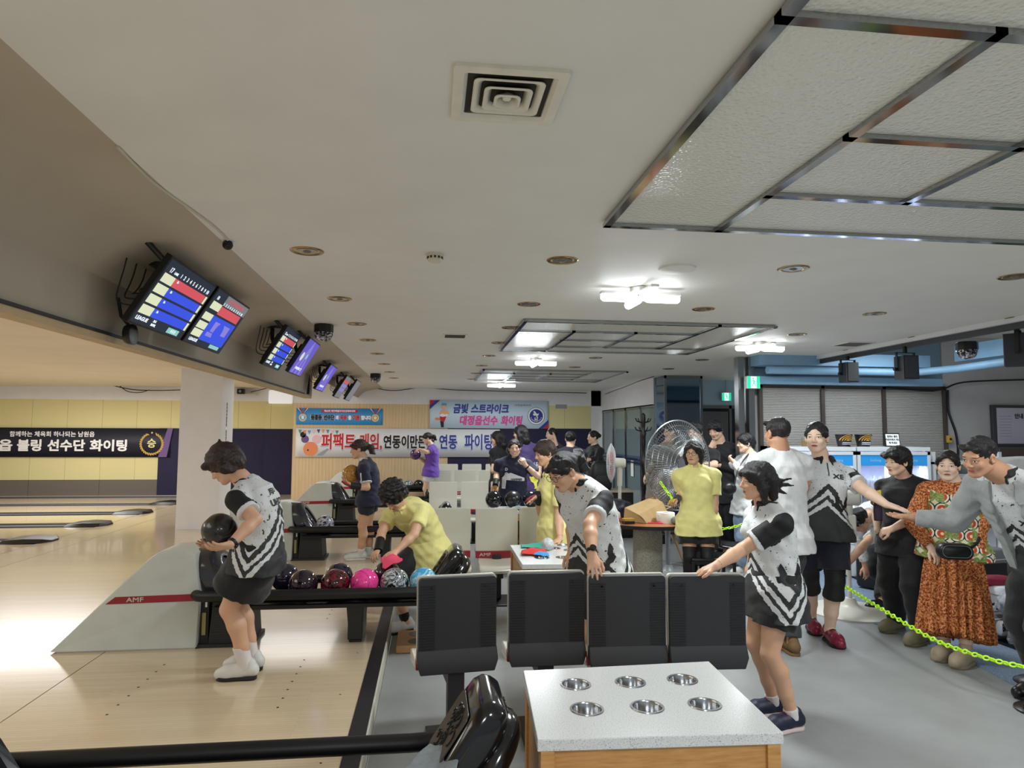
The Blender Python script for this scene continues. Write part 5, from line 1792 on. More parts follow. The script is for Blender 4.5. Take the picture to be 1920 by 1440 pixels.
# coat stand and the dark cabinet, backpack beyond the fan
t = thing('coat_stand', 'dark turned wood coat stand in front of the glass doors', 'coat stand', (3.42, 10.6, FL))
prof = []
for i in range(34):
 z = 2.0 * i / 33
 prof.append((0.022 + 0.016 * abs(math.sin(z * 9)) + (0.02 if i in (10, 20, 28) else 0), z))
prof.append((0.0, 2.03))
MB().lathe([(0.0, 0)] + prof, (0, 0, 0), 14).build('pole', mat('black_walnut', '#1B1614', 0.35), t)
m = MB()
for i in range(3):
 a = 2 * PI * i / 3
 m.tube([(0, 0, 0.25), (0.15 * math.cos(a), 0.15 * math.sin(a), 0.18), (0.26 * math.cos(a), 0.26 * math.sin(a), 0.02)], 0.018, 8)
m.build('foot', mat('black_walnut', '#1B1614', 0.35), t)
m = MB()
for zz in (1.72, 1.86):
 for i in range(4):
  a = 2 * PI * i / 4 + zz
  m.tube([(0, 0, zz), (0.12 * math.cos(a), 0.12 * math.sin(a), zz + 0.03), (0.15 * math.cos(a), 0.15 * math.sin(a), zz + 0.08)], 0.009, 6)
m.build('hook', mat('black_walnut', '#1B1614', 0.35), t)
t = thing('low_cabinet', 'low black cabinet below the glass doors behind the pink bladed fan', 'cabinet', (2.80, 11.0, FL))
MB().box((0, 0, 0.37), (1.0, 0.45, 0.72)).build('body', mat('black_brown_board', '#18161A', 0.5), t, bevel=0.006)
MB().box((0, 0, 0.75), (1.04, 0.49, 0.035)).build('worktop', mat('pale_wood_top', '#A39A8C', 0.5), t, bevel=0.004)
for sx in (-1, 1):
 d = MB().box((sx * 0.245, -0.232, 0.37), (0.47, 0.018, 0.64)).build('door', mat('black_brown_board', '#18161A', 0.5), t, bevel=0.004)
 MB().box((sx * 0.05, -0.248, 0.45), (0.014, 0.014, 0.12)).build('handle', M_STEEL, d)
t = thing('backpack', 'black backpack standing on the low black cabinet', 'backpack', (2.80, 10.95, FL + 0.769))
m = MB()
m.rings([[Vector((p[0], p[1], z)) for p in rrect(w_, d_, min(w_, d_) * 0.4, 4)] for w_, d_, z in ((0.32, 0.2, 0.0), (0.36, 0.24, 0.05), (0.36, 0.24, 0.25), (0.32, 0.2, 0.40), (0.2, 0.12, 0.46), (0.1, 0.06, 0.475))])
m.build('body', mat('black_nylon', '#101014', 0.6, bump=0.4, bscale=60), t, smooth=60)
m = MB(); m.rings([[Vector((p[0], p[1] - 0.14, z)) for p in rrect(w_, d_, 0.02, 3)] for w_, d_, z in ((0.24, 0.06, 0.03), (0.27, 0.09, 0.08), (0.27, 0.09, 0.18), (0.22, 0.06, 0.24))])
m.build('front_pocket', mat('black_nylon', '#101014', 0.6), t, smooth=60)
m = MB(); m.tube([(-0.05, 0, 0.46), (-0.04, 0, 0.52), (0.04, 0, 0.52), (0.05, 0, 0.46)], 0.01, 6)
m.build('handle', mat('black_nylon', '#101014', 0.6), t)
# ================================================================ drinks fridges
M_FR = mat('fridge_white', '#DDE1E6', 0.35)
M_FRIN = mat('fridge_lining', '#C9CEE8', 0.5)
M_STRIP = mat('fridge_led', '#E6EEFF', 0.4, emit=6, ecol='#C9D6FF')
def fridge(x0, x1, label):
 y0, y1, zt = 7.95, 8.48, 1.54
 t = thing('drinks_fridge', label, 'fridge', ((x0 + x1) / 2, y0, FL), 0, 'glass door drinks fridges under the shutter')
 w = x1 - x0
 m = MB()
 h = w / 2
 m.span((-h, 0.04, 0.0), (-h + 0.035, y1 - y0, zt))
 m.span((h - 0.035, 0.04, 0.0), (h, y1 - y0, zt))
 m.span((-h, y1 - y0 - 0.03, 0.0), (h, y1 - y0, zt))
 m.span((-h, 0.0, zt - 0.05), (h, y1 - y0, zt))
 m.span((-h, 0.04, 0.0), (h, y1 - y0, 0.22))
 m.build('body', M_FR, t, smooth=0)
 m = MB()
 m.span((-h + 0.036, y1 - y0 - 0.034, 0.221), (h - 0.036, y1 - y0 - 0.031, zt - 0.05))
 m.build('lining', M_FRIN, t, smooth=0)
 for i in range(2):
  a, b = (-h, -0.004) if i == 0 else (0.004, h)
  m = MB()
  for u0, u1, v0, v1 in ((a, b, zt - 0.10, zt - 0.06), (a, b, 0.20, 0.25), (a, a + 0.04, 0.20, zt - 0.06), (b - 0.04, b, 0.20, zt - 0.06)):
   m.span((u0, 0.0, v0), (u1, 0.035, v1))
  d = m.build('door', M_FR, t, smooth=0)
  MB().span((a + 0.04, 0.012, 0.25), (b - 0.04, 0.018, zt - 0.10)).build('pane', mat('fridge_glass', '#DCE6F2', 0.02, trans=1.0, alpha=0.35), d, smooth=0)
  m = MB()
  m.span((a + 0.04, 0.008, zt - 0.235), (b - 0.04, 0.0115, zt - 0.10), 0)
  put_text(m, 'Sunkang', 0.045, frame3(((a + b) / 2, 0.0075, zt - 0.168), (1, 0, 0), (0, 0, 1)), 1, extrude=0.0004, shear=0.2)
  m.build('header_strip', [mat('fridge_blue', '#2E8FD6', 0.35, emit=0.25, ecol='#2E8FD6'), mat('pale_blue_print', '#9CCBEE', 0.5)], d, smooth=0)
  m = MB()
  m.span((b - 0.06, 0.04, 0.26), (b - 0.045, 0.055, zt - 0.25))
  m.build('led_strip', M_STRIP, t, smooth=0)
 for zz in (0.45, 0.72, 0.98):
  m = MB()
  m.span((-h + 0.036, 0.07, zz - 0.008), (h - 0.036, y1 - y0 - 0.04, zz))
  m.build('shelf', mat('wire_shelf', '#E4E8F4', 0.4), t, smooth=0)
 area_light('fridge_light', ((x0 + x1) / 2, y0 + 0.12, FL + zt - 0.26), w * 0.8, 3.2, (0.80, 0.85, 1.0), sy=0.1)
 return t
fridge(5.35, 6.35, 'white glass door fridge behind the person in black tee, with bottles lit inside')
fridge(4.33, 5.33, 'white glass door fridge behind the tall woman, half hidden')
def bottle_mesh(cap, body, band):
 m = MB()
 m.lathe([(0.0, 0.0), (0.028, 0.0), (0.03, 0.01), (0.03, 0.12), (0.02, 0.155), (0.012, 0.17), (0.012, 0.175)], (0, 0, 0), 12, 0)
 m.lathe([(0.0305, 0.03), (0.0305, 0.10)], (0, 0, 0), 12, 1, cap=False)
 m.lathe([(0.013, 0.17), (0.013, 0.19), (0, 0.19)], (0, 0, 0), 10, 2)
 return m
bm = bottle_mesh(0, 0, 0)
bfirst = {}
BT = {'water': ('#D6E2F0', '#F2F2F6', '#E8E8EE'), 'red': ('#EDEDF4', '#D8465A', '#C8CCD8'), 'dark': ('#20283C', '#3A5C90', '#18202E'), 'can': ('#C9CEDA', '#B04050', '#C0C4CC')}
names = {'water': 'clear water bottle', 'red': 'red labelled bottle', 'dark': 'dark blue bottle', 'can': 'silver can shaped bottle'}
order = ['first', 'second', 'third', 'fourth', 'fifth', 'sixth', 'seventh', 'eighth', 'ninth', 'tenth', 'eleventh', 'twelfth']
for fx, shelves in ((5.35, ((0.98, 'water', 5, 0.13, 'upper shelf'), (0.72, 'red', 6, 0.13, 'middle shelf'), (0.45, 'dark', 7, 0.13, 'lower shelf'))), (4.33, ((0.98, 'water', 6, 0.13, 'upper shelf'), (0.72, 'can', 6, 0.13, 'middle shelf'), (0.45, 'dark', 6, 0.13, 'lower shelf')))):
 for z, kd, n, yy, sh in shelves:
  for i in range(n):
   lb = '%s, %s on the %s of the fridge behind the %s' % (names[kd], order[i], sh, 'black tee' if fx > 5 else 'tall woman')
   loc = (fx + 0.09 + 0.075 * i + (0.42 if (fx < 5) else 0.0), 7.95 + 0.13, FL + z)
   if kd not in bfirst:
    o = bm.build('drink_bottle', [mat('drink_%s_%d' % (kd, q), c, 0.25) for q, c in enumerate(BT[kd])], None)
    bfirst[kd] = o
   else:
    o = bfirst[kd].copy(); COL.objects.link(o)
   o.location = loc
   tag(o, lb, 'bottle', 'bottles in the drinks fridges')
# on top of the fridges
zt = FL + 1.54
for x, lb in ((5.30, 'black and yellow paper bucket on the fridge, the one nearer the tall woman'), (5.57, 'black and yellow paper bucket on the fridge, the one nearer the framed notice')):
 t = thing('snack_bucket', lb, 'bucket', (x, 8.15, zt), 0, 'paper buckets on the fridges')
 m = MB(); m.lathe([(0.075, 0.0), (0.105, 0.16), (0.10, 0.16), (0.072, 0.006)], (0, 0, 0), 28)
 m.build('body', mat('bucket_black', '#1A1A22', 0.4), t)
 m = MB()
 for i, (r0, r1) in enumerate(((0.0, 0.022), (0.034, 0.045), (0.058, 0.067), (0.08, 0.088))):
  pts = []
  vs, fs = [], []
  for q in range(15):
   a = PI * q / 14
   for r_ in (r0, r1):
    xx, zz = r_ * math.cos(a), 0.078 + r_ * math.sin(a) * 0.85
    rad = 0.075 + 0.03 * zz / 0.16 + 0.0012
    xx = max(-rad * 0.95, min(rad * 0.95, xx))
    vs.append((xx, -math.sqrt(max(0, rad * rad - xx * xx)), zz))
  fs = [[2 * q, 2 * q + 1, 2 * q + 3, 2 * q + 2] for q in range(14)]
  m.add(vs, fs, 0)
 for zz in (0.03, 0.05):
  vs = []
  for q in range(13):
   xx = -0.06 + 0.12 * q / 12
   rad = 0.075 + 0.03 * zz / 0.16 + 0.0012
   for dz in (0, 0.008):
    vs.append((xx, -math.sqrt(rad * rad - xx * xx), zz + dz))
  m.add(vs, [[2 * q, 2 * q + 2, 2 * q + 3, 2 * q + 1] for q in range(12)], 1)
 m.build('printed_rings', [mat('bucket_yellow', '#D9A43A', 0.5), mat('bucket_white', '#D8D8E0', 0.5)], t, smooth=0)
t = thing('framed_notice', 'black framed notice standing on the fridge', 'sign', (5.97, 8.15, zt))
m = MB(); m.box((0, 0, 0.09), (0.215, 0.02, 0.18), rot=(R(-8), 0, 0)); m.build('frame', M_BLACK, t, bevel=0.003)
m = MB(); m.M = Matrix.Translation((0, -0.0135, 0.09)) @ Matrix.Rotation(R(-8), 4, 'X')
m.box((0, 0, 0), (0.185, 0.004, 0.15), 0)
for i, s in enumerate(('음료는 셀프', '카운터에서 계산', '해 주세요')):
 put_text(m, s, 0.03, frame3((0, -0.003, 0.042 - 0.042 * i), (1, 0, 0), (0, 0, 1)), 1, bold=0.002, extrude=0.0003)
m.build('paper', [mat('white_notice', '#F0F0F0', 0.5), mat('ink_dark', '#30303A', 0.6)], t, smooth=0)
t = thing('drink_cup', 'clear cup of amber drink with a straw on the fridge', 'cup', (4.76, 8.15, zt))
MB().lathe([(0.035, 0), (0.045, 0.115), (0.043, 0.115), (0.033, 0.004)], (0, 0, 0), 20).build('cup', mat('clear_cup', '#D8DCD4', 0.05, trans=0.9, alpha=0.4), t)
MB().lathe([(0.0, 0.005), (0.032, 0.005), (0.039, 0.075), (0, 0.075)], (0, 0, 0), 18).build('drink', mat('amber_drink', '#C89A2E', 0.2), t)
MB().tube([(0, 0, 0.02), (0.02, 0, 0.2)], 0.004, 6).build('straw', mat('straw_white', '#E8E8E8', 0.4), t)
# poster box and counter shelf at the frame edge, cable on the shutter post
t = thing('notice_window', 'dark framed pale notice window high on the grey wall', 'notice board', (8.3, 8.58, 1.7))
MB().span((7.80, 8.55, 1.42), (8.9, 8.60, 2.0)).build('frame', mat('dark_frame', '#3B3D42', 0.4), t, world=True, bevel=0.004)
m = MB(); m.span((7.86, 8.545, 1.46), (8.86, 8.551, 1.96), 0)
put_text(m, '안내', 0.075, frame3((8.20, 8.543, 1.84), (1, 0, 0), (0, 0, 1)), 1, bold=0.006, extrude=0.0005)
for i in range(8):
 m.span((7.89, 8.544, 1.56 + 0.04 * i), (8.08, 8.5455, 1.566 + 0.04 * i), 2)
m.build('paper', [mat('lilac_paper', '#B9B5C4', 0.6), mat('ink_dark', '#30303A', 0.6), mat('ink_pale', '#8E8AA0', 0.6)], t, world=True, smooth=0)
t = thing('counter_shelf', 'steel edged counter shelf with green front under the notice window', 'counter', (8.3, 8.45, FL))
MB().span((7.65, 8.30, 1.30), (9.0, 8.58, 1.40)).build('worktop', mat('brown_steel', '#5C534E', 0.3, 0.6), t, world=True, bevel=0.005)
MB().span((7.70, 8.34, FL), (9.0, 8.58, 1.30)).build('front', mat('green_panel', '#5F7C70', 0.5), t, world=True, smooth=0)
t = thing('shelf_unit', 'white shelf unit with white boxes between the fridge and the wall', 'shelf', (6.85, 8.2, FL))
m = MB()
for x in (6.42, 7.36):
 m.span((x, 8.0, FL), (x + 0.04, 8.5, 1.36))
for z in (0.2, 0.55, 0.9, 1.32):
 m.span((6.42, 8.0, FL + z), (7.40, 8.5, FL + z + 0.03))
m.build('frame', M_FR, t, world=True, smooth=0)
bx = None
for i, (x, z) in enumerate(((6.66, 0.93), (6.98, 0.93), (6.66, 0.58), (6.98, 0.58), (7.2, 0.23))):
 o = MB().box((0, 0, 0.13), (0.26, 0.3, 0.26)).build('carton', mat('pale_carton', '#B9BEC8', 0.6, var=0.08), None, bevel=0.004) if bx is None else bx.copy()
 if bx is not None:
  COL.objects.link(o)
 bx = bx or o
 o.location = (x, 8.22, FL + z)
 tag(o, ['pale carton on the upper shelf, beside the fridge', 'pale carton on the upper shelf, away from the fridge', 'pale carton on the middle shelf, beside the fridge', 'pale carton on the middle shelf, away from the fridge', 'pale carton on the lowest shelf'][i], 'box', 'cartons on the white shelf')
cable('shutter_cord', smooth_pts([Vector(p) for p in ((7.14, 8.56, 2.2), (7.13, 8.55, 1.9), (7.20, 8.52, 1.6), (7.22, 8.52, 1.3), (7.16, 8.54, 1.15))]), 0.016, 'black cord bundle hanging beside the shutter')
t = thing('key_switch', 'yellow switch box on the shutter post', 'switch', (7.12, 8.55, 1.52))
MB().box((0, 0, 0), (0.06, 0.05, 0.1)).build('box', mat('switch_yellow', '#B8932E', 0.5), t, bevel=0.006)
MB().cyl((0, -0.025, 0.0), (0, -0.035, 0.0), 0.015, 14).build('knob', M_BLACK, t)
cable('wall_cable', smooth_pts([Vector(p) for p in ((6.2, 8.55, 2.22), (6.7, 8.54, 2.19), (7.0, 8.53, 2.2), (7.3, 8.53, 2.30), (7.8, 8.53, 2.34), (8.9, 8.53, 2.38))]), 0.013, 'black cable running along the grey wall above the shutter')
# ================================================================ runner mat, bags, chain
k = NT('blue_grey_carpet')
k.color(k.ramp(k.noise(k.coord(), 120, 3, 0.7), [(0.35, lin('#5F7086')), (0.65, lin('#8C9DB4'))]))
k.set(Roughness=0.9)
m = MB()
e0 = [at(px, py, z=FL) for px, py in ((1450, 1040), (1500, 1078), (1640, 1170), (1830, 1248), (1920, 1296), (2050, 1350))]
e1 = [p + Vector((0.72, 0.12, 0)) for p in e0]
for i in range(len(e0) - 1):
 m.add([e0[i], e1[i], e1[i + 1], e0[i + 1]] + [p + Vector((0, 0, 0.006)) for p in (e0[i], e1[i], e1[i + 1], e0[i + 1])], [[4, 7, 6, 5], [0, 1, 2, 3], [0, 3, 7, 4], [1, 5, 6, 2]])
tag(m.build('runner_mat', k.m, smooth=0), 'long blue grey runner mat along the row of bags', 'mat')
m = MB()
e2 = [p + Vector((0.60, 0.10, 0.007)) for p in e0]
e3 = [p + Vector((1.5, 0.25, 0.007)) for p in e0]
for i in range(len(e0) - 1):
 a, b, c, d = e2[i], e3[i], e3[i + 1], e2[i + 1]
 z = Vector((0, 0, 0.02))
 m.add([a, b, c, d, a + z, b + z, c + z, d + z], [[4, 7, 6, 5], [0, 1, 2, 3], [0, 3, 7, 4], [1, 5, 6, 2]])
tag(m.build('floor_board', mat('black_board', '#0E0E10', 0.4), smooth=0), 'low black platform under the bags', 'platform')
zb_ = FL + 0.028
M_BAGB = mat('bag_black', '#15161A', 0.6, bump=0.3, bscale=150)
M_BAGW = mat('bag_white', '#D5D8DC', 0.5, bump=0.2, bscale=150)
M_BAGG = mat('bag_grey', '#6E7072', 0.7, bump=0.3, bscale=200)
def gear_bag(x, y, rz, s, body, panel, label, txt=None, tcol=None):
 t = thing('gear_bag', label, 'bag', (x, y, zb_), rz, 'ball bags along the counter')
 w, d, h = s
 m = MB()
 m.rings([[Vector((p[0], p[1], z)) for p in rrect(w * a, d * b, 0.05, 4)] for a, b, z in ((0.95, 0.92, 0.0), (1, 1, 0.03), (1, 1, h * 0.8), (0.93, 0.9, h * 0.96), (0.8, 0.75, h))])
 m.build('body', body, t, smooth=50)
 m = MB()
 m.rings([[Vector((p[0], -d / 2 - yo, p[1] + h * 0.45)) for p in rrect(w * 0.72 * a, h * 0.62 * a, 0.04, 4)] for a, yo in ((1.0, -0.02), (1.0, 0.022), (0.9, 0.034))])
 pk = m.build('front_pocket', panel, t, smooth=50)
 if txt:
  m = MB()
  put_text(m, txt, 0.085, frame3((0, -d / 2 - 0.036, h * 0.5), (1, 0, 0), (0, 0, 1)), 0, bold=0.006, extrude=0.0006, fit=w * 0.58)
  m.build('lettering', tcol or M_BLACK, pk, smooth=0)
 m = MB()
 m.tube([(-w * 0.2, 0, h * 0.98), (-w * 0.18, 0, h + 0.05), (w * 0.18, 0, h + 0.05), (w * 0.2, 0, h * 0.98)], 0.012, 8)
 m.build('handle', M_BAGB, t)
 m = MB()
 m.tube([(p[0], p[1], h * 0.82) for p in rrect(w * 1.01, d * 1.01, 0.05, 5)], 0.005, 5, loop=True)
 m.build('zip', mat('zip_white', '#C4C8CC', 0.5), t)
 return t
def gb(px, py, *a, **k_):
 p = at(px, py, z=zb_)
 return gear_bag(p.x, p.y, *a, **k_)
gb(1640, 1098, 0.5, (0.34, 0.26, 0.42), M_BAGB, M_BAGB, 'black wheeled bag with white piping behind the fan pole')
gb(1690, 1085, 0.35, (0.36, 0.28, 0.50), M_BAGB, M_BAGW, 'tall black and white bag behind the person in black tee', txt='Brunswick')
gb(1600, 1075, 0.55, (0.36, 0.28, 0.46), M_BAGW, M_BAGB, 'white bag with black pocket and stripes behind the tall woman')
gb(1880, 1165, 0.2, (0.44, 0.32, 0.34), M_BAGW, M_BAGG, 'white and grey sports bag beside the man in grey jacket', txt='Brunswick')
gb(1863, 1190, 0.2, (0.32, 0.22, 0.20), M_BAGG, M_BAGW, 'small grey and white bag with lettering in front of the sports bag', txt='Brunswick')
gb(1530, 1050, 0.6, (0.3, 0.24, 0.3), M_BAGB, M_BAGB, 'small black bag behind the knee brace of the tall woman')
gear_bag(5.45, 6.25, 0.2, (0.5, 0.35, 0.55), M_BAGG, M_BAGB, 'dark grey upright bag behind the white sports bag')
p = at(1905, 1215, z=zb_)
lump('fluffy_bag', 'black and white fluffy patterned bag at the platform edge', 'bag', (p.x + 0.12, p.y, zb_), 0.14, (1.0, 0.9, 0.9), ball_mat('fluffy_print', ['#1A1A1C', '#C9CACC', '#2A2A2C', '#DADADA'], 22, 2, 0.9), seed=8)
lump('pom_pom', 'pale grey fluffy pompom above the patterned bag', 'pompom', (p.x + 0.10, p.y + 0.16, zb_ + 0.22), 0.085, (1.0, 1.0, 1.1), mat('fluff_grey', '#B9BDC8', 0.95, var=0.2, vscale=30, bump=1, bscale=80), seed=11)
p = at(1872, 1094, y=5.55)
lump('red_pouch', 'dark red pouch lying on the dark grey bag', 'bag', (p.x, 5.60, p.z - 0.03), 0.13, (1.7, 0.7, 0.4), mat('wine_cloth', '#7A1B2E', 0.7), seed=9, amp=0.15)
p = at(1694, 1165, z=zb_)
t = thing('water_bottle', 'pale plastic bottle on the floor between the clogs of the person in black', 'bottle', (p.x + 0.02, p.y + 0.1, zb_))
MB().lathe([(0.0, 0), (0.035, 0), (0.037, 0.01), (0.037, 0.15), (0.02, 0.19), (0.014, 0.2), (0.014, 0.215)], (0, 0, 0), 18).build('body', mat('pale_pet', '#C9D2DC', 0.15, trans=0.4), t)
MB().lathe([(0.016, 0.205), (0.016, 0.228), (0, 0.228)], (0, 0, 0), 14).build('cap', M_FR, t)
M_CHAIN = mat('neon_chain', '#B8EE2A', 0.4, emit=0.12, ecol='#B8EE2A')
def chain(label, pts, link=0.05, r=0.006, w=0.014):
 P_ = smooth_pts([Vector(p) for p in pts], 20)
 L_ = [0.0]
 for a, b in zip(P_, P_[1:]):
  L_.append(L_[-1] + (b - a).length)
 n = int(L_[-1] / (link * 0.74))
 m = MB()
 j = 0
 for i in range(n):
  s = L_[-1] * (i + 0.5) / n
  while j < len(L_) - 2 and L_[j + 1] < s:
   j += 1
  c = P_[j].lerp(P_[j + 1], (s - L_[j]) / max(1e-9, L_[j + 1] - L_[j]))
  d = (P_[j + 1] - P_[j]).normalized()
  u = d.cross(Vector((0, 0, 1))).normalized()
  v = u.cross(d)
  q = (u if i % 2 else v)
  q = (u * math.cos(0.8 + i * PI / 2) + v * math.sin(0.8 + i * PI / 2))
  loop = []
  for k_ in range(10):
   a = 2 * PI * k_ / 10
   loop.append(c + d * (math.cos(a) * (link / 2 - r)) + q * (math.sin(a) * w))
  m.tube(loop, r, 5, loop=True)
 return tag(m.build('barrier_chain', M_CHAIN), label, 'chain')
chain('neon yellow plastic chain sagging past the clogs and dress', [at(1560, 1085, y=6.05), at(1590, 1103, y=5.75), at(1650, 1140, y=5.15), at(1745, 1196, y=4.55), at(1830, 1228, y=4.15), at(1920, 1250, y=3.9), at(2040, 1262, y=3.6)])
chain('short neon yellow chain behind the woman in the yellow polo', [at(1322, 990, y=7.28), at(1345, 992, y=7.28), at(1372, 989, y=7.28), at(1399, 981, y=7.28)], 0.05)
chain('neon yellow chain hanging from the big steel fan', [at(1237, 903, y=7.15), at(1248, 918, y=7.13), at(1260, 935, y=7.12)], 0.05)
for (px, py, lb) in ((1935, 1284, 'round black stanchion base at the frame edge, the one beside the mat'), (1940, 1336, 'round black stanchion base at the frame edge, the one on the plain floor')):
 p = at(px, py, z=FL)
 t = thing('chain_stanchion', lb, 'stanchion', (p.x + 0.06, p.y, FL), 0, 'chain stanchions at the frame edge')
 MB().lathe([(0.15, 0), (0.15, 0.012), (0.12, 0.03), (0.03, 0.045), (0, 0.045)], (0, 0, 0), 28).build('base', M_BLACK, t)
 MB().cyl((0, 0, 0.04), (0, 0, 0.9), 0.02, 12).build('pole', M_CHAIN, t)
# ================================================================ people: smooth implicit bodies and clothes
def npv(p):
 return np.array([p[0], p[1], p[2]], dtype=np.float64)
def unit(v):
 v = np.asarray(v, float)
 n = np.linalg.norm(v)
 return v / n if n > 1e-9 else v
class SDF:
 def __init__(self):
  self.p = []
  self.clips = []
 def rc(self, a, b, ra, rb=None, k=0.02, sub=False, flat=False):
  a, b = npv(a), npv(b)
  rb = ra if rb is None else rb
  R_ = max(ra, rb)
  lo, hi = np.minimum(a, b) - R_, np.maximum(a, b) + R_
  ab = b - a
  L2 = max(1e-9, ab @ ab)
  def f(q):
   tr = (q - a) @ ab / L2
   t = np.clip(tr, 0, 1)
   d = np.linalg.norm(q - a - t[:, None] * ab, axis=1) - (ra + (rb - ra) * t)
   return np.maximum(d, (tr - 1) * math.sqrt(L2)) if flat else d
  self.p.append((f, lo, hi, k, sub))
  return self
 def chain(self, pts, rs, k=0.02, flat=False):
  for i in range(len(pts) - 1):
   self.rc(pts[i], pts[i + 1], rs[i], rs[i + 1], k, flat=flat and i == len(pts) - 2)
  return self
 def el(self, c, r, M=None, k=0.02, sub=False):
  c, r = npv(c), np.array(r, float)
  M = np.eye(3) if M is None else np.asarray(M)          # columns = axes
  R_ = r.max()
  def f(q):
   l = (q - c) @ M
   k0 = np.linalg.norm(l / r, axis=1)
   k1 = np.linalg.norm(l / (r * r), axis=1)
   return np.where(k0 < 1e-6, -r.min(), k0 * (k0 - 1) / np.maximum(k1, 1e-9))
  self.p.append((f, c - R_, c + R_, k, sub))
  return self
 def loft(self, P_, A, B, right, O=None, k=0.02, e=2.3, sub=False):
  """stack of super-ellipses along the polyline P_; A half widths (along right), B half depths"""
  P_ = [npv(p) for p in P_]
  n = len(P_)
  A, B = np.array(A, float), np.array(B, float)
  Rv = [unit(r) for r in (right if isinstance(right, list) else [right] * n)]
  lo = np.min(P_, axis=0) - max(A.max(), B.max())
  hi = np.max(P_, axis=0) + max(A.max(), B.max())
  loc = self.loft_local(P_, Rv)
  def f(q):
   u, w, t, cap = loc(q)
   a = np.interp(t, np.arange(n), A)
   b = np.interp(t, np.arange(n), B)
   if O is not None:
    w = w - np.interp(t, np.arange(n), O)
   g = (np.abs(u / a) ** e + np.abs(w / b) ** e) ** (1 / e)
   d = (g - 1) * np.minimum(a, b)
   return np.where(cap > 0, np.sqrt(np.maximum(d, 0) ** 2 + cap ** 2) + np.minimum(d, 0) * 0.0, np.maximum(d, cap))
  self.p.append((f, lo, hi, k, sub))
  return self
 @staticmethod
 def loft_local(P_, Rv):
  n = len(P_)
  def loc(q):
   best = np.full(len(q), 1e9)
   U, Wd, T, C = (np.zeros(len(q)) for _ in range(4))
   for i in range(n - 1):
    a, b = P_[i], P_[i + 1]
    ab = b - a
    L = np.linalg.norm(ab)
    d = ab / L
    tr = (q - a) @ d / L
    t = np.clip(tr, 0, 1)
    v = q - a - t[:, None] * ab
    dist = (v * v).sum(1)
    r0 = unit(Rv[i] - d * (Rv[i] @ d))
    r1 = unit(Rv[i + 1] - d * (Rv[i + 1] @ d))
    rr = r0 + t[:, None] * (r1 - r0)
    rr /= np.linalg.norm(rr, axis=1)[:, None]
    ff = np.cross(d, rr)
    m = dist < best
    best = np.where(m, dist, best)
    U = np.where(m, (v * rr).sum(1), U)
    Wd = np.where(m, (v * ff).sum(1), Wd)
    T = np.where(m, i + t, T)
    cp = np.full(len(q), -1.0)
    if i == 0:
     cp = np.maximum(cp, -tr * L)
    if i == n - 2:
     cp = np.maximum(cp, (tr - 1) * L)
    C = np.where(m, cp, C)
   return U, Wd, T, C
  return loc
 def clip(self, n, c):
  self.clips.append((unit(n), npv(c)))
  return self
 def bounds(self):
  a = [p for p in self.p if not p[4]]
  return np.min([p[1] for p in a], axis=0) - 0.03, np.max([p[2] for p in a], axis=0) + 0.03
 def ev(self, q):
  d = np.full(len(q), 0.5)
  for f, lo, hi, k, sub in self.p:
   m = ((q > lo - 0.09 - k) & (q < hi + 0.09 + k)).all(1)
   if not m.any():
    continue
   x = f(q[m])
   o = d[m]
   if sub:
    d[m] = np.maximum(o, -x)
   else:
    h = np.clip(0.5 + 0.5 * (o - x) / k, 0, 1)
    d[m] = o + (x - o) * h - k * h * (1 - h)
  if getattr(self, 'disp', None) is not None:
   d = d + self.disp(q)
  for n, c in self.clips:
   d = np.maximum(d, (q - c) @ n)
  return d
 def mesh(self, h):
  lo, hi = self.bounds()
  nb = np.maximum(1, np.ceil((hi - lo) / (8 * h)).astype(int))
  bx = [np.arange(n) for n in nb]
  G = np.stack(np.meshgrid(*bx, indexing='ij'), -1).reshape(-1, 3)
  cen = lo + (G * 8 + 3.5) * h
  dc = self.ev(cen)
  act = np.abs(dc) < 8 * h * 1.05 + 0.012
  D = np.repeat(np.repeat(np.repeat(dc.reshape(nb).astype(np.float32), 8, 0), 8, 1), 8, 2)
  off = np.stack(np.meshgrid(*[np.arange(8)] * 3, indexing='ij'), -1).reshape(-1, 3)
  Ga = G[act]
  for s in range(0, len(Ga), 600):
   g = Ga[s:s + 600]
   idx = (g[:, None, :] * 8 + off[None]).reshape(-1, 3)
   D[idx[:, 0], idx[:, 1], idx[:, 2]] = self.ev(lo + idx * h)
  D[[0, -1]] = 1; D[:, [0, -1]] = 1; D[:, :, [0, -1]] = 1
  sgn = (D < 0)
  X, Y, Z = D.shape
  cnt = np.zeros((X - 1, Y - 1, Z - 1), np.uint8)
  for i in (0, 1):
   for j in (0, 1):
    for k_ in (0, 1):
     cnt += sgn[i:X - 1 + i, j:Y - 1 + j, k_:Z - 1 + k_]
  cells = np.argwhere((cnt > 0) & (cnt < 8))
  cid = np.full((X - 1, Y - 1, Z - 1), -1, np.int32)
  cid[tuple(cells.T)] = np.arange(len(cells))
  co = [(i, j, k_) for i in (0, 1) for j in (0, 1) for k_ in (0, 1)]
  V8 = np.stack([D[cells[:, 0] + c[0], cells[:, 1] + c[1], cells[:, 2] + c[2]] for c in co], 1)
  acc = np.zeros((len(cells), 3)); num = np.zeros(len(cells))
  for a in range(8):
   for b in range(a + 1, 8):
    df = np.abs(np.array(co[a]) - np.array(co[b]))
    if df.sum() != 1:
     continue
    va, vb = V8[:, a], V8[:, b]
    m = (va < 0) != (vb < 0)
    t = np.where(m, va / np.where(np.abs(va - vb) < 1e-12, 1, va - vb), 0)
    acc += np.where(m[:, None], np.array(co[a]) + t[:, None] * (np.array(co[b]) - np.array(co[a])), 0)
    num += m
  verts = lo + (cells + acc / num[:, None]) * h
  quads = []
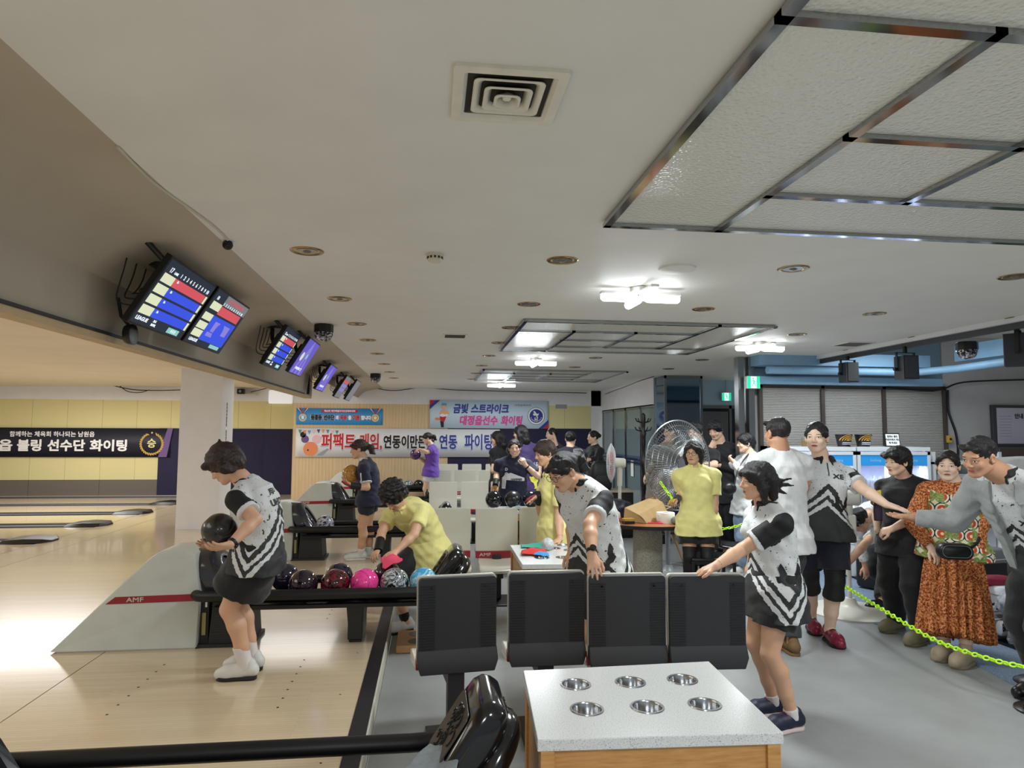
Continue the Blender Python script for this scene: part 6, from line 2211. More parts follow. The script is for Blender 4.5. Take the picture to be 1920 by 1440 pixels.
  for ax in range(3):
   sl = [slice(1, -1)] * 3
   s0 = [slice(1, -1)] * 3; s1 = [slice(1, -1)] * 3
   s0[ax] = slice(0, -1); s1[ax] = slice(1, None)
   A_, B_ = sgn[tuple(s0)], sgn[tuple(s1)]
   for flip, cond in ((0, A_ & ~B_), (1, ~A_ & B_)):
    e = np.argwhere(cond)
    if not len(e):
     continue
    e = e.copy()
    o1, o2 = (ax + 1) % 3, (ax + 2) % 3
    e[:, o1] += 1; e[:, o2] += 1
    def cc(d1, d2):
     q = e.copy(); q[:, o1] -= d1; q[:, o2] -= d2
     return cid[q[:, 0], q[:, 1], q[:, 2]]
    r = np.stack([cc(1, 1), cc(0, 1), cc(0, 0), cc(1, 0)], 1)
    quads.append(r[:, ::-1] if flip else r)
  return verts, np.concatenate(quads) if quads else np.zeros((0, 4), int)
def np_object(name, verts, quads, mats, parent=None, attrs=None):
 me = bpy.data.meshes.new(name)
 nv, nq = len(verts), len(quads)
 me.vertices.add(nv)
 me.vertices.foreach_set('co', verts.astype(np.float32).ravel())
 me.loops.add(nq * 4)
 me.loops.foreach_set('vertex_index', quads.astype(np.int32).ravel())
 me.polygons.add(nq)
 me.polygons.foreach_set('loop_start', np.arange(0, nq * 4, 4, dtype=np.int32))
 me.polygons.foreach_set('use_smooth', np.ones(nq, bool))
 me.update(calc_edges=True)
 me.validate()
 for k_, v in (attrs or {}).items():
  if v.ndim == 1:
   a = me.attributes.new(k_, 'FLOAT', 'POINT')
   a.data.foreach_set('value', v.astype(np.float32))
  else:
   a = me.attributes.new(k_, 'FLOAT_VECTOR', 'POINT')
   a.data.foreach_set('vector', v.astype(np.float32).ravel())
 for m in (mats if isinstance(mats, (list, tuple)) else [mats]):
  me.materials.append(m)
 o = bpy.data.objects.new(name, me)
 COL.objects.link(o)
 if parent is not None:
  o.parent = parent
  o.matrix_parent_inverse = world_inv(parent)
 return o
# ---------------------------------------------------------------- materials for people
def face_skin(name, tone, smile=False, lip='#A85A54', brow='#4A352C'):
 if name in MC:
  return MC[name]
 k = NT(name)
 sep = k.n('SeparateXYZ')
 k.l(k.attr('head').outputs['Vector'], sep.inputs[0])
 x, y, z = sep.outputs
 ax = k.math('ABSOLUTE', x)
 front = k.math('GREATER_THAN', y, 0.045)
 def ell(u, cu, ru, v, cv, rv):
  a = k.math('POWER', k.math('DIVIDE', k.math('SUBTRACT', u, cu), ru), 2.0)
  b = k.math('POWER', k.math('DIVIDE', k.math('SUBTRACT', v, cv), rv), 2.0)
  return k.math('LESS_THAN', k.math('ADD', a, b), 1.0)
 c = lin(tone)
 nz = k.noise(k.coord(), 9, 3)
 base = k.mix(k.math('MULTIPLY', nz, 0.25), c, (min(1, c[0] * 1.05), c[1] * 0.82, c[2] * 0.76, 1))
 def over(mask, col, base):
  return k.mix(k.math('MULTIPLY', mask, front), base, lin(col))
 if smile:
  base = over(ell(x, 0, 0.030, z, -0.060, 0.0125), lip, base)
  base = over(ell(x, 0, 0.024, z, -0.060, 0.007), '#F3EEE6', base)
 else:
  base = over(ell(x, 0, 0.021, z, -0.0615, 0.0085), lip, base)
  base = over(ell(x, 0, 0.020, z, -0.0615, 0.0012), '#5E2E2C', base)
 base = over(ell(ax, 0.031, 0.0155, z, 0.0016, 0.0056), '#3A2620', base)
 base = over(ell(ax, 0.031, 0.0132, z, 0.0, 0.0040), '#DDD6CF', base)
 base = over(ell(ax, 0.031, 0.0050, z, 0.0004, 0.0043), '#1A1210', base)
 base = over(ell(ax, 0.033, 0.018, z, 0.0220, 0.0027), brow, base)
 k.color(base)
 k.set(Roughness=0.48)
 k.b.inputs['Subsurface Weight'].default_value = 0.0
 MC[name] = k.m
 return k.m
SKINS = {'fair': '#DFBBA0', 'mid': '#D0A688', 'tan': '#BE9173', 'pale': '#E5C6AF'}
def cloth_mat(name, col, rough=0.8, bump=0.25):
 if name in MC:
  return MC[name]
 k = NT(name)
 c = lin(col)
 f = k.noise(k.coord(), 7, 3)
 k.color(k.ramp(f, [(0.3, tuple(v * 0.90 for v in c[:3]) + (1,)), (0.7, tuple(min(1, v * 1.06) for v in c[:3]) + (1,))]))
 wn = k.noise(k.coord((1, 1, 0.5)), 11, 4, 0.55)
 k.bump(wn, bump, 0.03)
 k.set(Roughness=rough)
 k.b.inputs['Sheen Weight'].default_value = 0.15
 MC[name] = k.m
 return k.m
def hair_mat(name, col):
 if name in MC:
  return MC[name]
 k = NT(name)
 v = k.coord((60, 60, 6))
 nz = k.noise(v, 3.5, 4, 0.6)
 c = lin(col)
 k.color(k.ramp(nz, [(0.3, tuple(x * 0.45 for x in c[:3]) + (1,)), (0.7, tuple(min(1, x * 1.5) for x in c[:3]) + (1,))]))
 k.bump(nz, 0.7, 0.01)
 k.set(Roughness=0.38)
 MC[name] = k.m
 return k.m
def jersey_mat():
 k = NT('team_jersey_print')
 g = k.attr('stripe').outputs['Fac']
 s = k.attr('sleeve').outputs['Fac']
 gv = k.attr('garment').outputs['Vector']
 mp = k.n('Mapping')
 k.l(gv, mp.inputs[0])
 nz = k.noise(mp.outputs[0], 38, 3, 0.55)
 fine = k.noise(mp.outputs[0], 110, 2, 0.5)
 sep = k.n('SeparateXYZ'); k.l(gv, sep.inputs[0])
 blk, wht = lin('#131316'), lin('#D3D6D6')
 gg = k.math('MULTIPLY_ADD', k.math('SUBTRACT', nz, 0.5), 0.05, g)
 W_, B_ = wht, blk
 col = k.ramp(k.math('MULTIPLY_ADD', gg, 1.35, 0.5), [(0.0, B_), (0.5, W_), (0.565, B_), (0.61, W_), (0.665, B_), (0.73, W_)], 'CONSTANT')
 inwhite = k.math('GREATER_THAN', g, 0.12)
 spots = k.math('MULTIPLY', k.math('GREATER_THAN', nz, 0.665), inwhite)
 tiny = k.math('MULTIPLY', k.math('GREATER_THAN', fine, 0.70), k.math('GREATER_THAN', g, -0.02))
 col = k.mix(k.math('MAXIMUM', spots, tiny), col, blk)
 col = k.mix(k.math('MULTIPLY', k.noise(mp.outputs[0], 6, 2), 0.16), col, lin('#8E9494'))
 slv = k.math('GREATER_THAN', s, 0.0)
 cuff = k.math('GREATER_THAN', s, 1.0)
 col = k.mix(slv, col, blk)
 col = k.mix(cuff, col, wht)
 k.color(col)
 wn = k.noise(k.coord((1, 1, 0.5)), 11, 4, 0.55)
 k.bump(wn, 0.3, 0.03)
 k.set(Roughness=0.72)
 MC['team_jersey_print'] = k.m
 return k.m
M_JERSEY = jersey_mat()
# ---------------------------------------------------------------- the figure builder
def on_ray(px, py, centre, L, sign):
 """the point on the sight line of a photograph pixel that lies a limb's length from centre"""
 o = np.array([0, 0, CAM_Z]); c = npv(centre)
 d = unit(npv(_f + _r * ((px - 960) / FPX) - _u * ((py - 720) / FPX)))
 b = (c - o) @ d
 q = o + d * b
 r2 = ((c - q) ** 2).sum()
 s = math.sqrt(max(0.0, L * L - r2))
 p = o + d * (b + sign * s)
 return c + unit(p - c) * L if r2 > L * L else p
def ik(a, b, l1, l2, hint):
 a, b = npv(a), npv(b)
 d = b - a
 D_ = np.linalg.norm(d)
 D_ = min(D_, (l1 + l2) * 0.999)
 u = unit(d)
 x = (l1 * l1 - l2 * l2 + D_ * D_) / (2 * D_)
 y = math.sqrt(max(0, l1 * l1 - x * x))
 h = npv(hint)
 h = unit(h - u * (h @ u))
 return a + u * x + h * y
def hand_prims(S_, W_, d, n, side, sc, curl=0.3, spread=0.12, thumb=0.5, finger_curls=None):
 """W_ wrist, d pointing direction, n palm normal, side = vector towards the thumb"""
 d = unit(d); n = unit(n - d * (n @ d)); t = unit(side - d * (side @ d) - n * (side @ n))
 if np.linalg.norm(t) < 0.5:
  t = np.cross(d, n)
 W_ = npv(W_)
 kn = []
 for i, o in enumerate((0.030, 0.010, -0.011, -0.030)):
  p = W_ + d * (0.082 - 0.006 * abs(i - 1)) * sc + t * o * sc
  kn.append(p)
  S_.rc(W_ + t * o * 0.45 * sc, p, 0.017 * sc, 0.0125 * sc, 0.012)
 S_.rc(W_ + d * 0.03 * sc, W_ + d * 0.06 * sc, 0.022 * sc, 0.018 * sc, 0.012)
 for i, (L, o) in enumerate(((0.068, 0.30), (0.077, 0.08), (0.072, -0.12), (0.056, -0.34))):
  c = curl if finger_curls is None else finger_curls[i]
  dd = unit(d + t * o * spread * 3)
  p = kn[i]
  r = 0.0098 * sc
  nn = unit(n - dd * (n @ dd))
  for j, f in enumerate((0.45, 0.31, 0.24)):
   a = c * (0.8 if j == 0 else 1.0)
   dd, nn = dd * math.cos(a) + nn * math.sin(a), nn * math.cos(a) - dd * math.sin(a)
   q = p + dd * L * f * sc
   S_.rc(p, q, r, r * 0.9, 0.004)
   p, r = q, r * 0.9
 p0 = W_ + d * 0.022 * sc + t * 0.022 * sc
 p1 = p0 + unit(t * 0.75 + d * 0.75 + n * thumb) * 0.042 * sc
 p2 = p1 + unit(t * 0.25 + d * 1.0 + n * thumb) * 0.034 * sc
 p3 = p2 + unit(d * 1.0 + n * thumb) * 0.022 * sc
 S_.chain([p0, p1, p2, p3], [0.0145 * sc, 0.0115 * sc, 0.010 * sc, 0.0085 * sc], 0.006)
def basis(yaw, pitch=0, roll=0):
 """columns right, forward, up of a head or trunk that faces yaw (degrees from +x), nods pitch down"""
 a = R(yaw)
 fw = np.array([math.cos(a), math.sin(a), 0]); rt = np.array([math.sin(a), -math.cos(a), 0]); up = np.array([0, 0, 1.0])
 p = R(pitch)
 fw2 = fw * math.cos(p) - up * math.sin(p); up2 = up * math.cos(p) + fw * math.sin(p)
 r = R(roll)
 rt2 = rt * math.cos(r) - up2 * math.sin(r); up3 = up2 * math.cos(r) + rt * math.sin(r)
 return np.stack([rt2, fw2, up3], 1)
class Person:
 def __init__(s, label, h, floor, face, pel, neck, head, hyaw, hpitch=0, hroll=0, girth=1.0, res=0.007, twist=0, female=True, hunch=0.0, skin='fair', smile=False, headk=1.0, shw=None):
  s.h, s.floor, s.face, s.res, s.g, s.skin_name = h, floor, face, res, girth, skin
  s.fem = female
  s.B = basis(face)
  s.rt, s.fw = s.B[:, 0], s.B[:, 1]
  s.pel, s.neck = npv(pel), npv(neck)
  up = unit(s.neck - s.pel)
  bs = basis(face + twist)
  s.rts = unit(bs[:, 0] - up * (bs[:, 0] @ up))
  s.rtp = s.rt
  s.up = up
  s.fws = np.cross(up, s.rts)
  mid = (s.pel + s.neck) / 2 - s.fws * hunch
  ts = np.linspace(0, 1, 7)
  c1 = 2 * mid - (s.pel + s.neck) / 2
  s.spine = [(1 - t) ** 2 * s.pel + 2 * t * (1 - t) * c1 + t * t * s.neck for t in ts]
  s.rights = [unit(s.rtp * (1 - t) + s.rts * t) for t in ts]
  s.hs = 0.225 / 0.225 * h / 1.62 * headk
  s.Hb = basis(hyaw, hpitch, hroll)
  s.hc = npv(head)
  sw = (shw or (0.112 if female else 0.122)) * h * (0.75 + 0.25 * girth)
  nb = s.spine[-1] - up * 0.056 * h
  s.sh = {'L': nb - s.rts * sw, 'R': nb + s.rts * sw}
  hw = 0.055 * h
  s.hip = {'L': s.pel - s.rtp * hw - up * 0.0, 'R': s.pel + s.rtp * hw}
  s.body = SDF()
  s.el, s.wr, s.kn, s.an = {}, {}, {}, {}
  s.hand = {}
  s.root = thing('person', label, 'person', (float(s.pel[0]), float(s.pel[1]), floor))
  s.skin = face_skin('skin_%s%s' % (skin, '_smile' if smile else ''), SKINS[skin], smile)
  s.foot = {}
 # limbs -------------------------------------------------------
 def arm(s, sd, elbow=None, wrist=None, hint=None, tip=None, palm=(0, 0, -1), curl=0.3, spread=0.1, thumb=0.4, side=None, fc=None):
  h = s.h
  l1, l2 = 0.172 * h, 0.148 * h
  sh = s.sh[sd]
  if elbow is not None and len(elbow) == 3 and isinstance(elbow, tuple):
   e = on_ray(elbow[0], elbow[1], sh, l1, elbow[2])
  else:
   e = None
  if isinstance(wrist, tuple):
   w = on_ray(wrist[0], wrist[1], e if e is not None else sh, l2 if e is not None else l1 + l2 * 0.9, wrist[2])
  else:
   w = npv(wrist)
   if e is None:
    D_ = np.linalg.norm(w - sh)
    if D_ > (l1 + l2) * 0.995:
     w = sh + unit(w - sh) * (l1 + l2) * 0.995
  if e is None:
   e = ik(sh, w, l1, l2, hint if hint is not None else -s.fw * 0.6 - np.array([0, 0, 1.0]))
  s.el[sd], s.wr[sd] = e, w
  fd = unit(w - e)
  if isinstance(tip, tuple):
   d = unit(on_ray(tip[0], tip[1], w, 0.1 * h, tip[2]) - w)
  elif tip is not None:
   d = unit(npv(tip) - w)
  else:
   d = fd
  s.hand[sd] = (d, np.array(palm, float), curl, spread, thumb, side, fc)
 def leg(s, sd, ground, toe, hint=None, knee=None, heel_up=0.0):
  """ground = point on the floor under the ankle; toe = direction in degrees"""
  h = s.h
  g = npv(ground)
  a = g + np.array([0, 0, 0.05 * h + heel_up])
  l1, l2 = 0.242 * h, 0.240 * h
  hp = s.hip[sd]
  D_ = np.linalg.norm(a - hp)
  if D_ > (l1 + l2):
   k_ = D_ / (l1 + l2) * 1.002
   l1, l2 = l1 * k_, l2 * k_
  t = np.array([math.cos(R(toe)), math.sin(R(toe)), 0])
  s.kn[sd] = ik(hp, a, l1, l2, hint if hint is not None else t)
  s.an[sd] = a
  s.foot[sd] = (g, t, heel_up)
 # the one continuous body -------------------------------------
 def finish_body(s, legs=True):
  b, h, g = s.body, s.h, s.g
  up, rt, fw = s.up, s.rts, s.fws
  n = len(s.spine)
  fem = s.fem
  A = np.interp(np.linspace(0, 1, n), [0, 0.18, 0.45, 0.75, 0.92, 1], [0.098, 0.094, 0.078 if fem else 0.088, 0.092 if fem else 0.102, 0.066, 0.035]) * h * g
  Bd = np.interp(np.linspace(0, 1, n), [0, 0.18, 0.45, 0.75, 0.92, 1], [0.072, 0.070, 0.060, 0.070, 0.048, 0.034]) * h * g
  s.A, s.Bd = A, Bd
  b.loft(s.spine, A, Bd, s.rights, k=0.03)
  b.rc(s.sh['L'], s.sh['R'], 0.034 * h, k=0.04)
  for sd in 'LR':
   b.rc(s.neck - up * 0.012 * h, s.sh[sd] + up * 0.006 * h, 0.034 * h, 0.030 * h, 0.03)
  if fem:
   ch = s.spine[4] + fw * 0.045 * h
   for sg in (-1, 1):
    b.el(ch + rt * sg * 0.045 * h, (0.042 * h, 0.035 * h, 0.042 * h), k=0.03)
  # neck and head
  H, c, q = s.Hb, s.hc, s.hs
  T = lambda x, y, z: c + H @ np.array([x, y, z]) * q
  b.chain([s.neck - up * 0.03 * h, s.neck + (T(0, -0.02, -0.07) - s.neck) * 0.5, T(0, -0.018, -0.055)], [0.042 * h, (0.032 if fem else 0.037) * h, (0.031 if fem else 0.036) * h], 0.03)
  E = lambda p, r, k=0.012, sub=False: b.el(T(*p), np.array(r) * q, H, k * q, sub)
  E((0, -0.012, 0.030), (0.073, 0.092, 0.082))
  E((0, 0.024, -0.030), (0.060, 0.064, 0.080), 0.02)
  E((0, 0.062, -0.094), (0.024, 0.020, 0.018), 0.02)
  for sg in (-1, 1):
   b.rc(T(sg * 0.052, 0.0, -0.055), T(sg * 0.022, 0.058, -0.092), 0.017 * q, 0.014 * q, 0.02 * q)
   E((sg * 0.036, 0.060, -0.028), (0.024, 0.020, 0.022), 0.016)
   E((sg * 0.031, 0.094, 0.000), (0.017, 0.012, 0.011), 0.006, True)
   E((sg * 0.031, 0.0735, 0.000), (0.0145, 0.0125, 0.0105), 0.004)
   E((sg * 0.0745, -0.010, -0.008), (0.011, 0.021, 0.031), 0.006)
   E((sg * 0.081, -0.004, -0.008), (0.006, 0.010, 0.018), 0.002, True)
   E((sg * 0.0105, 0.092, -0.031), (0.009, 0.009, 0.0075), 0.006)
  b.rc(T(-0.036, 0.074, 0.021), T(0.036, 0.074, 0.021), 0.011 * q, k=0.012 * q)
  b.rc(T(0, 0.083, 0.012), T(0, 0.1015, -0.026), 0.0065 * q, 0.0105 * q, 0.010 * q)
  b.rc(T(-0.015, 0.081, -0.0575), T(0.015, 0.081, -0.0575), 0.0066 * q, k=0.006 * q)
  b.rc(T(-0.013, 0.080, -0.0665), T(0.013, 0.080, -0.0665), 0.0072 * q, k=0.006 * q)
  # arms and hands
  ga = 0.8 + 0.2 * g
  for sd in s.wr:
   sh, e, w = s.sh[sd], s.el[sd], s.wr[sd]
   b.chain([sh, sh + (e - sh) * 0.45, e], [0.034 * h * ga, 0.029 * h * ga, 0.0235 * h * ga], 0.02)
   b.chain([e, e + (w - e) * 0.35, w], [0.0235 * h * ga, 0.0245 * h * ga, 0.0155 * h], 0.015)
   d, n_, cu, sp, th, side, fc = s.hand[sd]
   n_ = unit(n_ - d * (n_ @ d))
   if side is None:
    side = np.cross(d, n_) * (1 if sd == 'R' else -1)
    side = -side
   hand_prims(b, w, d, n_, np.array(side, float), h / 1.68 * (0.95 if fem else 1.03), cu, sp, th, fc)
  for sd in s.an:
   hp, k_, a = s.hip[sd], s.kn[sd], s.an[sd]
   kd = unit(np.cross(np.cross(a - k_, s.foot[sd][1]), a - k_))
   sh_ = a - k_
   b.chain([hp, hp + (k_ - hp) * 0.4, k_], [0.056 * h * g, 0.051 * h * g, 0.033 * h * g], 0.03)
   cal = k_ + sh_ * 0.30 - kd * 0.010 * h
   b.chain([k_, cal, k_ + sh_ * 0.65 - kd * 0.004 * h, a], [0.0325 * h * g, 0.034 * h * g, 0.0265 * h * g, 0.0215 * h], 0.02)
   g_, t_, hu = s.foot[sd]
   b.rc(a, a - np.array([0, 0, 0.018 * h]) + t_ * 0.07 * h, 0.021 * h, 0.016 * h, 0.02)
  v, f = b.mesh(s.res)
  hv = ((v - s.hc) @ s.Hb) / s.hs
  np_object('body', v, f, s.skin, s.root, {'head': hv})
 def T(s, x, y, z):
  return s.hc + s.Hb @ np.array([x, y, z]) * s.hs
 # hair --------------------------------------------------------
 def hair(s, kind, col, extra=None, name='hair', amp=0.0035, res=None):
  q, H, T = s.hs, s.Hb, s.T
  d = SDF()
  E = lambda p, r, k=0.02, sub=False: d.el(T(*p), np.array(r) * q, H, k * q, sub)
  C = lambda pts, rs, k=0.02: d.chain([T(*p) for p in pts], [r * q for r in rs], k * q)
  face_sub = True
  if kind == 'bob':
   E((0, -0.014, 0.036), (0.089, 0.108, 0.093))
   for sg in (-1, 1):
    C([(sg * 0.066, 0.02, 0.03), (sg * 0.080, -0.005, -0.04), (sg * 0.072, -0.01, -0.115)], [0.026, 0.028, 0.018])
    C([(sg * 0.05, -0.07, 0.0), (sg * 0.05, -0.075, -0.09)], [0.05, 0.03])
   C([(0, -0.08, 0.0), (0, -0.08, -0.10)], [0.05, 0.03])
   C([(-0.05, 0.078, 0.052), (0.05, 0.078, 0.052)], [0.020, 0.020], 0.02)
  elif kind == 'bushy':
   E((0, -0.022, 0.040), (0.100, 0.118, 0.105))
   E((0, -0.075, -0.01), (0.09, 0.065, 0.085))
   for sg in (-1, 1):
    C([(sg * 0.07, 0.02, 0.03), (sg * 0.083, -0.02, -0.035), (sg * 0.07, -0.05, -0.075)], [0.03, 0.034, 0.022])
   C([(-0.05, 0.085, 0.055), (0.05, 0.085, 0.055)], [0.026, 0.026])
   C([(0, -0.04, 0.12), (0.0, -0.07, 0.150)], [0.03, 0.008])
  elif kind == 'curly':
   E((0, -0.02, 0.045), (0.108, 0.122, 0.108))
   E((0, -0.07, -0.02), (0.10, 0.07, 0.085))
   for i in range(46):
    a, b_ = i * 2.4, (i + 0.5) / 46
    z = 1 - 1.45 * b_
    r = math.sqrt(max(0, 1 - z * z))
    E((0.100 * r * math.cos(a), -0.025 + 0.112 * r * math.sin(a), 0.04 + 0.10 * z), (0.026, 0.026, 0.026), 0.006)
  elif kind in ('ponytail', 'bun', 'tied'):
   E((0, -0.016, 0.034), (0.080, 0.099, 0.087))
   for sg in (-1, 1):
    C([(sg * 0.068, 0.028, 0.03), (sg * 0.073, -0.01, -0.005)], [0.014, 0.014])
   if kind == 'ponytail':
    C([(0, -0.10, 0.03), (0, -0.145, 0.0), (0.01, -0.155, -0.09), (0.02, -0.14, -0.2)], [0.028, 0.036, 0.032, 0.012])
    C([(-0.05, 0.080, 0.050), (0.05, 0.080, 0.050)], [0.018, 0.018])
   elif kind == 'bun':
    E((0, -0.118, 0.03), (0.035, 0.032, 0.036), 0.008)
  elif kind == 'long':
   E((0, -0.016, 0.036), (0.088, 0.105, 0.092))
   for sg in (-1, 1):
    C([(sg * 0.066, 0.0, 0.03), (sg * 0.080, -0.02, -0.06), (sg * 0.08, -0.04, -0.2)], [0.028, 0.034, 0.022])
   C([(0, -0.075, 0.0), (0, -0.085, -0.12), (0, -0.08, -0.24)], [0.07, 0.065, 0.03])
  elif kind == 'short':
   E((0, -0.018, 0.036), (0.079, 0.097, 0.084))
   C([(-0.045, 0.070, 0.075), (0.045, 0.070, 0.075)], [0.018, 0.018])
  elif kind == 'mop':
   E((0, -0.012, 0.040), (0.088, 0.105, 0.095))
   C([(-0.05, 0.078, 0.055), (0.05, 0.078, 0.055)], [0.022, 0.022])
   for sg in (-1, 1):
    C([(sg * 0.070, 0.02, 0.03), (sg * 0.076, -0.005, -0.01)], [0.018, 0.012])
   C([(0, -0.085, 0.0), (0, -0.08, -0.05)], [0.045, 0.03])
  elif kind == 'shag':
   E((0, -0.020, 0.042), (0.094, 0.110, 0.098))
   C([(-0.055, 0.080, 0.060), (0.055, 0.080, 0.060)], [0.026, 0.026])
   C([(0.0, 0.095, 0.07), (0.02, 0.112, 0.045)], [0.02, 0.012])
   E((0, -0.08, -0.02), (0.07, 0.05, 0.085))
   for sg in (-1, 1):
    C([(sg * 0.06, -0.06, -0.03), (sg * 0.05, -0.075, -0.10)], [0.03, 0.012])
  for pts, rs in (extra or []):
   C(pts, rs, 0.012)
  hi = kind in ('short', 'tied', 'bun')
  d.el(T(0, 0.100, -0.024 if hi else -0.042), np.array((0.060, 0.062, 0.094)) * q, H, 0.01, True)
  for sg in (-1, 1):
   if kind in ('short', 'tied', 'bun', 'ponytail'):
    d.el(T(sg * 0.085, 0.0, -0.025), np.array((0.028, 0.030, 0.036)) * q, H, 0.01, True)
  if kind in ('short', 'tied', 'bun', 'ponytail'):
   d.clip(H @ np.array([0, 0.25, -1.0]), T(0, -0.06, -0.062))
  c = s.hc
  fq = 1 / q
  def disp(p):
   l = (p - c) @ H * fq
   return (amp * (np.sin(l[:, 0] * 95 + 6 * np.sin(l[:, 2] * 22)) * np.sin(l[:, 1] * 80 + 4 * np.sin(l[:, 2] * 30)) + 0.5 * np.sin(l[:, 0] * 210 + l[:, 2] * 60) * np.sin(l[:, 1] * 190)))
  d.disp = disp
  v, f = d.mesh(res or min(s.res, 0.006))
  return np_object(name, v, f, hair_mat('hair_' + col.strip('#'), col), s.root)
 # garments ----------------------------------------------------
 def shirt(s, mat_, name='shirt', sleeve=0.5, loose=0.014, hem=-0.10, pattern=False, cuff=0.06, flare=1.0, neck_cut=0.0, wr=0.006, collar=None, vtop=None, open_=False):
  """sleeve = share of the upper arm covered (over 1 reaches along the forearm); hem below the pelvis, in body heights"""
  h, up = s.h, s.up
  d = SDF()
  low = s.spine[0] + unit(s.spine[0] - s.spine[1]) * (-hem * h) * 0.6 + np.array([0, 0, -1.0]) * (-hem * h) * 0.4
  P_ = [low] + s.spine
  Rv = [s.rights[0]] + s.rights
  A = np.concatenate([[s.A[0] * 1.06 * flare], s.A]) + loose
  Bd = np.concatenate([[s.Bd[0] * 1.08 * flare], s.Bd]) + loose
  A[2:5] = np.maximum(A[2:5], min(A[1], A[5]) * 0.97)
  Bd[2:5] = np.maximum(Bd[2:5], min(Bd[1], Bd[5]) * 0.99)
  A[-1] = 0.050 * h; Bd[-1] = 0.046 * h
  gg = s.h * s.g
  A[0] = max(A[0], 0.118 * gg * flare + loose + 0.014); Bd[0] = max(Bd[0], 0.084 * gg * flare + loose + 0.014)
  A[1] = max(A[1], 0.112 * gg + loose + 0.012); Bd[1] = max(Bd[1], 0.080 * gg + loose + 0.012)
  d.loft(P_, A, Bd, Rv, k=0.03)
  d.rc(s.sh['L'], s.sh['R'], 0.041 * h, k=0.04)
  for sd in 'LR':
   d.rc(s.neck - up * 0.010 * h, s.sh[sd] + up * 0.008 * h, 0.041 * h, 0.036 * h, 0.03)
  if s.fem:
   ch = s.spine[4] + s.fws * 0.047 * h
   for sg in (-1, 1):
    d.el(ch + s.rts * sg * 0.045 * h, (0.048 * h, 0.040 * h, 0.05 * h), k=0.04)
  ends = {}
  ga = 0.8 + 0.2 * s.g
  for sd in s.wr:
   sh, e, w = s.sh[sd], s.el[sd], s.wr[sd]
   if sleeve <= 1:
    q = sh + (e - sh) * sleeve
    r1 = (0.036 + 0.006) * h * ga
    d.chain([sh, q], [0.041 * h * ga, r1], 0.012, True)
    ends[sd] = (q, unit(e - sh), sh)
   else:
    q = e + (w - e) * (sleeve - 1)
    d.chain([sh, sh + (e - sh) * 0.5, e, q], [0.041 * h * ga, 0.038 * h * ga, 0.035 * h * ga, 0.027 * h * ga], 0.02, True)
    ends[sd] = (q, unit(w - e), e)
  d.clip(-unit(P_[1] - P_[0]) , low)
  nt = s.neck + up * (0.022 + neck_cut) * h
  d.clip(up + s.fws * 0.45, nt)
  # cut the sleeves square (only near the sleeve's end)
  base_ev = d.ev
  fr = s.h
  ph = (s.pel[0] * 7) % 3
  def disp(p):
   w1 = np.sin(p[:, 2] * 38 + 3 * np.sin(p[:, 0] * 17 + ph) + ph) * np.sin(p[:, 0] * 23 + p[:, 1] * 19 + 2 * np.sin(p[:, 2] * 12))
   w2 = np.sin(p[:, 2] * 75 + p[:, 0] * 40 + 2 * np.sin(p[:, 1] * 33))
   o = wr * (0.65 * w1 + 0.25 * w2)
   return o
  d.disp = disp
  v, f = d.mesh(s.res)
  attrs = {}
  loc = SDF.loft_local([npv(p) for p in P_], [unit(r) for r in Rv])
  u, w_, t, cap = loc(v)
  L = np.cumsum([0] + [np.linalg.norm(P_[i + 1] - P_[i]) for i in range(len(P_) - 1)])
  vv = np.interp(t, np.arange(len(P_)), L)
  attrs['garment'] = np.stack([u, w_, vv], 1)
  if pattern:
   a_ = np.interp(t, np.arange(len(P_)), A)
   sdist = np.sqrt(w_ ** 2 + np.maximum(0, a_ - np.abs(u)) ** 2)
   attrs['stripe'] = (vv + 0.045 - 1.30 * sdist)
   sl = np.full(len(v), -1.0)
   for sd, (q, ax, a0) in ends.items():
    t_ = (v - a0) @ ax
    Lq = np.linalg.norm(q - a0)
    rad = np.linalg.norm(v - a0 - t_[:, None] * ax, axis=1)
    out = s.rts * (-1 if sd == 'L' else 1)
    side_ = (v - s.sh[sd]) @ out
    val = np.where(t_ > Lq - 0.026, 1.5, 0.5)
    m = (rad < 0.052 * h) & ((t_ > 0.035 * h) | (side_ > 0.012 * h)) & (side_ > -0.02 * h)
    sl = np.where(m, np.maximum(sl, val), sl)
   attrs['sleeve'] = sl
  o = np_object(name, v, f, mat_, s.root, attrs)
  s.shirt_obj, s.shirt_P, s.shirt_L = o, P_, L
  if collar:
   s.collar(collar)
  return o
 def collar(s, mat_, style='polo'):
  d = SDF()
  h = s.h
  c = s.neck + s.up * 0.014 * h
  ax = unit(s.up * 0.9 - s.fws * 0.28)
  x = s.rts; y = np.cross(ax, x)
  n = 14
  pts = []
  for i in range(n + 1):
   a = R(-62) + (2 * PI - 2 * R(28)) * 0 + i * (R(304)) / n
   a = R(90 + 28) + i * R(304) / n
   pts.append(c + x * math.cos(a) * 0.040 * h + y * math.sin(a) * 0.040 * h)
  d.chain(pts, [0.0085 * h] * (n + 1), 0.006)
  d.chain([p - ax * 0.012 * h + unit(p - c) * 0.006 * h for p in pts], [0.0075 * h] * (n + 1), 0.008)
  for p, sg in ((pts[0], -1), (pts[-1], 1)):
   e = p - s.up * 0.036 * h + s.fws * 0.014 * h + x * sg * 0.006 * h
   d.rc(p, e, 0.0075 * h, 0.005 * h, 0.008)
  v, f = d.mesh(min(s.res, 0.006))
  return np_object('collar', v, f, mat_, s.root)
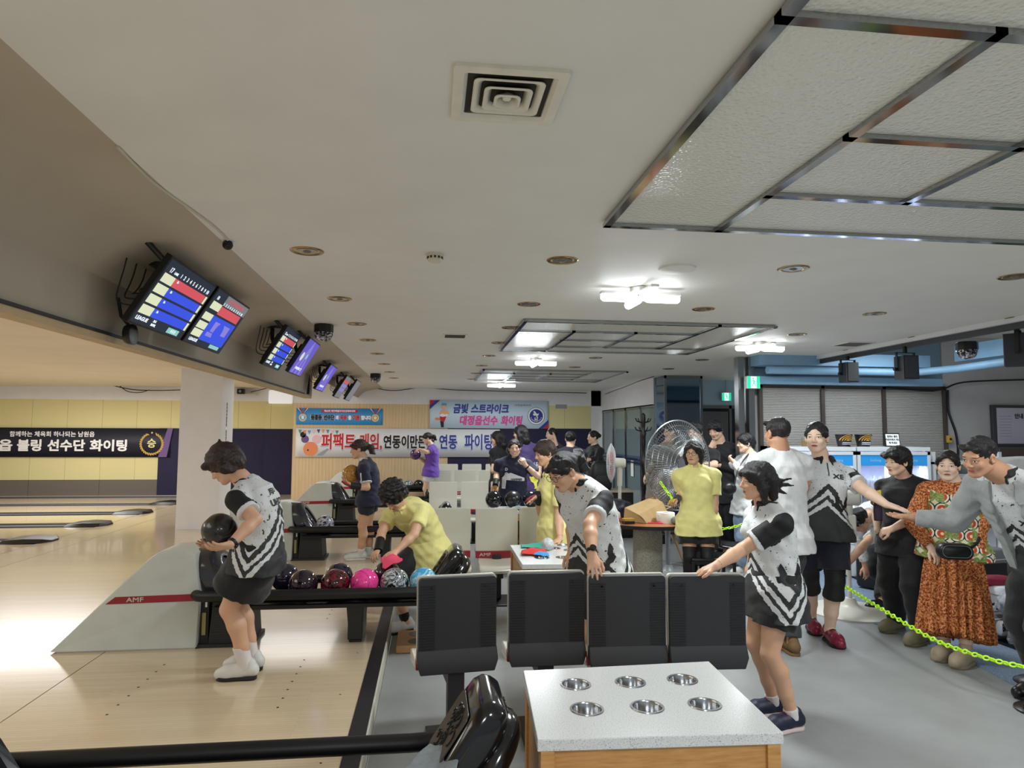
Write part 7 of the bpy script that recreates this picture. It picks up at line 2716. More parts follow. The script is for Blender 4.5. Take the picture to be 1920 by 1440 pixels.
 def decal(s, body, mat_, at_uv, size, fwd=1, tilt=0.0, fit=None, name='lettering', bold=0.0, depth=0.004, flip=False, shapes=None, sx=1.0):
  """lettering or a crest laid on the shirt: at_uv = (sideways, height from hem); fwd 1 = chest, -1 = back, or a world direction to look along"""
  h = s.h
  i = int(np.clip(np.searchsorted(s.shirt_L, at_uv[1]) - 1, 0, len(s.shirt_P) - 2))
  t = (at_uv[1] - s.shirt_L[i]) / (s.shirt_L[i + 1] - s.shirt_L[i])
  P0 = s.shirt_P[i] + (s.shirt_P[i + 1] - s.shirt_P[i]) * t
  up = unit(s.shirt_P[i + 1] - s.shirt_P[i])
  n = s.fws * fwd if np.isscalar(fwd) else npv(fwd)
  n = unit(n - up * (n @ up))
  rt = np.cross(up, n)
  c, sn = math.cos(tilt), math.sin(tilt)
  rt, up = rt * c + up * sn, up * c - rt * sn
  o = P0 + rt * at_uv[0] + n * 0.35
  if shapes is None:
   vs, fs = text_mesh(body, size, bold=bold, extrude=0.0, sx=sx)
   if fit and vs:
    w = max(p.x for p in vs) - min(p.x for p in vs)
    vs = [Vector((p.x * fit / w, p.y, 0)) for p in vs]
  else:
   vs, fs = shapes
  bm = bmesh.new()
  bv = [bm.verts.new((p[0], p[1], p[2])) for p in vs]
  for f in fs:
   try:
    bm.faces.new([bv[i] for i in f])
   except ValueError:
    pass
  bmesh.ops.triangulate(bm, faces=bm.faces[:])
  for _ in range(3):
   es = [e for e in bm.edges if e.calc_length() > 0.02]
   if not es:
    break
   bmesh.ops.subdivide_edges(bm, edges=es, cuts=1, use_grid_fill=False)
   bmesh.ops.triangulate(bm, faces=bm.faces[:])
  me_s = s.shirt_obj.data
  if not hasattr(s, '_bvh') or s._bvh_for != me_s.name:
   co = np.empty(len(me_s.vertices) * 3, np.float32); me_s.vertices.foreach_get('co', co)
   pl = np.empty(len(me_s.polygons) * 4, np.int32); me_s.polygons.foreach_get('vertices', pl) if False else me_s.loops.foreach_get('vertex_index', pl)
   s._bvh = BVHTree.FromPolygons(co.reshape(-1, 3).tolist(), pl.reshape(-1, 4).tolist())
   s._bvh_for = me_s.name
  ray = Vector(-n)
  dead = []
  for v in bm.verts:
   p = Vector(o + rt * v.co.x + up * v.co.y)
   hit = s._bvh.ray_cast(p, ray, 0.6)
   if hit[0] is None:
    dead.append(v)
    continue
   v.co = hit[0] + Vector(n) * (depth + v.co.z * 2)
  bmesh.ops.delete(bm, geom=dead, context='VERTS')
  me = bpy.data.meshes.new(name)
  bm.to_mesh(me); bm.free()
  me.materials.append(mat_)
  ob = bpy.data.objects.new(name, me)
  COL.objects.link(ob)
  ob.parent = s.shirt_obj
  return ob
 def bottoms(s, mat_, name='shorts', length=0.5, loose=0.012, flare=1.0, waist=0.10, wide=1.0, skirt=False):
  """length = share of hip-to-ankle covered"""
  h, g = s.h, s.g
  d = SDF()
  up0 = unit(s.spine[1] - s.spine[0])
  top = s.spine[0] + up0 * waist * h * 0.6
  d.loft([s.spine[0] - up0 * 0.045 * h, s.spine[0], top], np.array([0.098, 0.099, 0.088]) * h * g + loose, np.array([0.073, 0.074, 0.068]) * h * g + loose, s.rtp, k=0.03)
  for sd in s.an:
   hp, k_, a = s.hip[sd], s.kn[sd], s.an[sd]
   if length <= 0.5:
    q = hp + (k_ - hp) * length * 2
    d.chain([hp, q], [0.057 * h * g + loose, (0.050 * h * g + loose) * flare], 0.02, True)
    ax, en = unit(k_ - hp), q
   else:
    q = k_ + (a - k_) * (length - 0.5) * 2
    d.chain([hp, hp + (k_ - hp) * 0.5, k_, q], [0.057 * h * g + loose, 0.050 * h * g + loose * wide, 0.036 * h * g + loose * wide, (0.028 * h + loose * wide) * flare], 0.025, True)
    ax, en = unit(a - k_), q
   s.foot[sd + 'hem'] = (ax, en)
  hems = [(s.foot[sd + 'hem']) for sd in s.an]
  ph = s.pel[1] % 3
  if skirt:
   ends = [en for ax, en in hems]
   c = sum(ends) / len(ends)
   d.loft([s.spine[0], c], [0.098 * h * g + loose, 0.110 * h * g * flare + loose], [0.074 * h * g + loose, 0.085 * h * g * flare + loose], s.rtp, k=0.04)
  def disp(p):
   o = 0.004 * np.sin(p[:, 2] * 45 + 3 * np.sin(p[:, 0] * 20 + ph)) * np.sin(p[:, 0] * 30 + p[:, 1] * 26)
   return o
  d.disp = disp
  d.clip(up0, top)
  v, f = d.mesh(s.res)
  return np_object(name, v, f, mat_, s.root)
 def tube_on(s, name, mat_, a, b, ra, rb, k=0.01, disp=None, parent=None):
  """band, brace, sock or strap round a limb"""
  d = SDF()
  d.rc(a, b, ra, rb)
  ax = unit(npv(b) - npv(a))
  d.clip(ax, b); d.clip(-ax, a)
  v, f = d.mesh(min(s.res, 0.006))
  return np_object(name, v, f, mat_, parent or s.root)
 def sock(s, sd, mat_, length=0.3):
  k_, a = s.kn[sd], s.an[sd]
  q = a + (k_ - a) * length
  s.tube_on('sock', mat_, q, a - np.array([0, 0, 0.012 * s.h]), (0.0215 + 0.020 * length) * s.h + 0.005, 0.0215 * s.h + 0.006)
 def shoe(s, sd, upper, sole, lace=None, clog=False, name='shoe', L=None):
  h = s.h
  g_, t, hu = s.foot[sd]
  L = (L or 0.155) * h
  z = np.array([0, 0, 1.0])
  a = g_ + z * hu
  sd_ = np.cross(t, z)
  tt = unit(t - z * (hu / (L * 0.7))) if hu else t
  up = np.cross(sd_, tt)
  heel = a - tt * 0.26 * L
  d = SDF()
  W_ = 0.029 * h * (1.14 if clog else 1.0)
  th = 0.018
  def pt(f, u, zz):
   return heel + tt * f * L + sd_ * u + up * zz
  d.chain([pt(0.10, 0, th + 0.022 * h), pt(0.45, 0, th + 0.020 * h), pt(0.72, 0, th + 0.016 * h), pt(0.92, 0, th + 0.010 * h)], [W_ * 0.82, W_ * 0.9, W_ * 1.05, W_ * 0.80], 0.02)
  if not clog:
   d.chain([pt(0.14, 0, th + 0.03 * h), pt(0.18, 0, th + 0.048 * h)], [W_ * 0.85, W_ * 0.78], 0.015)
   d.chain([pt(0.35, 0, th + 0.035 * h), pt(0.6, 0, th + 0.026 * h)], [W_ * 0.7, W_ * 0.7], 0.015)
  else:
   d.chain([pt(0.5, 0, th + 0.030 * h), pt(0.8, 0, th + 0.022 * h)], [W_ * 0.95, W_ * 0.9], 0.02)
  d.clip(-up, heel + up * th * 0.7)
  v, f = d.mesh(min(s.res, 0.005))
  u = np_object(name, v, f, upper, s.root)
  m = MB()
  out = [(0.0, 0.0), (0.03, 0.62), (0.12, 0.85), (0.4, 0.88), (0.7, 1.12), (0.86, 1.0), (0.97, 0.6), (1.02, 0.0)]
  ring = [(fx, w) for fx, w in out] + [(fx, -w) for fx, w in out[-2:0:-1]]
  m.rings([[Vector(pt(fx, w * W_ * k_, zz)) for fx, w in ring] for k_, zz in ((0.95, 0.0), (1.06, 0.004), (1.06, th * 0.8), (0.98, th * 1.3))])
  m.build('sole', sole, u, smooth=50)
  if lace:
   m = MB()
   for i in range(4):
    fx = 0.46 + 0.08 * i
    zz = th + 0.035 * h + W_ * 0.62 - 0.012 * h * i * 0.55
    m.tube([Vector(pt(fx, -W_ * 0.5, zz - 0.006)), Vector(pt(fx + 0.02, 0, zz + 0.004)), Vector(pt(fx, W_ * 0.5, zz - 0.006))], 0.0032, 5)
   m.build('laces', lace, u, smooth=60)
  return u
 def leg_sleeve(s, name, mat_, sd, t0, t1, extra=0.007):
  """close-fitting sleeve from t0 above to t1 below the knee"""
  h, g = s.h, s.g
  hp, k_, a = s.hip[sd], s.kn[sd], s.an[sd]
  d = SDF()
  d.chain([hp + (k_ - hp) * 0.4, k_], [0.051 * h * g + extra, 0.033 * h * g + extra], 0.03)
  d.chain([k_, k_ + (a - k_) * 0.3, k_ + (a - k_) * 0.65], [0.0325 * h * g + extra, 0.036 * h * g + extra, 0.028 * h * g + extra], 0.02)
  p0, p1 = k_ + (hp - k_) * t0, k_ + (a - k_) * t1
  d.clip(hp - k_, p0); d.clip(a - k_, p1)
  v, f = d.mesh(min(s.res, 0.006))
  return np_object(name, v, f, mat_, s.root)
 def glasses(s, mat_, name='glasses'):
  m = MB()
  for sg in (-1, 1):
   m.tube([Vector(s.T(sg * 0.033 + 0.024 * math.cos(a), 0.098, -0.002 + 0.019 * math.sin(a))) for a in np.linspace(0, 2 * PI, 17)[:-1]], 0.0016 * s.hs, 5, loop=True)
   m.tube([Vector(s.T(sg * 0.057, 0.096, 0.004)), Vector(s.T(sg * 0.079, 0.07, 0.004)), Vector(s.T(sg * 0.083, -0.005, 0.006))], 0.0016 * s.hs, 5)
  m.tube([Vector(s.T(-0.009, 0.1, 0.0)), Vector(s.T(0.009, 0.1, 0.0))], 0.0016 * s.hs, 5)
  m.build(name, mat_, s.root, world=True)
 def watch(s, sd, strap, face_):
  e, w = s.el[sd], s.wr[sd]
  ax = unit(w - e)
  c = w - ax * 0.022
  r = 0.0165 * s.h + 0.005
  st = s.tube_on('watch_strap', strap, c - ax * 0.012, c + ax * 0.012, r, r * 0.97)
  n = -unit(s.hand[sd][1] - ax * (s.hand[sd][1] @ ax))
  m = MB()
  m.cyl(Vector(c + n * (r - 0.003)), Vector(c + n * (r + 0.008)), 0.019, 20)
  m.build('watch_case', face_, st)
M_BLKCLOTH = cloth_mat('black_cloth', '#141417')
M_WHTSOCK = cloth_mat('white_sock', '#D9D4D2', 0.9)
M_WHTSHOE = mat('white_shoe', '#CFCFCB', 0.45)
M_BLKSOLE = mat('black_sole', '#17161A', 0.5)
M_WHTSOLE = mat('white_sole', '#D0CDC6', 0.5)
M_YELLOWPOLO = cloth_mat('yellow_polo', '#EAE394', 0.75, 0.35)
M_WATCHF = mat('watch_face', '#101014', 0.15)
def horse(w):
 """two rearing ponies round a cup, a simple dark crest"""
 P1 = [(-.50, -.05), (-.40, .12), (-.44, .32), (-.34, .50), (-.24, .34), (-.16, .16), (-.20, .02), (-.06, -.12), (.0, -.30), (-.12, -.34), (-.20, -.22), (-.34, -.2)]
 vs, fs = [], []
 for sg in (1, -1):
  b = len(vs)
  vs += [(sg * x * w, y * w, 0) for x, y in P1]
  fs.append([b + i for i in (range(len(P1)) if sg > 0 else range(len(P1) - 1, -1, -1))])
 b = len(vs)
 vs += [(-.14 * w, -.2 * w, 0), (.14 * w, -.2 * w, 0), (.08 * w, -.42 * w, 0), (-.08 * w, -.42 * w, 0)]
 fs.append([b, b + 3, b + 2, b + 1])
 for i in range(9):
  b = len(vs)
  a = i * 2.1
  cx, cy = 0.42 * math.cos(a) * w, 0.05 * w + 0.3 * math.sin(a * 1.7) * w
  vs += [(cx, cy, 0), (cx + .05 * w, cy + .02 * w, 0), (cx + .02 * w, cy + .06 * w, 0)]
  fs.append([b, b + 1, b + 2])
 return vs, fs
# ---------------------------------------------------------------- the people
def G(px, py, z=0.0):
 return at(px, py, z=z)
def Y_(px, py, y):
 return at(px, py, y=y)
def PV(px, y, z):
 """point at depth y and height z in the column of a photograph pixel"""
 py = 811 - (z - CAM_Z) / y * FPX
 for _ in range(4):
  p = at(px, py, y=y)
  py += (p.z - z) / y * FPX
 return Vector((p.x, y, z))
JB = M_JERSEY
M_COLB = cloth_mat('black_collar', '#17171A')
M_SILV = mat('jersey_ink', '#16161A', 0.6)
M_NAVYSHIRT = cloth_mat('navy_shirt', '#1A1E38')
M_NAVYSHORT = cloth_mat('navy_shorts', '#1B1C30')
M_PURPLE = cloth_mat('purple_shirt', '#6A43A8')
M_WHT = cloth_mat('white_cotton', '#D8DAD9', 0.8, 0.4)
M_INKW = mat('white_ink', '#E4E4E6', 0.6)
M_STRAPB = mat('black_strap', '#17171A', 0.5)
M_BRACE = mat('black_brace', '#131315', 0.6, bump=0.4, bscale=120)
M_REDGLOVE = mat('red_brace', '#A02838', 0.45)
M_GOLD = mat('gold_frame', '#B58A3A', 0.3, 0.8)
M_WIREF = mat('thin_dark_wire', '#3A3230', 0.3, 0.6)
M_NAVYSHOE = mat('navy_shoe', '#1B2038', 0.5)
M_PINKLACE = mat('pink_lace', '#E0507C', 0.5)
def brace(p, sd, length=0.09, finger=True, m1=None, m2=None):
 """wrist support with finger plates"""
 e, w = p.el[sd], p.wr[sd]
 ax = unit(w - e)
 b = p.tube_on('wrist_brace', m1 or M_BRACE, w - ax * length, w + ax * 0.035, 0.0245 * p.h, 0.024 * p.h)
 if finger:
  d, n = p.hand[sd][0], p.hand[sd][1]
  n = unit(n - d * (n @ d)); t = np.cross(d, n)
  m = MB()
  for o in (-0.02, 0.0, 0.02):
   q = w - n * 0.018 + t * o
   m.tube([Vector(q + d * 0.03), Vector(q + d * 0.09 - n * 0.004), Vector(q + d * 0.14 + n * 0.01)], 0.007, 6)
  m.build('finger_plate', m2 or M_REDGLOVE, b, smooth=60)
# bowler with the black ball, on the approach
y0 = 4.62
p = Person('player in jersey and black skirt holding a black ball on the approach, head bowed', 1.60, 0.0, 178,
  PV(484, y0, 0.80), Y_(464, 904, y0 - 0.02), Y_(420, 872, y0 - 0.04), 174, 38, 0, girth=1.04, res=0.006, hunch=0.05, skin='mid', twist=-8)
p.arm('L', (479, 974, -0.4), (431, 1022, -1), tip=(398, 1028, -0.3), palm=(-0.3, 0.5, 0.8), curl=0.35, thumb=0.5)
p.arm('R', None, Y_(410, 1012, 4.72), hint=(0.3, 0.6, -1), tip=(385, 1020, 0.1), palm=(-0.2, -0.5, 0.8), curl=0.35)
p.leg('L', G(462, 1273), 178)
p.leg('R', G(474, 1256), 172)
p.finish_body()
p.hair('bushy', '#2A1713')
p.shirt(JB, 'jersey', 0.62, 0.022, -0.07, True, flare=1.06, collar=M_COLB)
p.decal('JEJU', M_SILV, (-0.02, 0.47), 0.045, -1, bold=0.003)
p.decal('UHO', M_SILV, (-0.02, 0.41), 0.06, -1, bold=0.004)
p.bottoms(M_BLKCLOTH, 'skirt', 0.34, 0.022, 1.12, skirt=True)
for sd in 'LR':
 p.sock(sd, M_WHTSOCK, 0.36)
 p.shoe(sd, M_WHTSHOE, M_BLKSOLE, M_WHTSHOE)
p.watch('L', M_STRAPB, M_WATCHF)
ball('matte', tuple(Y_(411, 994, 4.60)), 'black ball held at the waist of the player in jersey on the approach', None, holes=(-0.7, -0.5, -0.6))
# girl with blowing hair, hand on the seat back
y0 = 3.90
p = Person('girl in jersey and black shorts with blowing hair, hand on a charcoal seat back', 1.57, FL, 172,
  PV(1452, y0, FL + 0.80), Y_(1437, 948, y0), Y_(1419, 902, y0 - 0.01), 176, 3, 0, girth=0.98, res=0.006, hunch=0.01, skin='mid', twist=6)
p.arm('L', (1392, 1030, -0.3), Y_(1341, 1062, 3.64), tip=Y_(1306, 1074, 3.66), palm=(-0.1, 0.1, -1), curl=0.22, spread=0.16, thumb=0.2)
p.arm('R', None, Y_(1400, 1120, 4.15), hint=(0.6, 0.2, -0.6), curl=0.4)
p.leg('L', G(1487, 1368, FL), 188)
p.leg('R', G(1452, 1340, FL), 180)
p.finish_body()
p.hair('bob', '#1A1616', extra=[([(0.02, -0.08, -0.02), (0.05, -0.15, -0.03), (0.06, -0.26, -0.045)], [0.035, 0.02, 0.005]), ([(0.0, -0.08, 0.0), (0.03, -0.16, -0.01), (0.04, -0.24, 0.0)], [0.03, 0.014, 0.004]), ([(0.03, -0.09, -0.05), (0.05, -0.15, -0.07), (0.06, -0.22, -0.10)], [0.03, 0.014, 0.004])])
p.shirt(JB, 'jersey', 0.72, 0.03, -0.115, True, flare=1.08, collar=M_COLB)
p.decal('NGU', M_SILV, (-0.02, 0.45), 0.085, -1, tilt=R(-90), bold=0.004)
p.decal('', M_SILV, (0.0, 0.25), 0.1, (0.1, -1, 0), shapes=horse(0.17), name='crest')
p.bottoms(M_BLKCLOTH, 'shorts', 0.30, 0.03, 1.12)
for sd in 'LR':
 p.sock(sd, M_WHTSOCK, 0.12)
 p.shoe(sd, M_NAVYSHOE, mat('pink_white_sole', '#D9C4C4', 0.5), M_PINKLACE)
p.tube_on('bracelet', M_BRASS, p.wr['L'] + (p.el['L'] - p.wr['L']) * 0.08, p.wr['L'] + (p.el['L'] - p.wr['L']) * 0.10, 0.0285, 0.0285)
# woman in navy with the gold ball
y0 = 8.35
p = Person('woman with ponytail in navy shirt carrying a gold ball, knees bent, on the approach', 1.62, 0.0, 176,
  PV(693, y0, 0.80), Y_(685, 864, y0), Y_(673, 842, y0), 178, 8, 0, girth=0.98, res=0.0085, hunch=0.02, skin='mid')
p.arm('L', (688, 914, -0.3), (662, 911, -0.3), tip=(646, 903, 0), palm=(-0.2, 0.3, 1), curl=0.3)
p.arm('R', None, Y_(656, 905, y0 + 0.12), hint=(0.4, 0.5, -1), palm=(0, -0.4, 1), curl=0.3)
p.leg('L', G(676, 1050), 182)
p.leg('R', G(692, 1046), 178)
p.finish_body()
p.hair('ponytail', '#3A2620')
p.shirt(M_NAVYSHIRT, 'navy_shirt', 0.75, 0.02, -0.06, collar=cloth_mat('white_collar', '#D6D8DA'))
p.decal('J', M_INKW, (0.0, 0.36), 0.11, (-0.25, -1, 0), bold=0.006)
p.decal('TEAM', M_INKW, (0.0, 0.30), 0.035, (-0.25, -1, 0))
p.bottoms(M_NAVYSHORT, 'shorts', 0.24, 0.02)
for sd in 'LR':
 p.sock(sd, M_WHTSOCK, 0.2)
 p.shoe(sd, M_WHTSHOE, M_WHTSOLE)
p.tube_on('sleeve_hem', M_WHT, p.sh['L'] + (p.el['L'] - p.sh['L']) * 0.70, p.sh['L'] + (p.el['L'] - p.sh['L']) * 0.77, 0.0435 * p.h, 0.0435 * p.h)
brace(p, 'L')
ball('gold', tuple(Y_(659, 888, y0 - 0.02)), 'gold brown ball carried by the woman in navy')
# woman in purple at the far end
y0 = 13.7
p = Person('woman in purple shirt lifting a dark purple ball before the long white banner', 1.60, 0.0, 180,
  PV(808, y0, 0.82), Y_(809, 836, y0), Y_(801, 822, y0), 182, 15, 0, girth=1.05, res=0.012, hunch=0.02)
p.arm('L', (800, 848, -0.3), (786, 842, 0), tip=(778, 846, 0), palm=(0, 0, -1), curl=0.5)
p.arm('R', None, Y_(783, 856, y0 + 0.1), hint=(0.3, 0.5, -1), palm=(0, 0, 1), curl=0.4)
p.leg('L', PV(806, y0, 0), 185)
p.leg('R', PV(812, y0, 0), 180)
p.finish_body()
p.hair('ponytail', '#1E1716', res=0.012)
p.shirt(M_PURPLE, 'purple_shirt', 0.6, 0.025, -0.08)
p.bottoms(M_WHT, 'shorts', 0.3, 0.02)
for sd in 'LR':
 p.shoe(sd, M_WHTSHOE, M_WHTSOLE)
ball('dpurple', tuple(Y_(779, 852, y0 - 0.05)), 'dark purple ball held by the woman in purple')
# curly haired woman in yellow leaning over the rack
y0 = 6.05
p = Person('curly haired woman in yellow polo crouching over the ball rack, wiping a ball', 1.56, FL, 238,
  Y_(803, 1030, y0 + 0.10), Y_(752, 950, y0 - 0.12), Y_(738, 932, y0 - 0.24), 235, 52, 0, girth=1.10, res=0.0065, hunch=0.09, skin='mid')
p.arm('R', (716, 998, -0.5), (710, 1028, -0.8), tip=(699, 1046, -0.4), palm=(0.3, 0.2, -1), curl=0.5)
p.arm('L', (776, 1003, -0.8), (743, 1034, -0.6), tip=(724, 1044, -0.4), palm=(-0.2, 0.2, -1), curl=0.25, spread=0.18)
p.leg('R', G(757, 1188, FL) + Vector((0.02, 0.05, 0)), 205)
p.leg('L', G(815, 1160, FL), 225)
p.finish_body()
p.hair('curly', '#17120F', amp=0.006)
p.shirt(M_YELLOWPOLO, 'yellow_polo', 0.62, 0.022, -0.10, collar=M_YELLOWPOLO)
p.bottoms(M_BLKCLOTH, 'shorts', 0.42, 0.022)
for sd in 'LR':
 p.sock(sd, M_BLKCLOTH, 0.22)
 p.shoe(sd, M_WHTSHOE, M_BLKSOLE, M_BLKSOLE)
brace(p, 'R', 0.12, False)
# smiling woman in navy behind the table with black balls
y0 = 9.05
p = Person('smiling woman in navy shirt with a hammer print, one hand on a black ball', 1.62, FL, 262,
  PV(962, y0, FL + 0.84), Y_(963, 858, y0), Y_(965, 840, y0 - 0.05), 262, 4, 5, girth=1.18, res=0.008, skin='fair', smile=True)
p.arm('R', (932, 885, 0.2), Y_(929, 908, 8.85), tip=Y_(928, 921, 8.8), palm=(0, 0.4, -1), curl=0.3, hint=(-1, 0.2, -0.3))
p.arm('L', (1008, 893, -0.3), (985, 872, -0.6), tip=(979, 860, -0.2), palm=(-0.3, 0.8, 0.2), curl=0.7)
p.leg('L', PV(975, y0, FL), 262)
p.leg('R', PV(950, y0, FL), 258)
p.finish_body()
p.hair('tied', '#1A1414')
p.shirt(M_NAVYSHIRT, 'navy_shirt', 0.75, 0.02, -0.08, collar=M_NAVYSHIRT)
hv = [(-.5, -.28, 0), (-.34, -.28, 0), (-.30, .1, 0), (.5, .06, 0), (.5, .20, 0), (-.28, .22, 0), (-.1, .42, 0), (-.34, .36, 0), (-.5, .18, 0)]
p.decal('', M_INKW, (0.0, 0.33), 0.1, 1, shapes=([(x * .30, z * .30, 0) for x, z, _ in hv], [list(range(9))]), name='hammer_print')
p.decal('HAMMER', mat('navy_ink', '#1A1E38', 0.6), (0.045, 0.368), 0.04, 1, fit=0.15, bold=0.003, depth=0.008)
p.decal('D', M_INKW, (-0.09, 0.50), 0.05, 1, bold=0.003); p.decal('@', M_INKW, (-0.09, 0.44), 0.05, 1, bold=0.003)
p.bottoms(M_BLKCLOTH, 'trousers', 0.95, 0.012)
for sd in 'LR':
 p.shoe(sd, M_BLACK, M_BLKSOLE)
brace(p, 'R', 0.10, True, M_BRACE, M_GOLD)
p.tube_on('glove_cuff', M_BRACE, p.wr['L'] + (p.el['L'] - p.wr['L']) * 0.12, p.wr['L'] + (p.el['L'] - p.wr['L']) * 0.2, 0.034, 0.034)
T3 = [(0.75, 8.45), (1.48, 8.43), (1.46, 9.0 - 0.3), (0.75, 9.0 - 0.3)]
T3 = [(0.76, 8.28), (1.55, 8.28), (1.55, 8.82), (0.76, 8.82)]
cup_table(T3, 0.62, [(0.9, 8.4), (1.2, 8.4), (1.42, 8.4)], 'white topped table carrying three dark balls in front of the smiling woman')
zt3 = 0.62 + BALLR
for px, k_, lb in ((926, 'black', 'black ball on the white table under the braced hand of the smiling woman'), (962, 'matte', 'big matt black ball on the white table, middle of three'), (996, 'violet', 'dark violet ball on the white table beside the woman in yellow')):
 ball(k_, PV(px, 8.62, zt3), lb, 'dark balls on the white table')
t_ = cloth('towel', 'small grey towel on the white table between the black balls', [Vector((1.0, 8.32, 0.63)), Vector((1.2, 8.32, 0.63)), Vector((1.2, 8.48, 0.63)), Vector((1.02, 8.5, 0.63))], M_TOWEL, amp=0.01, sagz=-0.05)
# people standing before the far wall
y0 = 10.9
p = Person('person with long dark hair in black at the end of the long banner', 1.62, FL, 140,
  PV(936, y0, FL + 0.84), Y_(937, 838, y0), Y_(932, 822, y0), 165, 5, 0, girth=1.0, res=0.012)
p.arm('L', (928, 858, 0), (924, 873, -0.3), palm=(0.3, 0, -1), curl=0.4)
p.arm('R', None, PV(946, y0 - 0.1, FL + 0.78), hint=(0.5, -0.3, -1))
p.leg('L', PV(932, y0, FL), 150); p.leg('R', PV(942, y0, FL), 140)
p.finish_body(); p.hair('long', '#181213', res=0.012)
p.shirt(M_BLKCLOTH, 'black_top', 1.85, 0.02, -0.1); p.bottoms(M_BLKCLOTH, 'trousers', 0.95, 0.02)
for sd in 'LR':
 p.shoe(sd, M_BLACK, M_BLKSOLE)
y0 = 10.3
p = Person('woman with long dark hair and purple jersey lettered on the back behind the smiling woman', 1.66, FL, 118,
  PV(990, y0, FL + 0.86), Y_(987, 832, y0), Y_(975, 812, y0), 150, 5, 0, girth=1.12, res=0.011)
p.arm('L', None, PV(975, y0 - 0.15, FL + 1.0), hint=(-0.6, 0.4, -1)); p.arm('R', None, PV(1010, y0 - 0.05, FL + 0.85), hint=(0.6, -0.2, -1))
p.leg('L', PV(982, y0, FL), 120); p.leg('R', PV(998, y0, FL), 115)
p.finish_body(); p.hair('long', '#151114', res=0.011)
p.shirt(cloth_mat('purple_navy_jersey', '#3A2A5C'), 'purple_jersey', 0.8, 0.025, -0.1)
p.decal('아라동', M_INKW, (0.0, 0.50), 0.10, -1, bold=0.004, name='lettering')
p.decal('제주', M_INKW, (0.03, 0.42), 0.045, -1)
vb = [(-.5, .5, 0), (.5, .5, 0), (.34, .12, 0), (.16, 0, 0), (.12, -.3, 0), (.22, -.42, 0), (-.22, -.42, 0), (-.12, -.3, 0), (-.16, 0, 0), (-.34, .12, 0)]
p.decal('', mat('yellow_ink', '#D8D24A', 0.6), (0.02, 0.24), 0.1, -1, shapes=([(x * .2, z * .2, 0) for x, z, _ in vb], [list(range(10))]), name='trophy_print')
p.bottoms(M_BLKCLOTH, 'trousers', 0.95, 0.02)
for sd in 'LR':
 p.shoe(sd, M_BLACK, M_BLKSOLE)
y0 = 11.6
p = Person('person in dark clothes raising a hand to the hair before the navy wall', 1.64, FL, 200,
  PV(1040, y0, FL + 0.84), Y_(1040, 832, y0), Y_(1034, 815, y0), 195, 0, 0, res=0.012, skin='fair')
p.arm('L', (1045, 845, -0.5), (1041, 825, -0.3), tip=(1039, 812, 0), palm=(-0.6, 0.3, 0.3), curl=0.2)
p.arm('R', None, PV(1030, y0 + 0.1, FL + 0.8), hint=(0.2, 0.4, -1))
p.leg('L', PV(1036, y0, FL), 200); p.leg('R', PV(1046, y0, FL), 200)
p.finish_body(); p.hair('tied', '#171314', res=0.012)
p.shirt(cloth_mat('dark_navy_top', '#17182A'), 'dark_top', 1.8, 0.02, -0.1); p.bottoms(M_BLKCLOTH, 'trousers', 0.95, 0.02)
for sd in 'LR':
 p.shoe(sd, M_BLACK, M_BLKSOLE)
y0 = 10.0
p = Person('person with dark tied hair facing the far wall behind the player with glasses', 1.62, FL, 75,
  PV(1070, y0, FL + 0.84), Y_(1070, 840, y0), Y_(1070, 823, y0), 70, 0, 0, res=0.012)
p.arm('L', None, PV(1060, y0, FL + 0.8), hint=(-0.5, 0, -1)); p.arm('R', None, PV(1082, y0, FL + 0.8), hint=(0.5, 0, -1))
p.leg('L', PV(1066, y0, FL), 80); p.leg('R', PV(1076, y0, FL), 75)
p.finish_body(); p.hair('bun', '#141112', res=0.012)
p.shirt(cloth_mat('dark_navy_top', '#17182A'), 'dark_top', 1.8, 0.02, -0.1); p.bottoms(M_BLKCLOTH, 'trousers', 0.95, 0.02)
for sd in 'LR':
 p.shoe(sd, M_BLACK, M_BLKSOLE)
y0 = 11.7
p = Person('woman in black suit with low bun and folded arms beside the glass doors', 1.66, FL, 195,
  PV(1114, y0, FL + 0.86), Y_(1116, 836, y0), Y_(1112, 820, y0), 188, 0, 0, res=0.011, skin='fair')
p.arm('L', (1119, 860, -0.3), (1105, 862, -0.6), palm=(0.6, 0, 0.3), curl=0.4); p.arm('R', None, Y_(1110, 866, y0 - 0.2), hint=(-0.4, 0.6, -1))
p.leg('L', PV(1111, y0, FL), 195); p.leg('R', PV(1119, y0, FL), 195)
p.finish_body(); p.hair('bun', '#16110F', res=0.011)
p.shirt(M_BLKCLOTH, 'black_jacket', 1.9, 0.02, -0.10); p.bottoms(M_BLKCLOTH, 'trousers', 0.95, 0.02)
for sd in 'LR':
 p.shoe(sd, M_BLACK, M_BLKSOLE)
# woman in yellow with the finger brace at the small table
y0 = 6.35
p = Person('short haired person in yellow polo with red finger brace at the small white table', 1.60, FL, 190,
  PV(1045, y0, FL + 0.83), Y_(1034, 893, y0), Y_(1022, 850, y0), 192, 12, 0, girth=1.12, res=0.0075, skin='mid', hunch=0.01)
p.arm('L', (1047, 985, -0.2), (1050, 1012, -0.9), tip=(1032, 1019, -0.4), palm=(0, 0, -1), curl=0.1)
p.arm('R', None, Y_(1008, 930, y0 - 0.05), hint=(0.2, 0.6, -1), tip=Y_(988, 941, y0 - 0.12), palm=(0.4, -0.3, -1), curl=0.15, spread=0.2)
p.leg('L', PV(1040, y0, FL), 195); p.leg('R', PV(1055, y0, FL), 190)
p.finish_body(); p.hair('mop', '#3A2A24')
p.shirt(M_YELLOWPOLO, 'yellow_polo', 0.66, 0.028, -0.10, collar=M_YELLOWPOLO)
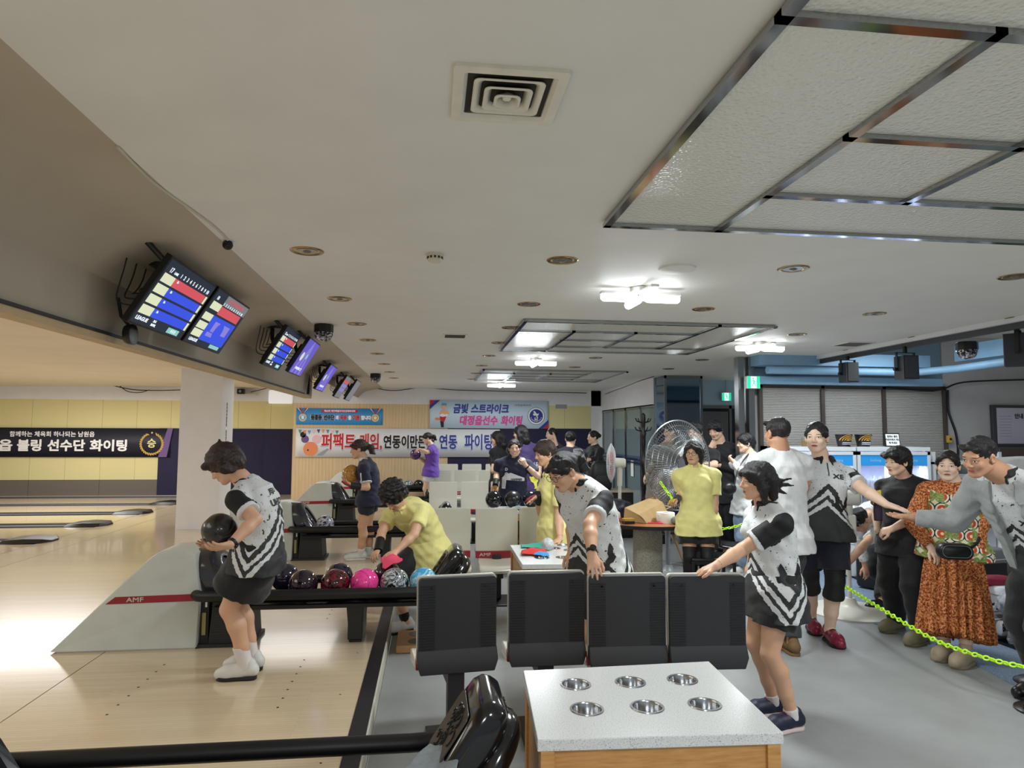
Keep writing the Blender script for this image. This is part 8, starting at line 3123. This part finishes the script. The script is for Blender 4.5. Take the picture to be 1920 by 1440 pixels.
p.bottoms(M_BLKCLOTH, 'shorts', 0.4, 0.02)
for sd in 'LR':
 p.shoe(sd, M_WHTSHOE, M_WHTSOLE)
brace(p, 'R', 0.10, True)
p.tube_on('bracelet', M_REDGLOVE, p.wr['L'] + (p.el['L'] - p.wr['L']) * 0.12, p.wr['L'] + (p.el['L'] - p.wr['L']) * 0.16, 0.029, 0.029)
# player with glasses leaning, hand on the seat back
y0 = 4.30
p = Person('player with glasses and ponytail in white and black jersey leaning on a charcoal seat back', 1.62, FL, 205,
  PV(1122, y0 + 0.05, FL + 0.83), Y_(1088, 905, y0 - 0.08), Y_(1056, 884, y0 - 0.14), 205, 28, 0, girth=1.12, res=0.0058, skin='mid', hunch=0.03)
p.arm('L', (1106, 985, -0.8), Y_(1110, 1040, 3.74), tip=Y_(1116, 1078, 3.66), palm=(0.0, 0.85, -0.45), curl=0.14, spread=0.2, thumb=0.2)
p.arm('R', None, Y_(1072, 1035, y0 + 0.12), hint=(0.3, 0.6, -0.8), curl=0.3)
p.leg('L', PV(1120, y0 - 0.02, FL), 210); p.leg('R', PV(1140, y0 + 0.14, FL), 205)
p.finish_body()
p.hair('ponytail', '#171415', extra=[([(0.0, -0.10, 0.03), (0.02, -0.16, 0.03), (0.03, -0.20, -0.01)], [0.035, 0.04, 0.015])])
p.glasses(M_WIREF)
p.shirt(JB, 'jersey', 0.66, 0.026, -0.085, True, flare=1.05, collar=M_COLB)
p.decal('', M_SILV, (-0.02, 0.27), 0.1, (0.05, -1, 0), shapes=horse(0.17), name='crest')
p.decal('JEJU', M_SILV, (0.02, 0.47), 0.05, -1, bold=0.003)
p.bottoms(M_BLKCLOTH, 'shorts', 0.42, 0.026)
for sd in 'LR':
 p.sock(sd, M_WHTSOCK, 0.15); p.shoe(sd, M_WHTSHOE, M_BLKSOLE)
p.watch('L', M_STRAPB, M_WATCHF)
# spectators round the big fan
y0 = 10.2
p = Person('dark haired person in beige coat standing behind the big steel fan by the coat stand', 1.70, FL, 185,
  PV(1238, y0, FL + 0.88), Y_(1250, 832, y0), Y_(1257, 810, y0), 182, 5, 0, female=False, res=0.011)
p.arm('L', (1222, 868, -0.3), (1208, 898, -0.3), palm=(0.5, 0, -1), curl=0.5); p.arm('R', None, PV(1230, y0 + 0.15, FL + 0.9), hint=(0, 0.5, -1))
p.leg('L', PV(1236, y0, FL), 190); p.leg('R', PV(1250, y0, FL), 185)
p.finish_body(); p.hair('short', '#141214', res=0.010)
p.shirt(cloth_mat('beige_coat', '#8A7A68'), 'beige_coat', 1.9, 0.035, -0.26, flare=1.1); p.bottoms(M_BLKCLOTH, 'trousers', 0.97, 0.02)
for sd in 'LR':
 p.shoe(sd, M_BLACK, M_BLKSOLE)
y0 = 8.55
p = Person('young person with glasses in black tee, arms folded, behind the big steel fan', 1.74, FL, 222,
  PV(1306, y0, FL + 0.90), Y_(1310, 838, y0), Y_(1304, 810, y0), 215, 2, 0, girth=1.1, female=False, res=0.008, skin='fair')
p.arm('R', (1271, 868, -0.2), (1290, 876, -1), palm=(0.3, 0.8, 0), curl=0.4); p.arm('L', (1340, 872, -0.3), (1304, 872, -1), palm=(-0.3, 0.8, 0), curl=0.4)
p.leg('L', PV(1318, y0, FL), 230); p.leg('R', PV(1298, y0, FL), 222)
p.finish_body(); p.hair('mop', '#141214'); p.glasses(mat('pink_frame', '#A8707A', 0.4))
p.shirt(M_BLKCLOTH, 'black_tee', 0.7, 0.03, -0.1); p.bottoms(M_BLKCLOTH, 'trousers', 0.97, 0.02)
for sd in 'LR':
 p.shoe(sd, M_BLACK, M_WHTSOLE)
y0 = 9.0
p = Person('tall person in black covering the mouth with a hand beside the steel post', 1.78, FL, 222,
  PV(1362, y0, FL + 0.92), Y_(1352, 832, y0), Y_(1342, 806, y0 - 0.05), 218, 22, 0, girth=1.1, female=False, res=0.008, skin='fair', hunch=0.02)
p.arm('R', (1326, 868, -0.4), Y_(1333, 838, y0 - 0.26), tip=Y_(1345, 823, y0 - 0.18), palm=(0.2, 0.9, 0.1), curl=0.3)
p.arm('L', (1384, 880, -0.3), (1345, 872, -0.9), palm=(0, 0.8, 0.3), curl=0.5)
p.leg('L', PV(1374, y0, FL), 230); p.leg('R', PV(1354, y0, FL), 222)
p.finish_body(); p.hair('mop', '#15151B')
p.shirt(M_BLKCLOTH, 'black_sweater', 1.85, 0.03, -0.1); p.bottoms(M_BLKCLOTH, 'wide_trousers', 0.97, 0.03, wide=1.6)
for sd in 'LR':
 p.shoe(sd, M_BLACK, M_WHTSOLE)
y0 = 7.9
p = Person('short haired woman in white jacket and pale jeans with a small black bag', 1.58, FL, 190,
  PV(1404, y0, FL + 0.82), Y_(1407, 852, y0), Y_(1398, 831, y0), 168, 2, 0, girth=1.08, res=0.0075, skin='fair')
p.arm('L', (1392, 888, -0.8), (1376, 866, 0.3), tip=(1368, 860, 0.2), palm=(0.3, 0.2, 0.3), curl=0.8)
p.arm('R', (1376, 872, 0.5), (1396, 884, -0.3), palm=(0.5, 0.2, 0.2), curl=0.4)
p.leg('L', PV(1394, y0, FL), 195); p.leg('R', PV(1410, y0 + 0.08, FL), 190)
p.finish_body(); p.hair('mop', '#131318')
p.shirt(cloth_mat('white_jacket', '#CFD3D6', 0.7, 0.5), 'white_jacket', 1.9, 0.035, -0.07, wr=0.01); p.bottoms(cloth_mat('pale_jeans', '#8AA2BE'), 'jeans', 0.95, 0.022, wide=1.5)
for sd in 'LR':
 p.shoe(sd, M_WHTSHOE, M_WHTSOLE)
b_ = Y_(1368, 916, y0 - 0.22)
t = thing('shoulder_bag', 'small black quilted bag hanging beside the white jacket', 'bag', tuple(b_))
m = MB(); m.sphere((0, 0, 0), 0.085, 20, 14, 0, (1.0, 0.6, 0.85)); m.build('pouch', mat('black_leather', '#15161C', 0.35, bump=0.5, bscale=60), t, smooth=180)
m = MB(); m.tube(smooth_pts([Vector(b_) + Vector((0.06, 0, 0.04)), Y_(1384, 880, y0 - 0.2), Y_(1402, 853, y0 - 0.08), Y_(1410, 850, y0 + 0.05)]), 0.009, 6); m.build('strap', mat('black_leather', '#15161C', 0.35), t, world=True)
# woman in yellow polo and glasses
y0 = 6.75
p = Person('woman with glasses and shoulder length hair standing in a yellow polo and black shorts', 1.62, FL, 252,
  PV(1309, y0, FL + 0.83), Y_(1304, 876, y0), Y_(1300, 849, y0 - 0.03), 232, 2, 0, girth=1.06, res=0.0062, skin='mid')
p.arm('L', (1340, 942, 0.0), (1337, 982, -0.3), tip=(1335, 1000, -0.2), palm=(-1, 0.1, 0), curl=0.4)
p.arm('R', (1279, 925, 0.6), Y_(1268, 938, y0 - 0.12), hint=(-0.6, 0.5, -1), tip=Y_(1260, 942, y0 - 0.2), palm=(0.3, 0.3, -0.6), curl=1.1)
p.leg('L', PV(1322, y0, FL), 255); p.leg('R', PV(1297, y0 + 0.06, FL), 245)
p.finish_body()
p.hair('bob', '#1D1716'); p.glasses(M_WIREF)
p.shirt(M_YELLOWPOLO, 'yellow_polo', 0.72, 0.024, -0.105, collar=M_YELLOWPOLO)
p.bottoms(M_BLKCLOTH, 'shorts', 0.34, 0.022)
for sd in 'LR':
 p.leg_sleeve('leg_sleeve', M_BRACE, sd, 0.25, 0.62)
 p.shoe(sd, M_BLACK, M_WHTSOLE)
p.watch('L', mat('orange_strap', '#D8572E', 0.5), M_WATCHF)
brace(p, 'R', 0.10, True, mat('purple_brace', '#2C2440', 0.5), mat('yellow_brace', '#D8BE3C', 0.5))
# man in white polo seen from behind
y0 = 5.10
p = Person('man in white polo and grey trousers seen from behind, beside the tall woman', 1.76, FL, 98,
  PV(1466, y0, FL + 0.90), Y_(1462, 846, y0), Y_(1457, 812, y0), 100, 0, 0, girth=1.06, female=False, res=0.0065, skin='tan')
p.arm('R', (1509, 905, 0.2), (1500, 938, 1), hint=(1, 0, -0.5), palm=(0, 0, 1)); p.arm('L', None, PV(1440, y0 + 0.25, FL + 0.95), hint=(-0.8, -0.2, -0.8))
p.leg('R', G(1486, 1226, FL), 85); p.leg('L', G(1450, 1215, FL), 130)
p.finish_body(); p.hair('short', '#1F1B1C')
p.shirt(M_WHT, 'white_polo', 0.8, 0.028, -0.07, collar=cloth_mat('black_white_collar', '#1A1B24'))
p.bottoms(cloth_mat('charcoal_trousers', '#33363B'), 'trousers', 0.96, 0.018, wide=1.3)
for sd in 'LR':
 p.shoe(sd, mat('brown_suede', '#6B5334', 0.8), mat('gum_sole', '#7A5A38', 0.6))
# tall woman reaching across
y0 = 5.30
p = Person('tall woman in jersey with bun and knee brace reaching out to touch hands', 1.82, FL, 258,
  PV(1535, y0, FL + 0.95), Y_(1543, 866, y0), Y_(1531, 820, y0 - 0.03), 228, 0, 0, girth=1.10, res=0.0058, skin='pale', headk=0.98)
p.arm('L', (1618, 917, -0.6), Y_(1662, 946, 4.80), tip=Y_(1700, 957, 4.72), palm=(0.1, 0.1, -1), curl=0.1, spread=0.1, thumb=0.3)
p.arm('R', None, PV(1492, y0 + 0.1, FL + 0.92), hint=(-0.8, 0.3, -0.8), curl=0.4)
p.leg('L', G(1556, 1203, FL), 262); p.leg('R', G(1522, 1180, FL), 250)
p.finish_body(); p.hair('bun', '#1A1213')
p.shirt(JB, 'jersey', 0.70, 0.026, -0.06, True, flare=1.04, collar=M_COLB)
p.decal('XE', M_SILV, (0.075, 0.52), 0.05, 1, bold=0.004, sx=1.4)
p.decal('', M_SILV, (0.12, 0.30), 0.1, 1, shapes=horse(0.14), name='crest')
m_ = [(-.004, 0, 0), (.004, 0, 0), (.004, .16, 0), (-.004, .16, 0)]
p.decal('', M_SILV, (0, 0.52), 0.1, 1, shapes=(m_, [[0, 1, 2, 3]]), name='zip')
p.bottoms(M_NAVYSHORT, 'navy_skirt', 0.40, 0.02, 1.0)
p.leg_sleeve('knee_brace', M_BRACE, 'L', 0.30, 0.34)
p.leg_sleeve('knee_brace', M_BRACE, 'R', 0.30, 0.34)
for sd in 'LR':
 p.shoe(sd, mat('wine_red_shoe', '#7E1A36', 0.3), M_BLKSOLE, M_BLKSOLE)
# person in black tee with folded arms
y0 = 5.35
p = Person('person with shaggy black hair in black tee with red sleeve band, arms crossed low', 1.62, FL, 208,
  PV(1704, y0, FL + 0.83), Y_(1698, 896, y0), Y_(1682, 866, y0 - 0.03), 190, 4, 0, girth=1.16, res=0.006, skin='fair')
p.arm('L', (1722, 966, -0.5), (1672, 992, -0.8), tip=(1650, 998, 0.2), palm=(0.2, 0.5, -0.6), curl=0.6)
p.arm('R', (1645, 958, 0.4), (1645, 994, -0.7), tip=(1660, 1003, 0), palm=(0.3, 0.5, -0.4), curl=0.6)
p.leg('R', G(1683, 1182, FL), 195); p.leg('L', G(1728, 1206, FL), 200)
p.finish_body(); p.hair('shag', '#121113')
p.shirt(M_BLKCLOTH, 'black_tee', 0.78, 0.032, -0.09)
p.bottoms(M_BLKCLOTH, 'black_trousers', 0.97, 0.022, wide=1.4)
M_CLOG = mat('olive_clog', '#7C765C', 0.6); M_CLOGB = mat('beige_clog', '#A99A84', 0.6)
for sd in 'LR':
 p.shoe(sd, M_CLOG, mat('olive_sole', '#6F6A52', 0.7), clog=True, name='clog')
e, sh = p.el['L'], p.sh['L']
p.tube_on('red_band', mat('red_band', '#B8222C', 0.7), sh + (e - sh) * 0.56, sh + (e - sh) * 0.70, 0.0435 * p.h + 0.012, 0.043 * p.h + 0.011)
p.decal('━━', mat('pale_red_print', '#D8C6C0', 0.6), (-0.02, 0.40), 0.05, 1, name='chest_print')
sh = lambda c, z: p.decal('', c, (0, z), 0.05, 1)
t = thing('wrist_support', 'yellow and dark wrist support held in the folded arms of the person in black', 'wrist support', tuple(Y_(1646, 950, 5.02)), 0.3)
MB().lathe([(0.03, -0.11), (0.034, -0.04), (0.03, 0.0), (0.036, 0.07), (0.03, 0.07), (0.026, -0.1)], (0, 0, 0), 14).build('cuff', mat('dark_plum', '#2A1A2E', 0.5), t)
m = MB()
for i in range(4):
 m.tube([(0.028 * math.cos(i * 1.3), 0.03 * math.sin(i * 1.3), 0.02), (0.03 * math.cos(i * 1.3), 0.032 * math.sin(i * 1.3), 0.13)], 0.009, 6)
m.build('finger_plate', mat('yellow_brace', '#D8BE3C', 0.5), t)
for i, c in enumerate(('#C8B83A', '#2E9A5C', '#B03040')):
 q = p.hip['L'] + (p.kn['L'] - p.hip['L']) * (0.40 + 0.13 * i)
 f_ = Vector(q) + Vector((-0.055, -0.085, 0))
 m = MB(); m.box(f_, (0.06, 0.012, 0.028), rot=(0.12, 0.2, -0.45)); m.build('leg_patch', mat('patch_%d' % i, c, 0.6), p.root, world=True)
# woman in crochet vest and orange dress
y0 = 4.95
p = Person('woman in crochet vest and long orange dress with a black belt bag', 1.60, FL, 238,
  PV(1788, y0, FL + 0.82), Y_(1788, 904, y0), Y_(1777, 873, y0 - 0.03), 226, 2, 0, girth=1.22, res=0.006, skin='pale', headk=1.03)
p.arm('L', (1836, 985, -0.2), (1834, 1034, -0.5), tip=(1822, 1052, -0.3), palm=(-0.9, 0.3, 0), curl=0.5)
p.arm('R', None, PV(1745, y0 - 0.05, FL + 0.82), hint=(-0.7, 0.3, -0.8), curl=0.4)
p.leg('R', G(1772, 1232, FL), 215); p.leg('L', G(1812, 1246, FL), 205)
p.finish_body(); p.hair('tied', '#17110F', extra=[([(-0.05, 0.08, 0.055), (0.05, 0.08, 0.055)], [0.022, 0.022])])
k = NT('orange_speckled_dress')
nz = k.noise(k.coord(), 75, 2, 0.7)
k.color(k.ramp(nz, [(0.42, lin('#6E2F12')), (0.5, lin('#B5602C')), (0.62, lin('#D89A62'))]))
k.bump(k.noise(k.coord((9, 9, 0.6)), 2.2, 3), 0.8, 0.04)
k.set(Roughness=0.8)
M_DRESS = k.m
p.shirt(M_DRESS, 'dress_top', 1.92, 0.012, -0.06)
k = NT('crochet_squares')
gv = k.attr('garment').outputs['Vector']
ch = k.n('TexChecker'); ch.inputs['Scale'].default_value = 11.0
mp = k.n('Mapping'); mp.inputs['Location'].default_value = (0.01, 0.5, 0.02); mp.inputs['Scale'].default_value = (1, 0.0, 1); k.l(gv, mp.inputs[0]); k.l(mp.outputs[0], ch.inputs[0])
vo = k.n('TexVoronoi'); vo.inputs['Scale'].default_value = 10.5; vo.inputs['Randomness'].default_value = 0.0
mp2 = k.n('Mapping'); mp2.inputs['Scale'].default_value = (1, 0.0, 1); k.l(gv, mp2.inputs[0]); k.l(mp2.outputs[0], vo.inputs['Vector'])
fl = k.ramp(vo.outputs['Distance'], [(0.0, lin('#E8D8A0')), (0.12, lin('#C84A2E')), (0.34, lin('#E6E0CC')), (0.46, lin('#2A2E26'))], 'CONSTANT')
gr = k.ramp(k.noise(mp2.outputs[0], 60, 2), [(0.4, lin('#6E8040')), (0.6, lin('#9AA560'))])
c2 = k.mix(ch.outputs[1], fl, gr)
edge = k.math('GREATER_THAN', vo.outputs['Distance'], 0.545)
k.color(k.mix(edge, c2, lin('#DAD4B8')))
k.bump(k.noise(k.coord(), 160, 2), 0.6, 0.01)
k.set(Roughness=0.9)
p.shirt(k.m, 'crochet_vest', 0.10, 0.026, -0.055, neck_cut=-0.045)
k_ = p.kn
p.body = None
d = SDF()
a0 = p.spine[1]; hm = (p.an['L'] + p.an['R']) / 2 + np.array([0, 0, 0.10])
pts = [a0 + (hm - a0) * t_ for t_ in (0, 0.12, 0.4, 0.75, 1.0)]
d.loft(pts, [0.155, 0.175, 0.20, 0.225, 0.24], [0.125, 0.145, 0.16, 0.17, 0.18], p.rtp, k=0.03, e=2.1)
loc = SDF.loft_local([npv(q) for q in pts], [p.rtp] * 5)
def pleat(q):
 u, w, t_, c_ = loc(q)
 an = np.arctan2(w, u)
 return 0.011 * np.clip(t_ / 2, 0.1, 1.4) * (np.sin(an * 19 + 1.2 * np.sin(an * 3)) + 0.5 * np.sin(an * 31 + t_))
d.disp = pleat
v, f = d.mesh(0.007)
np_object('dress_skirt', v, f, M_DRESS, p.root)
for sd in 'LR':
 p.sock(sd, cloth_mat('cream_sock', '#B9A892'), 0.16)
 p.shoe(sd, M_CLOGB, mat('beige_sole', '#9A8C78', 0.7), clog=True, name='clog')
b_ = Y_(1790, 1034, y0 - 0.30)
t = thing('belt_bag', 'black oval belt bag in front of the orange dress', 'bag', tuple(b_), R(-20))
m = MB(); m.rings([[Vector((q[0], yy, q[1])) for q in rrect(w_, h_, h_ * 0.48, 6)] for w_, h_, yy in ((0.20, 0.09, -0.045), (0.23, 0.115, -0.03), (0.235, 0.12, 0.03), (0.22, 0.11, 0.045))])
m.build('pouch', mat('black_nylon_bag', '#111114', 0.4, bump=0.2, bscale=90), t, smooth=50)
m = MB(); m.tube([(q[0], -0.047, q[1] + 0.005) for q in rrect(0.19, 0.085, 0.04, 5)], 0.003, 5, loop=True); m.build('zip', M_STEEL, t)
m = MB(); m.tube([(0.11, 0.0, 0.03), (0.17, 0.05, 0.06), (0.22, 0.14, 0.09)], 0.012, 6); m.build('strap', mat('black_leather', '#15161C', 0.35), t)
# man in grey hooded jacket reaching out
y0 = 3.95
p = Person('man in grey hooded jacket over the team jersey leaning in with an open palm', 1.74, FL, 172,
  PV(1972, y0 + 0.05, FL + 0.88), Y_(1886, 888, y0), Y_(1836, 856, y0 - 0.02), 192, 18, -6, girth=1.24, female=False, res=0.0058, skin='tan', hunch=0.03, twist=24)
p.arm('R', None, Y_(1712, 970, 4.50), hint=(0.2, 0.3, -1), tip=Y_(1668, 966, 4.62), palm=(-0.1, -0.1, 1), curl=0.12, spread=0.1, thumb=0.1)
p.arm('L', None, PV(1960, y0 - 0.35, FL + 0.9), hint=(0.6, -0.5, -0.8))
p.leg('R', PV(1960, y0 + 0.1, FL), 175); p.leg('L', PV(1985, y0 - 0.12, FL), 175)
p.finish_body(); p.hair('short', '#191716')
p.shirt(JB, 'jersey', 0.3, 0.018, -0.06, True, collar=M_COLB)
p.decal('X', M_SILV, (0.06, 0.50), 0.05, 1, bold=0.004, sx=1.4)
jer = p.shirt_obj
M_HOOD = cloth_mat('grey_fleece', '#9A9E9E', 0.9, 0.5)
# open jacket: the same cut, wider, with the front opened by a wedge
def jacket(p):
 h = p.h
 d = SDF()
 low = p.spine[0] - p.up * 0.09 * h
 P_ = [low] + p.spine
 A = np.concatenate([[p.A[0] * 1.1], p.A]) + 0.045
 Bd = np.concatenate([[p.Bd[0] * 1.1], p.Bd]) + 0.05
 A[2:5] = np.maximum(A[2:5], A[1] * 0.97); Bd[2:5] = np.maximum(Bd[2:5], Bd[1])
 A[-1] = 0.07 * h; Bd[-1] = 0.06 * h
 d.loft(P_, A, Bd, [p.rights[0]] + p.rights, k=0.03)
 d.rc(p.sh['L'], p.sh['R'], 0.05 * h, k=0.04)
 hb = p.neck - p.fws * 0.05 * h - p.up * 0.02 * h
 d.rc(hb - p.rts * 0.05 * h, hb + p.rts * 0.05 * h, 0.05 * h, k=0.03)
 c0, c1 = low + p.fws * 0.25 + p.rts * 0.0, p.neck + p.fws * 0.13
 d.loft([low - p.up * 0.05 + p.fws * 0.16, p.neck + p.up * 0.05 + p.fws * 0.16], [0.13, 0.075], [0.145, 0.12], p.rts, sub=True, e=2.5)
 for sd in 'LR':
  sh, e, w = p.sh[sd], p.el[sd], p.wr[sd]
  d.chain([sh, sh + (e - sh) * .5, e, e + (w - e) * 0.92], [0.052 * h, 0.048 * h, 0.044 * h, 0.032 * h], 0.02, True)
 d.clip(-p.up, low); d.clip(p.up * 0.9 + p.fws * 0.3, p.neck + p.up * 0.02)
 def disp(q):
  return 0.007 * np.sin(q[:, 2] * 40 + 3 * np.sin(q[:, 0] * 18)) * np.sin(q[:, 0] * 34 + q[:, 1] * 22)
 d.disp = disp
 v, f = d.mesh(p.res)
 np_object('hooded_jacket', v, f, M_HOOD, p.root)
jacket(p)
p.bottoms(M_BLKCLOTH, 'trousers', 0.96, 0.02, wide=1.3)
for sd in 'LR':
 p.shoe(sd, M_BLACK, M_BLKSOLE)
# person bending to the bags behind the white fan
y0 = 6.55
p = Person('person in speckled white shirt and black trousers bending over the bags behind the white fan', 1.64, FL, 205,
  PV(1668, y0 + 0.15, FL + 0.62), Y_(1632, 962, y0 - 0.12), Y_(1612, 975, y0 - 0.25), 200, 55, 0, res=0.0085, hunch=0.06, skin='mid')
p.arm('L', (1605, 1030, -0.3), Y_(1572, 1075, y0 - 0.55), tip=Y_(1565, 1092, y0 - 0.58), palm=(0, 0.3, -1), curl=0.4)
p.arm('R', None, PV(1622, y0, FL + 0.35), hint=(0.3, 0.5, -1))
p.leg('L', G(1655, 1143, FL), 190); p.leg('R', G(1700, 1120, FL), 190)
p.finish_body(); p.hair('short', '#17130F')
k = NT('speckled_white_cotton')
k.color(k.ramp(k.noise(k.coord(), 60, 2, 0.5), [(0.30, lin('#55565C')), (0.36, lin('#CDD0D3'))]))
k.bump(k.noise(k.coord(), 9, 3), 0.4, 0.03)
k.set(Roughness=0.8)
p.shirt(k.m, 'speckled_shirt', 1.85, 0.035, -0.08, wr=0.009)
p.bottoms(M_BLKCLOTH, 'trousers', 0.97, 0.025, wide=1.4)
for sd in 'LR':
 p.shoe(sd, M_BLACK, M_WHTSOLE)
p.tube_on('bracelet', M_BRASS, p.wr['L'] + (p.el['L'] - p.wr['L']) * 0.08, p.wr['L'] + (p.el['L'] - p.wr['L']) * 0.12, 0.03, 0.03)
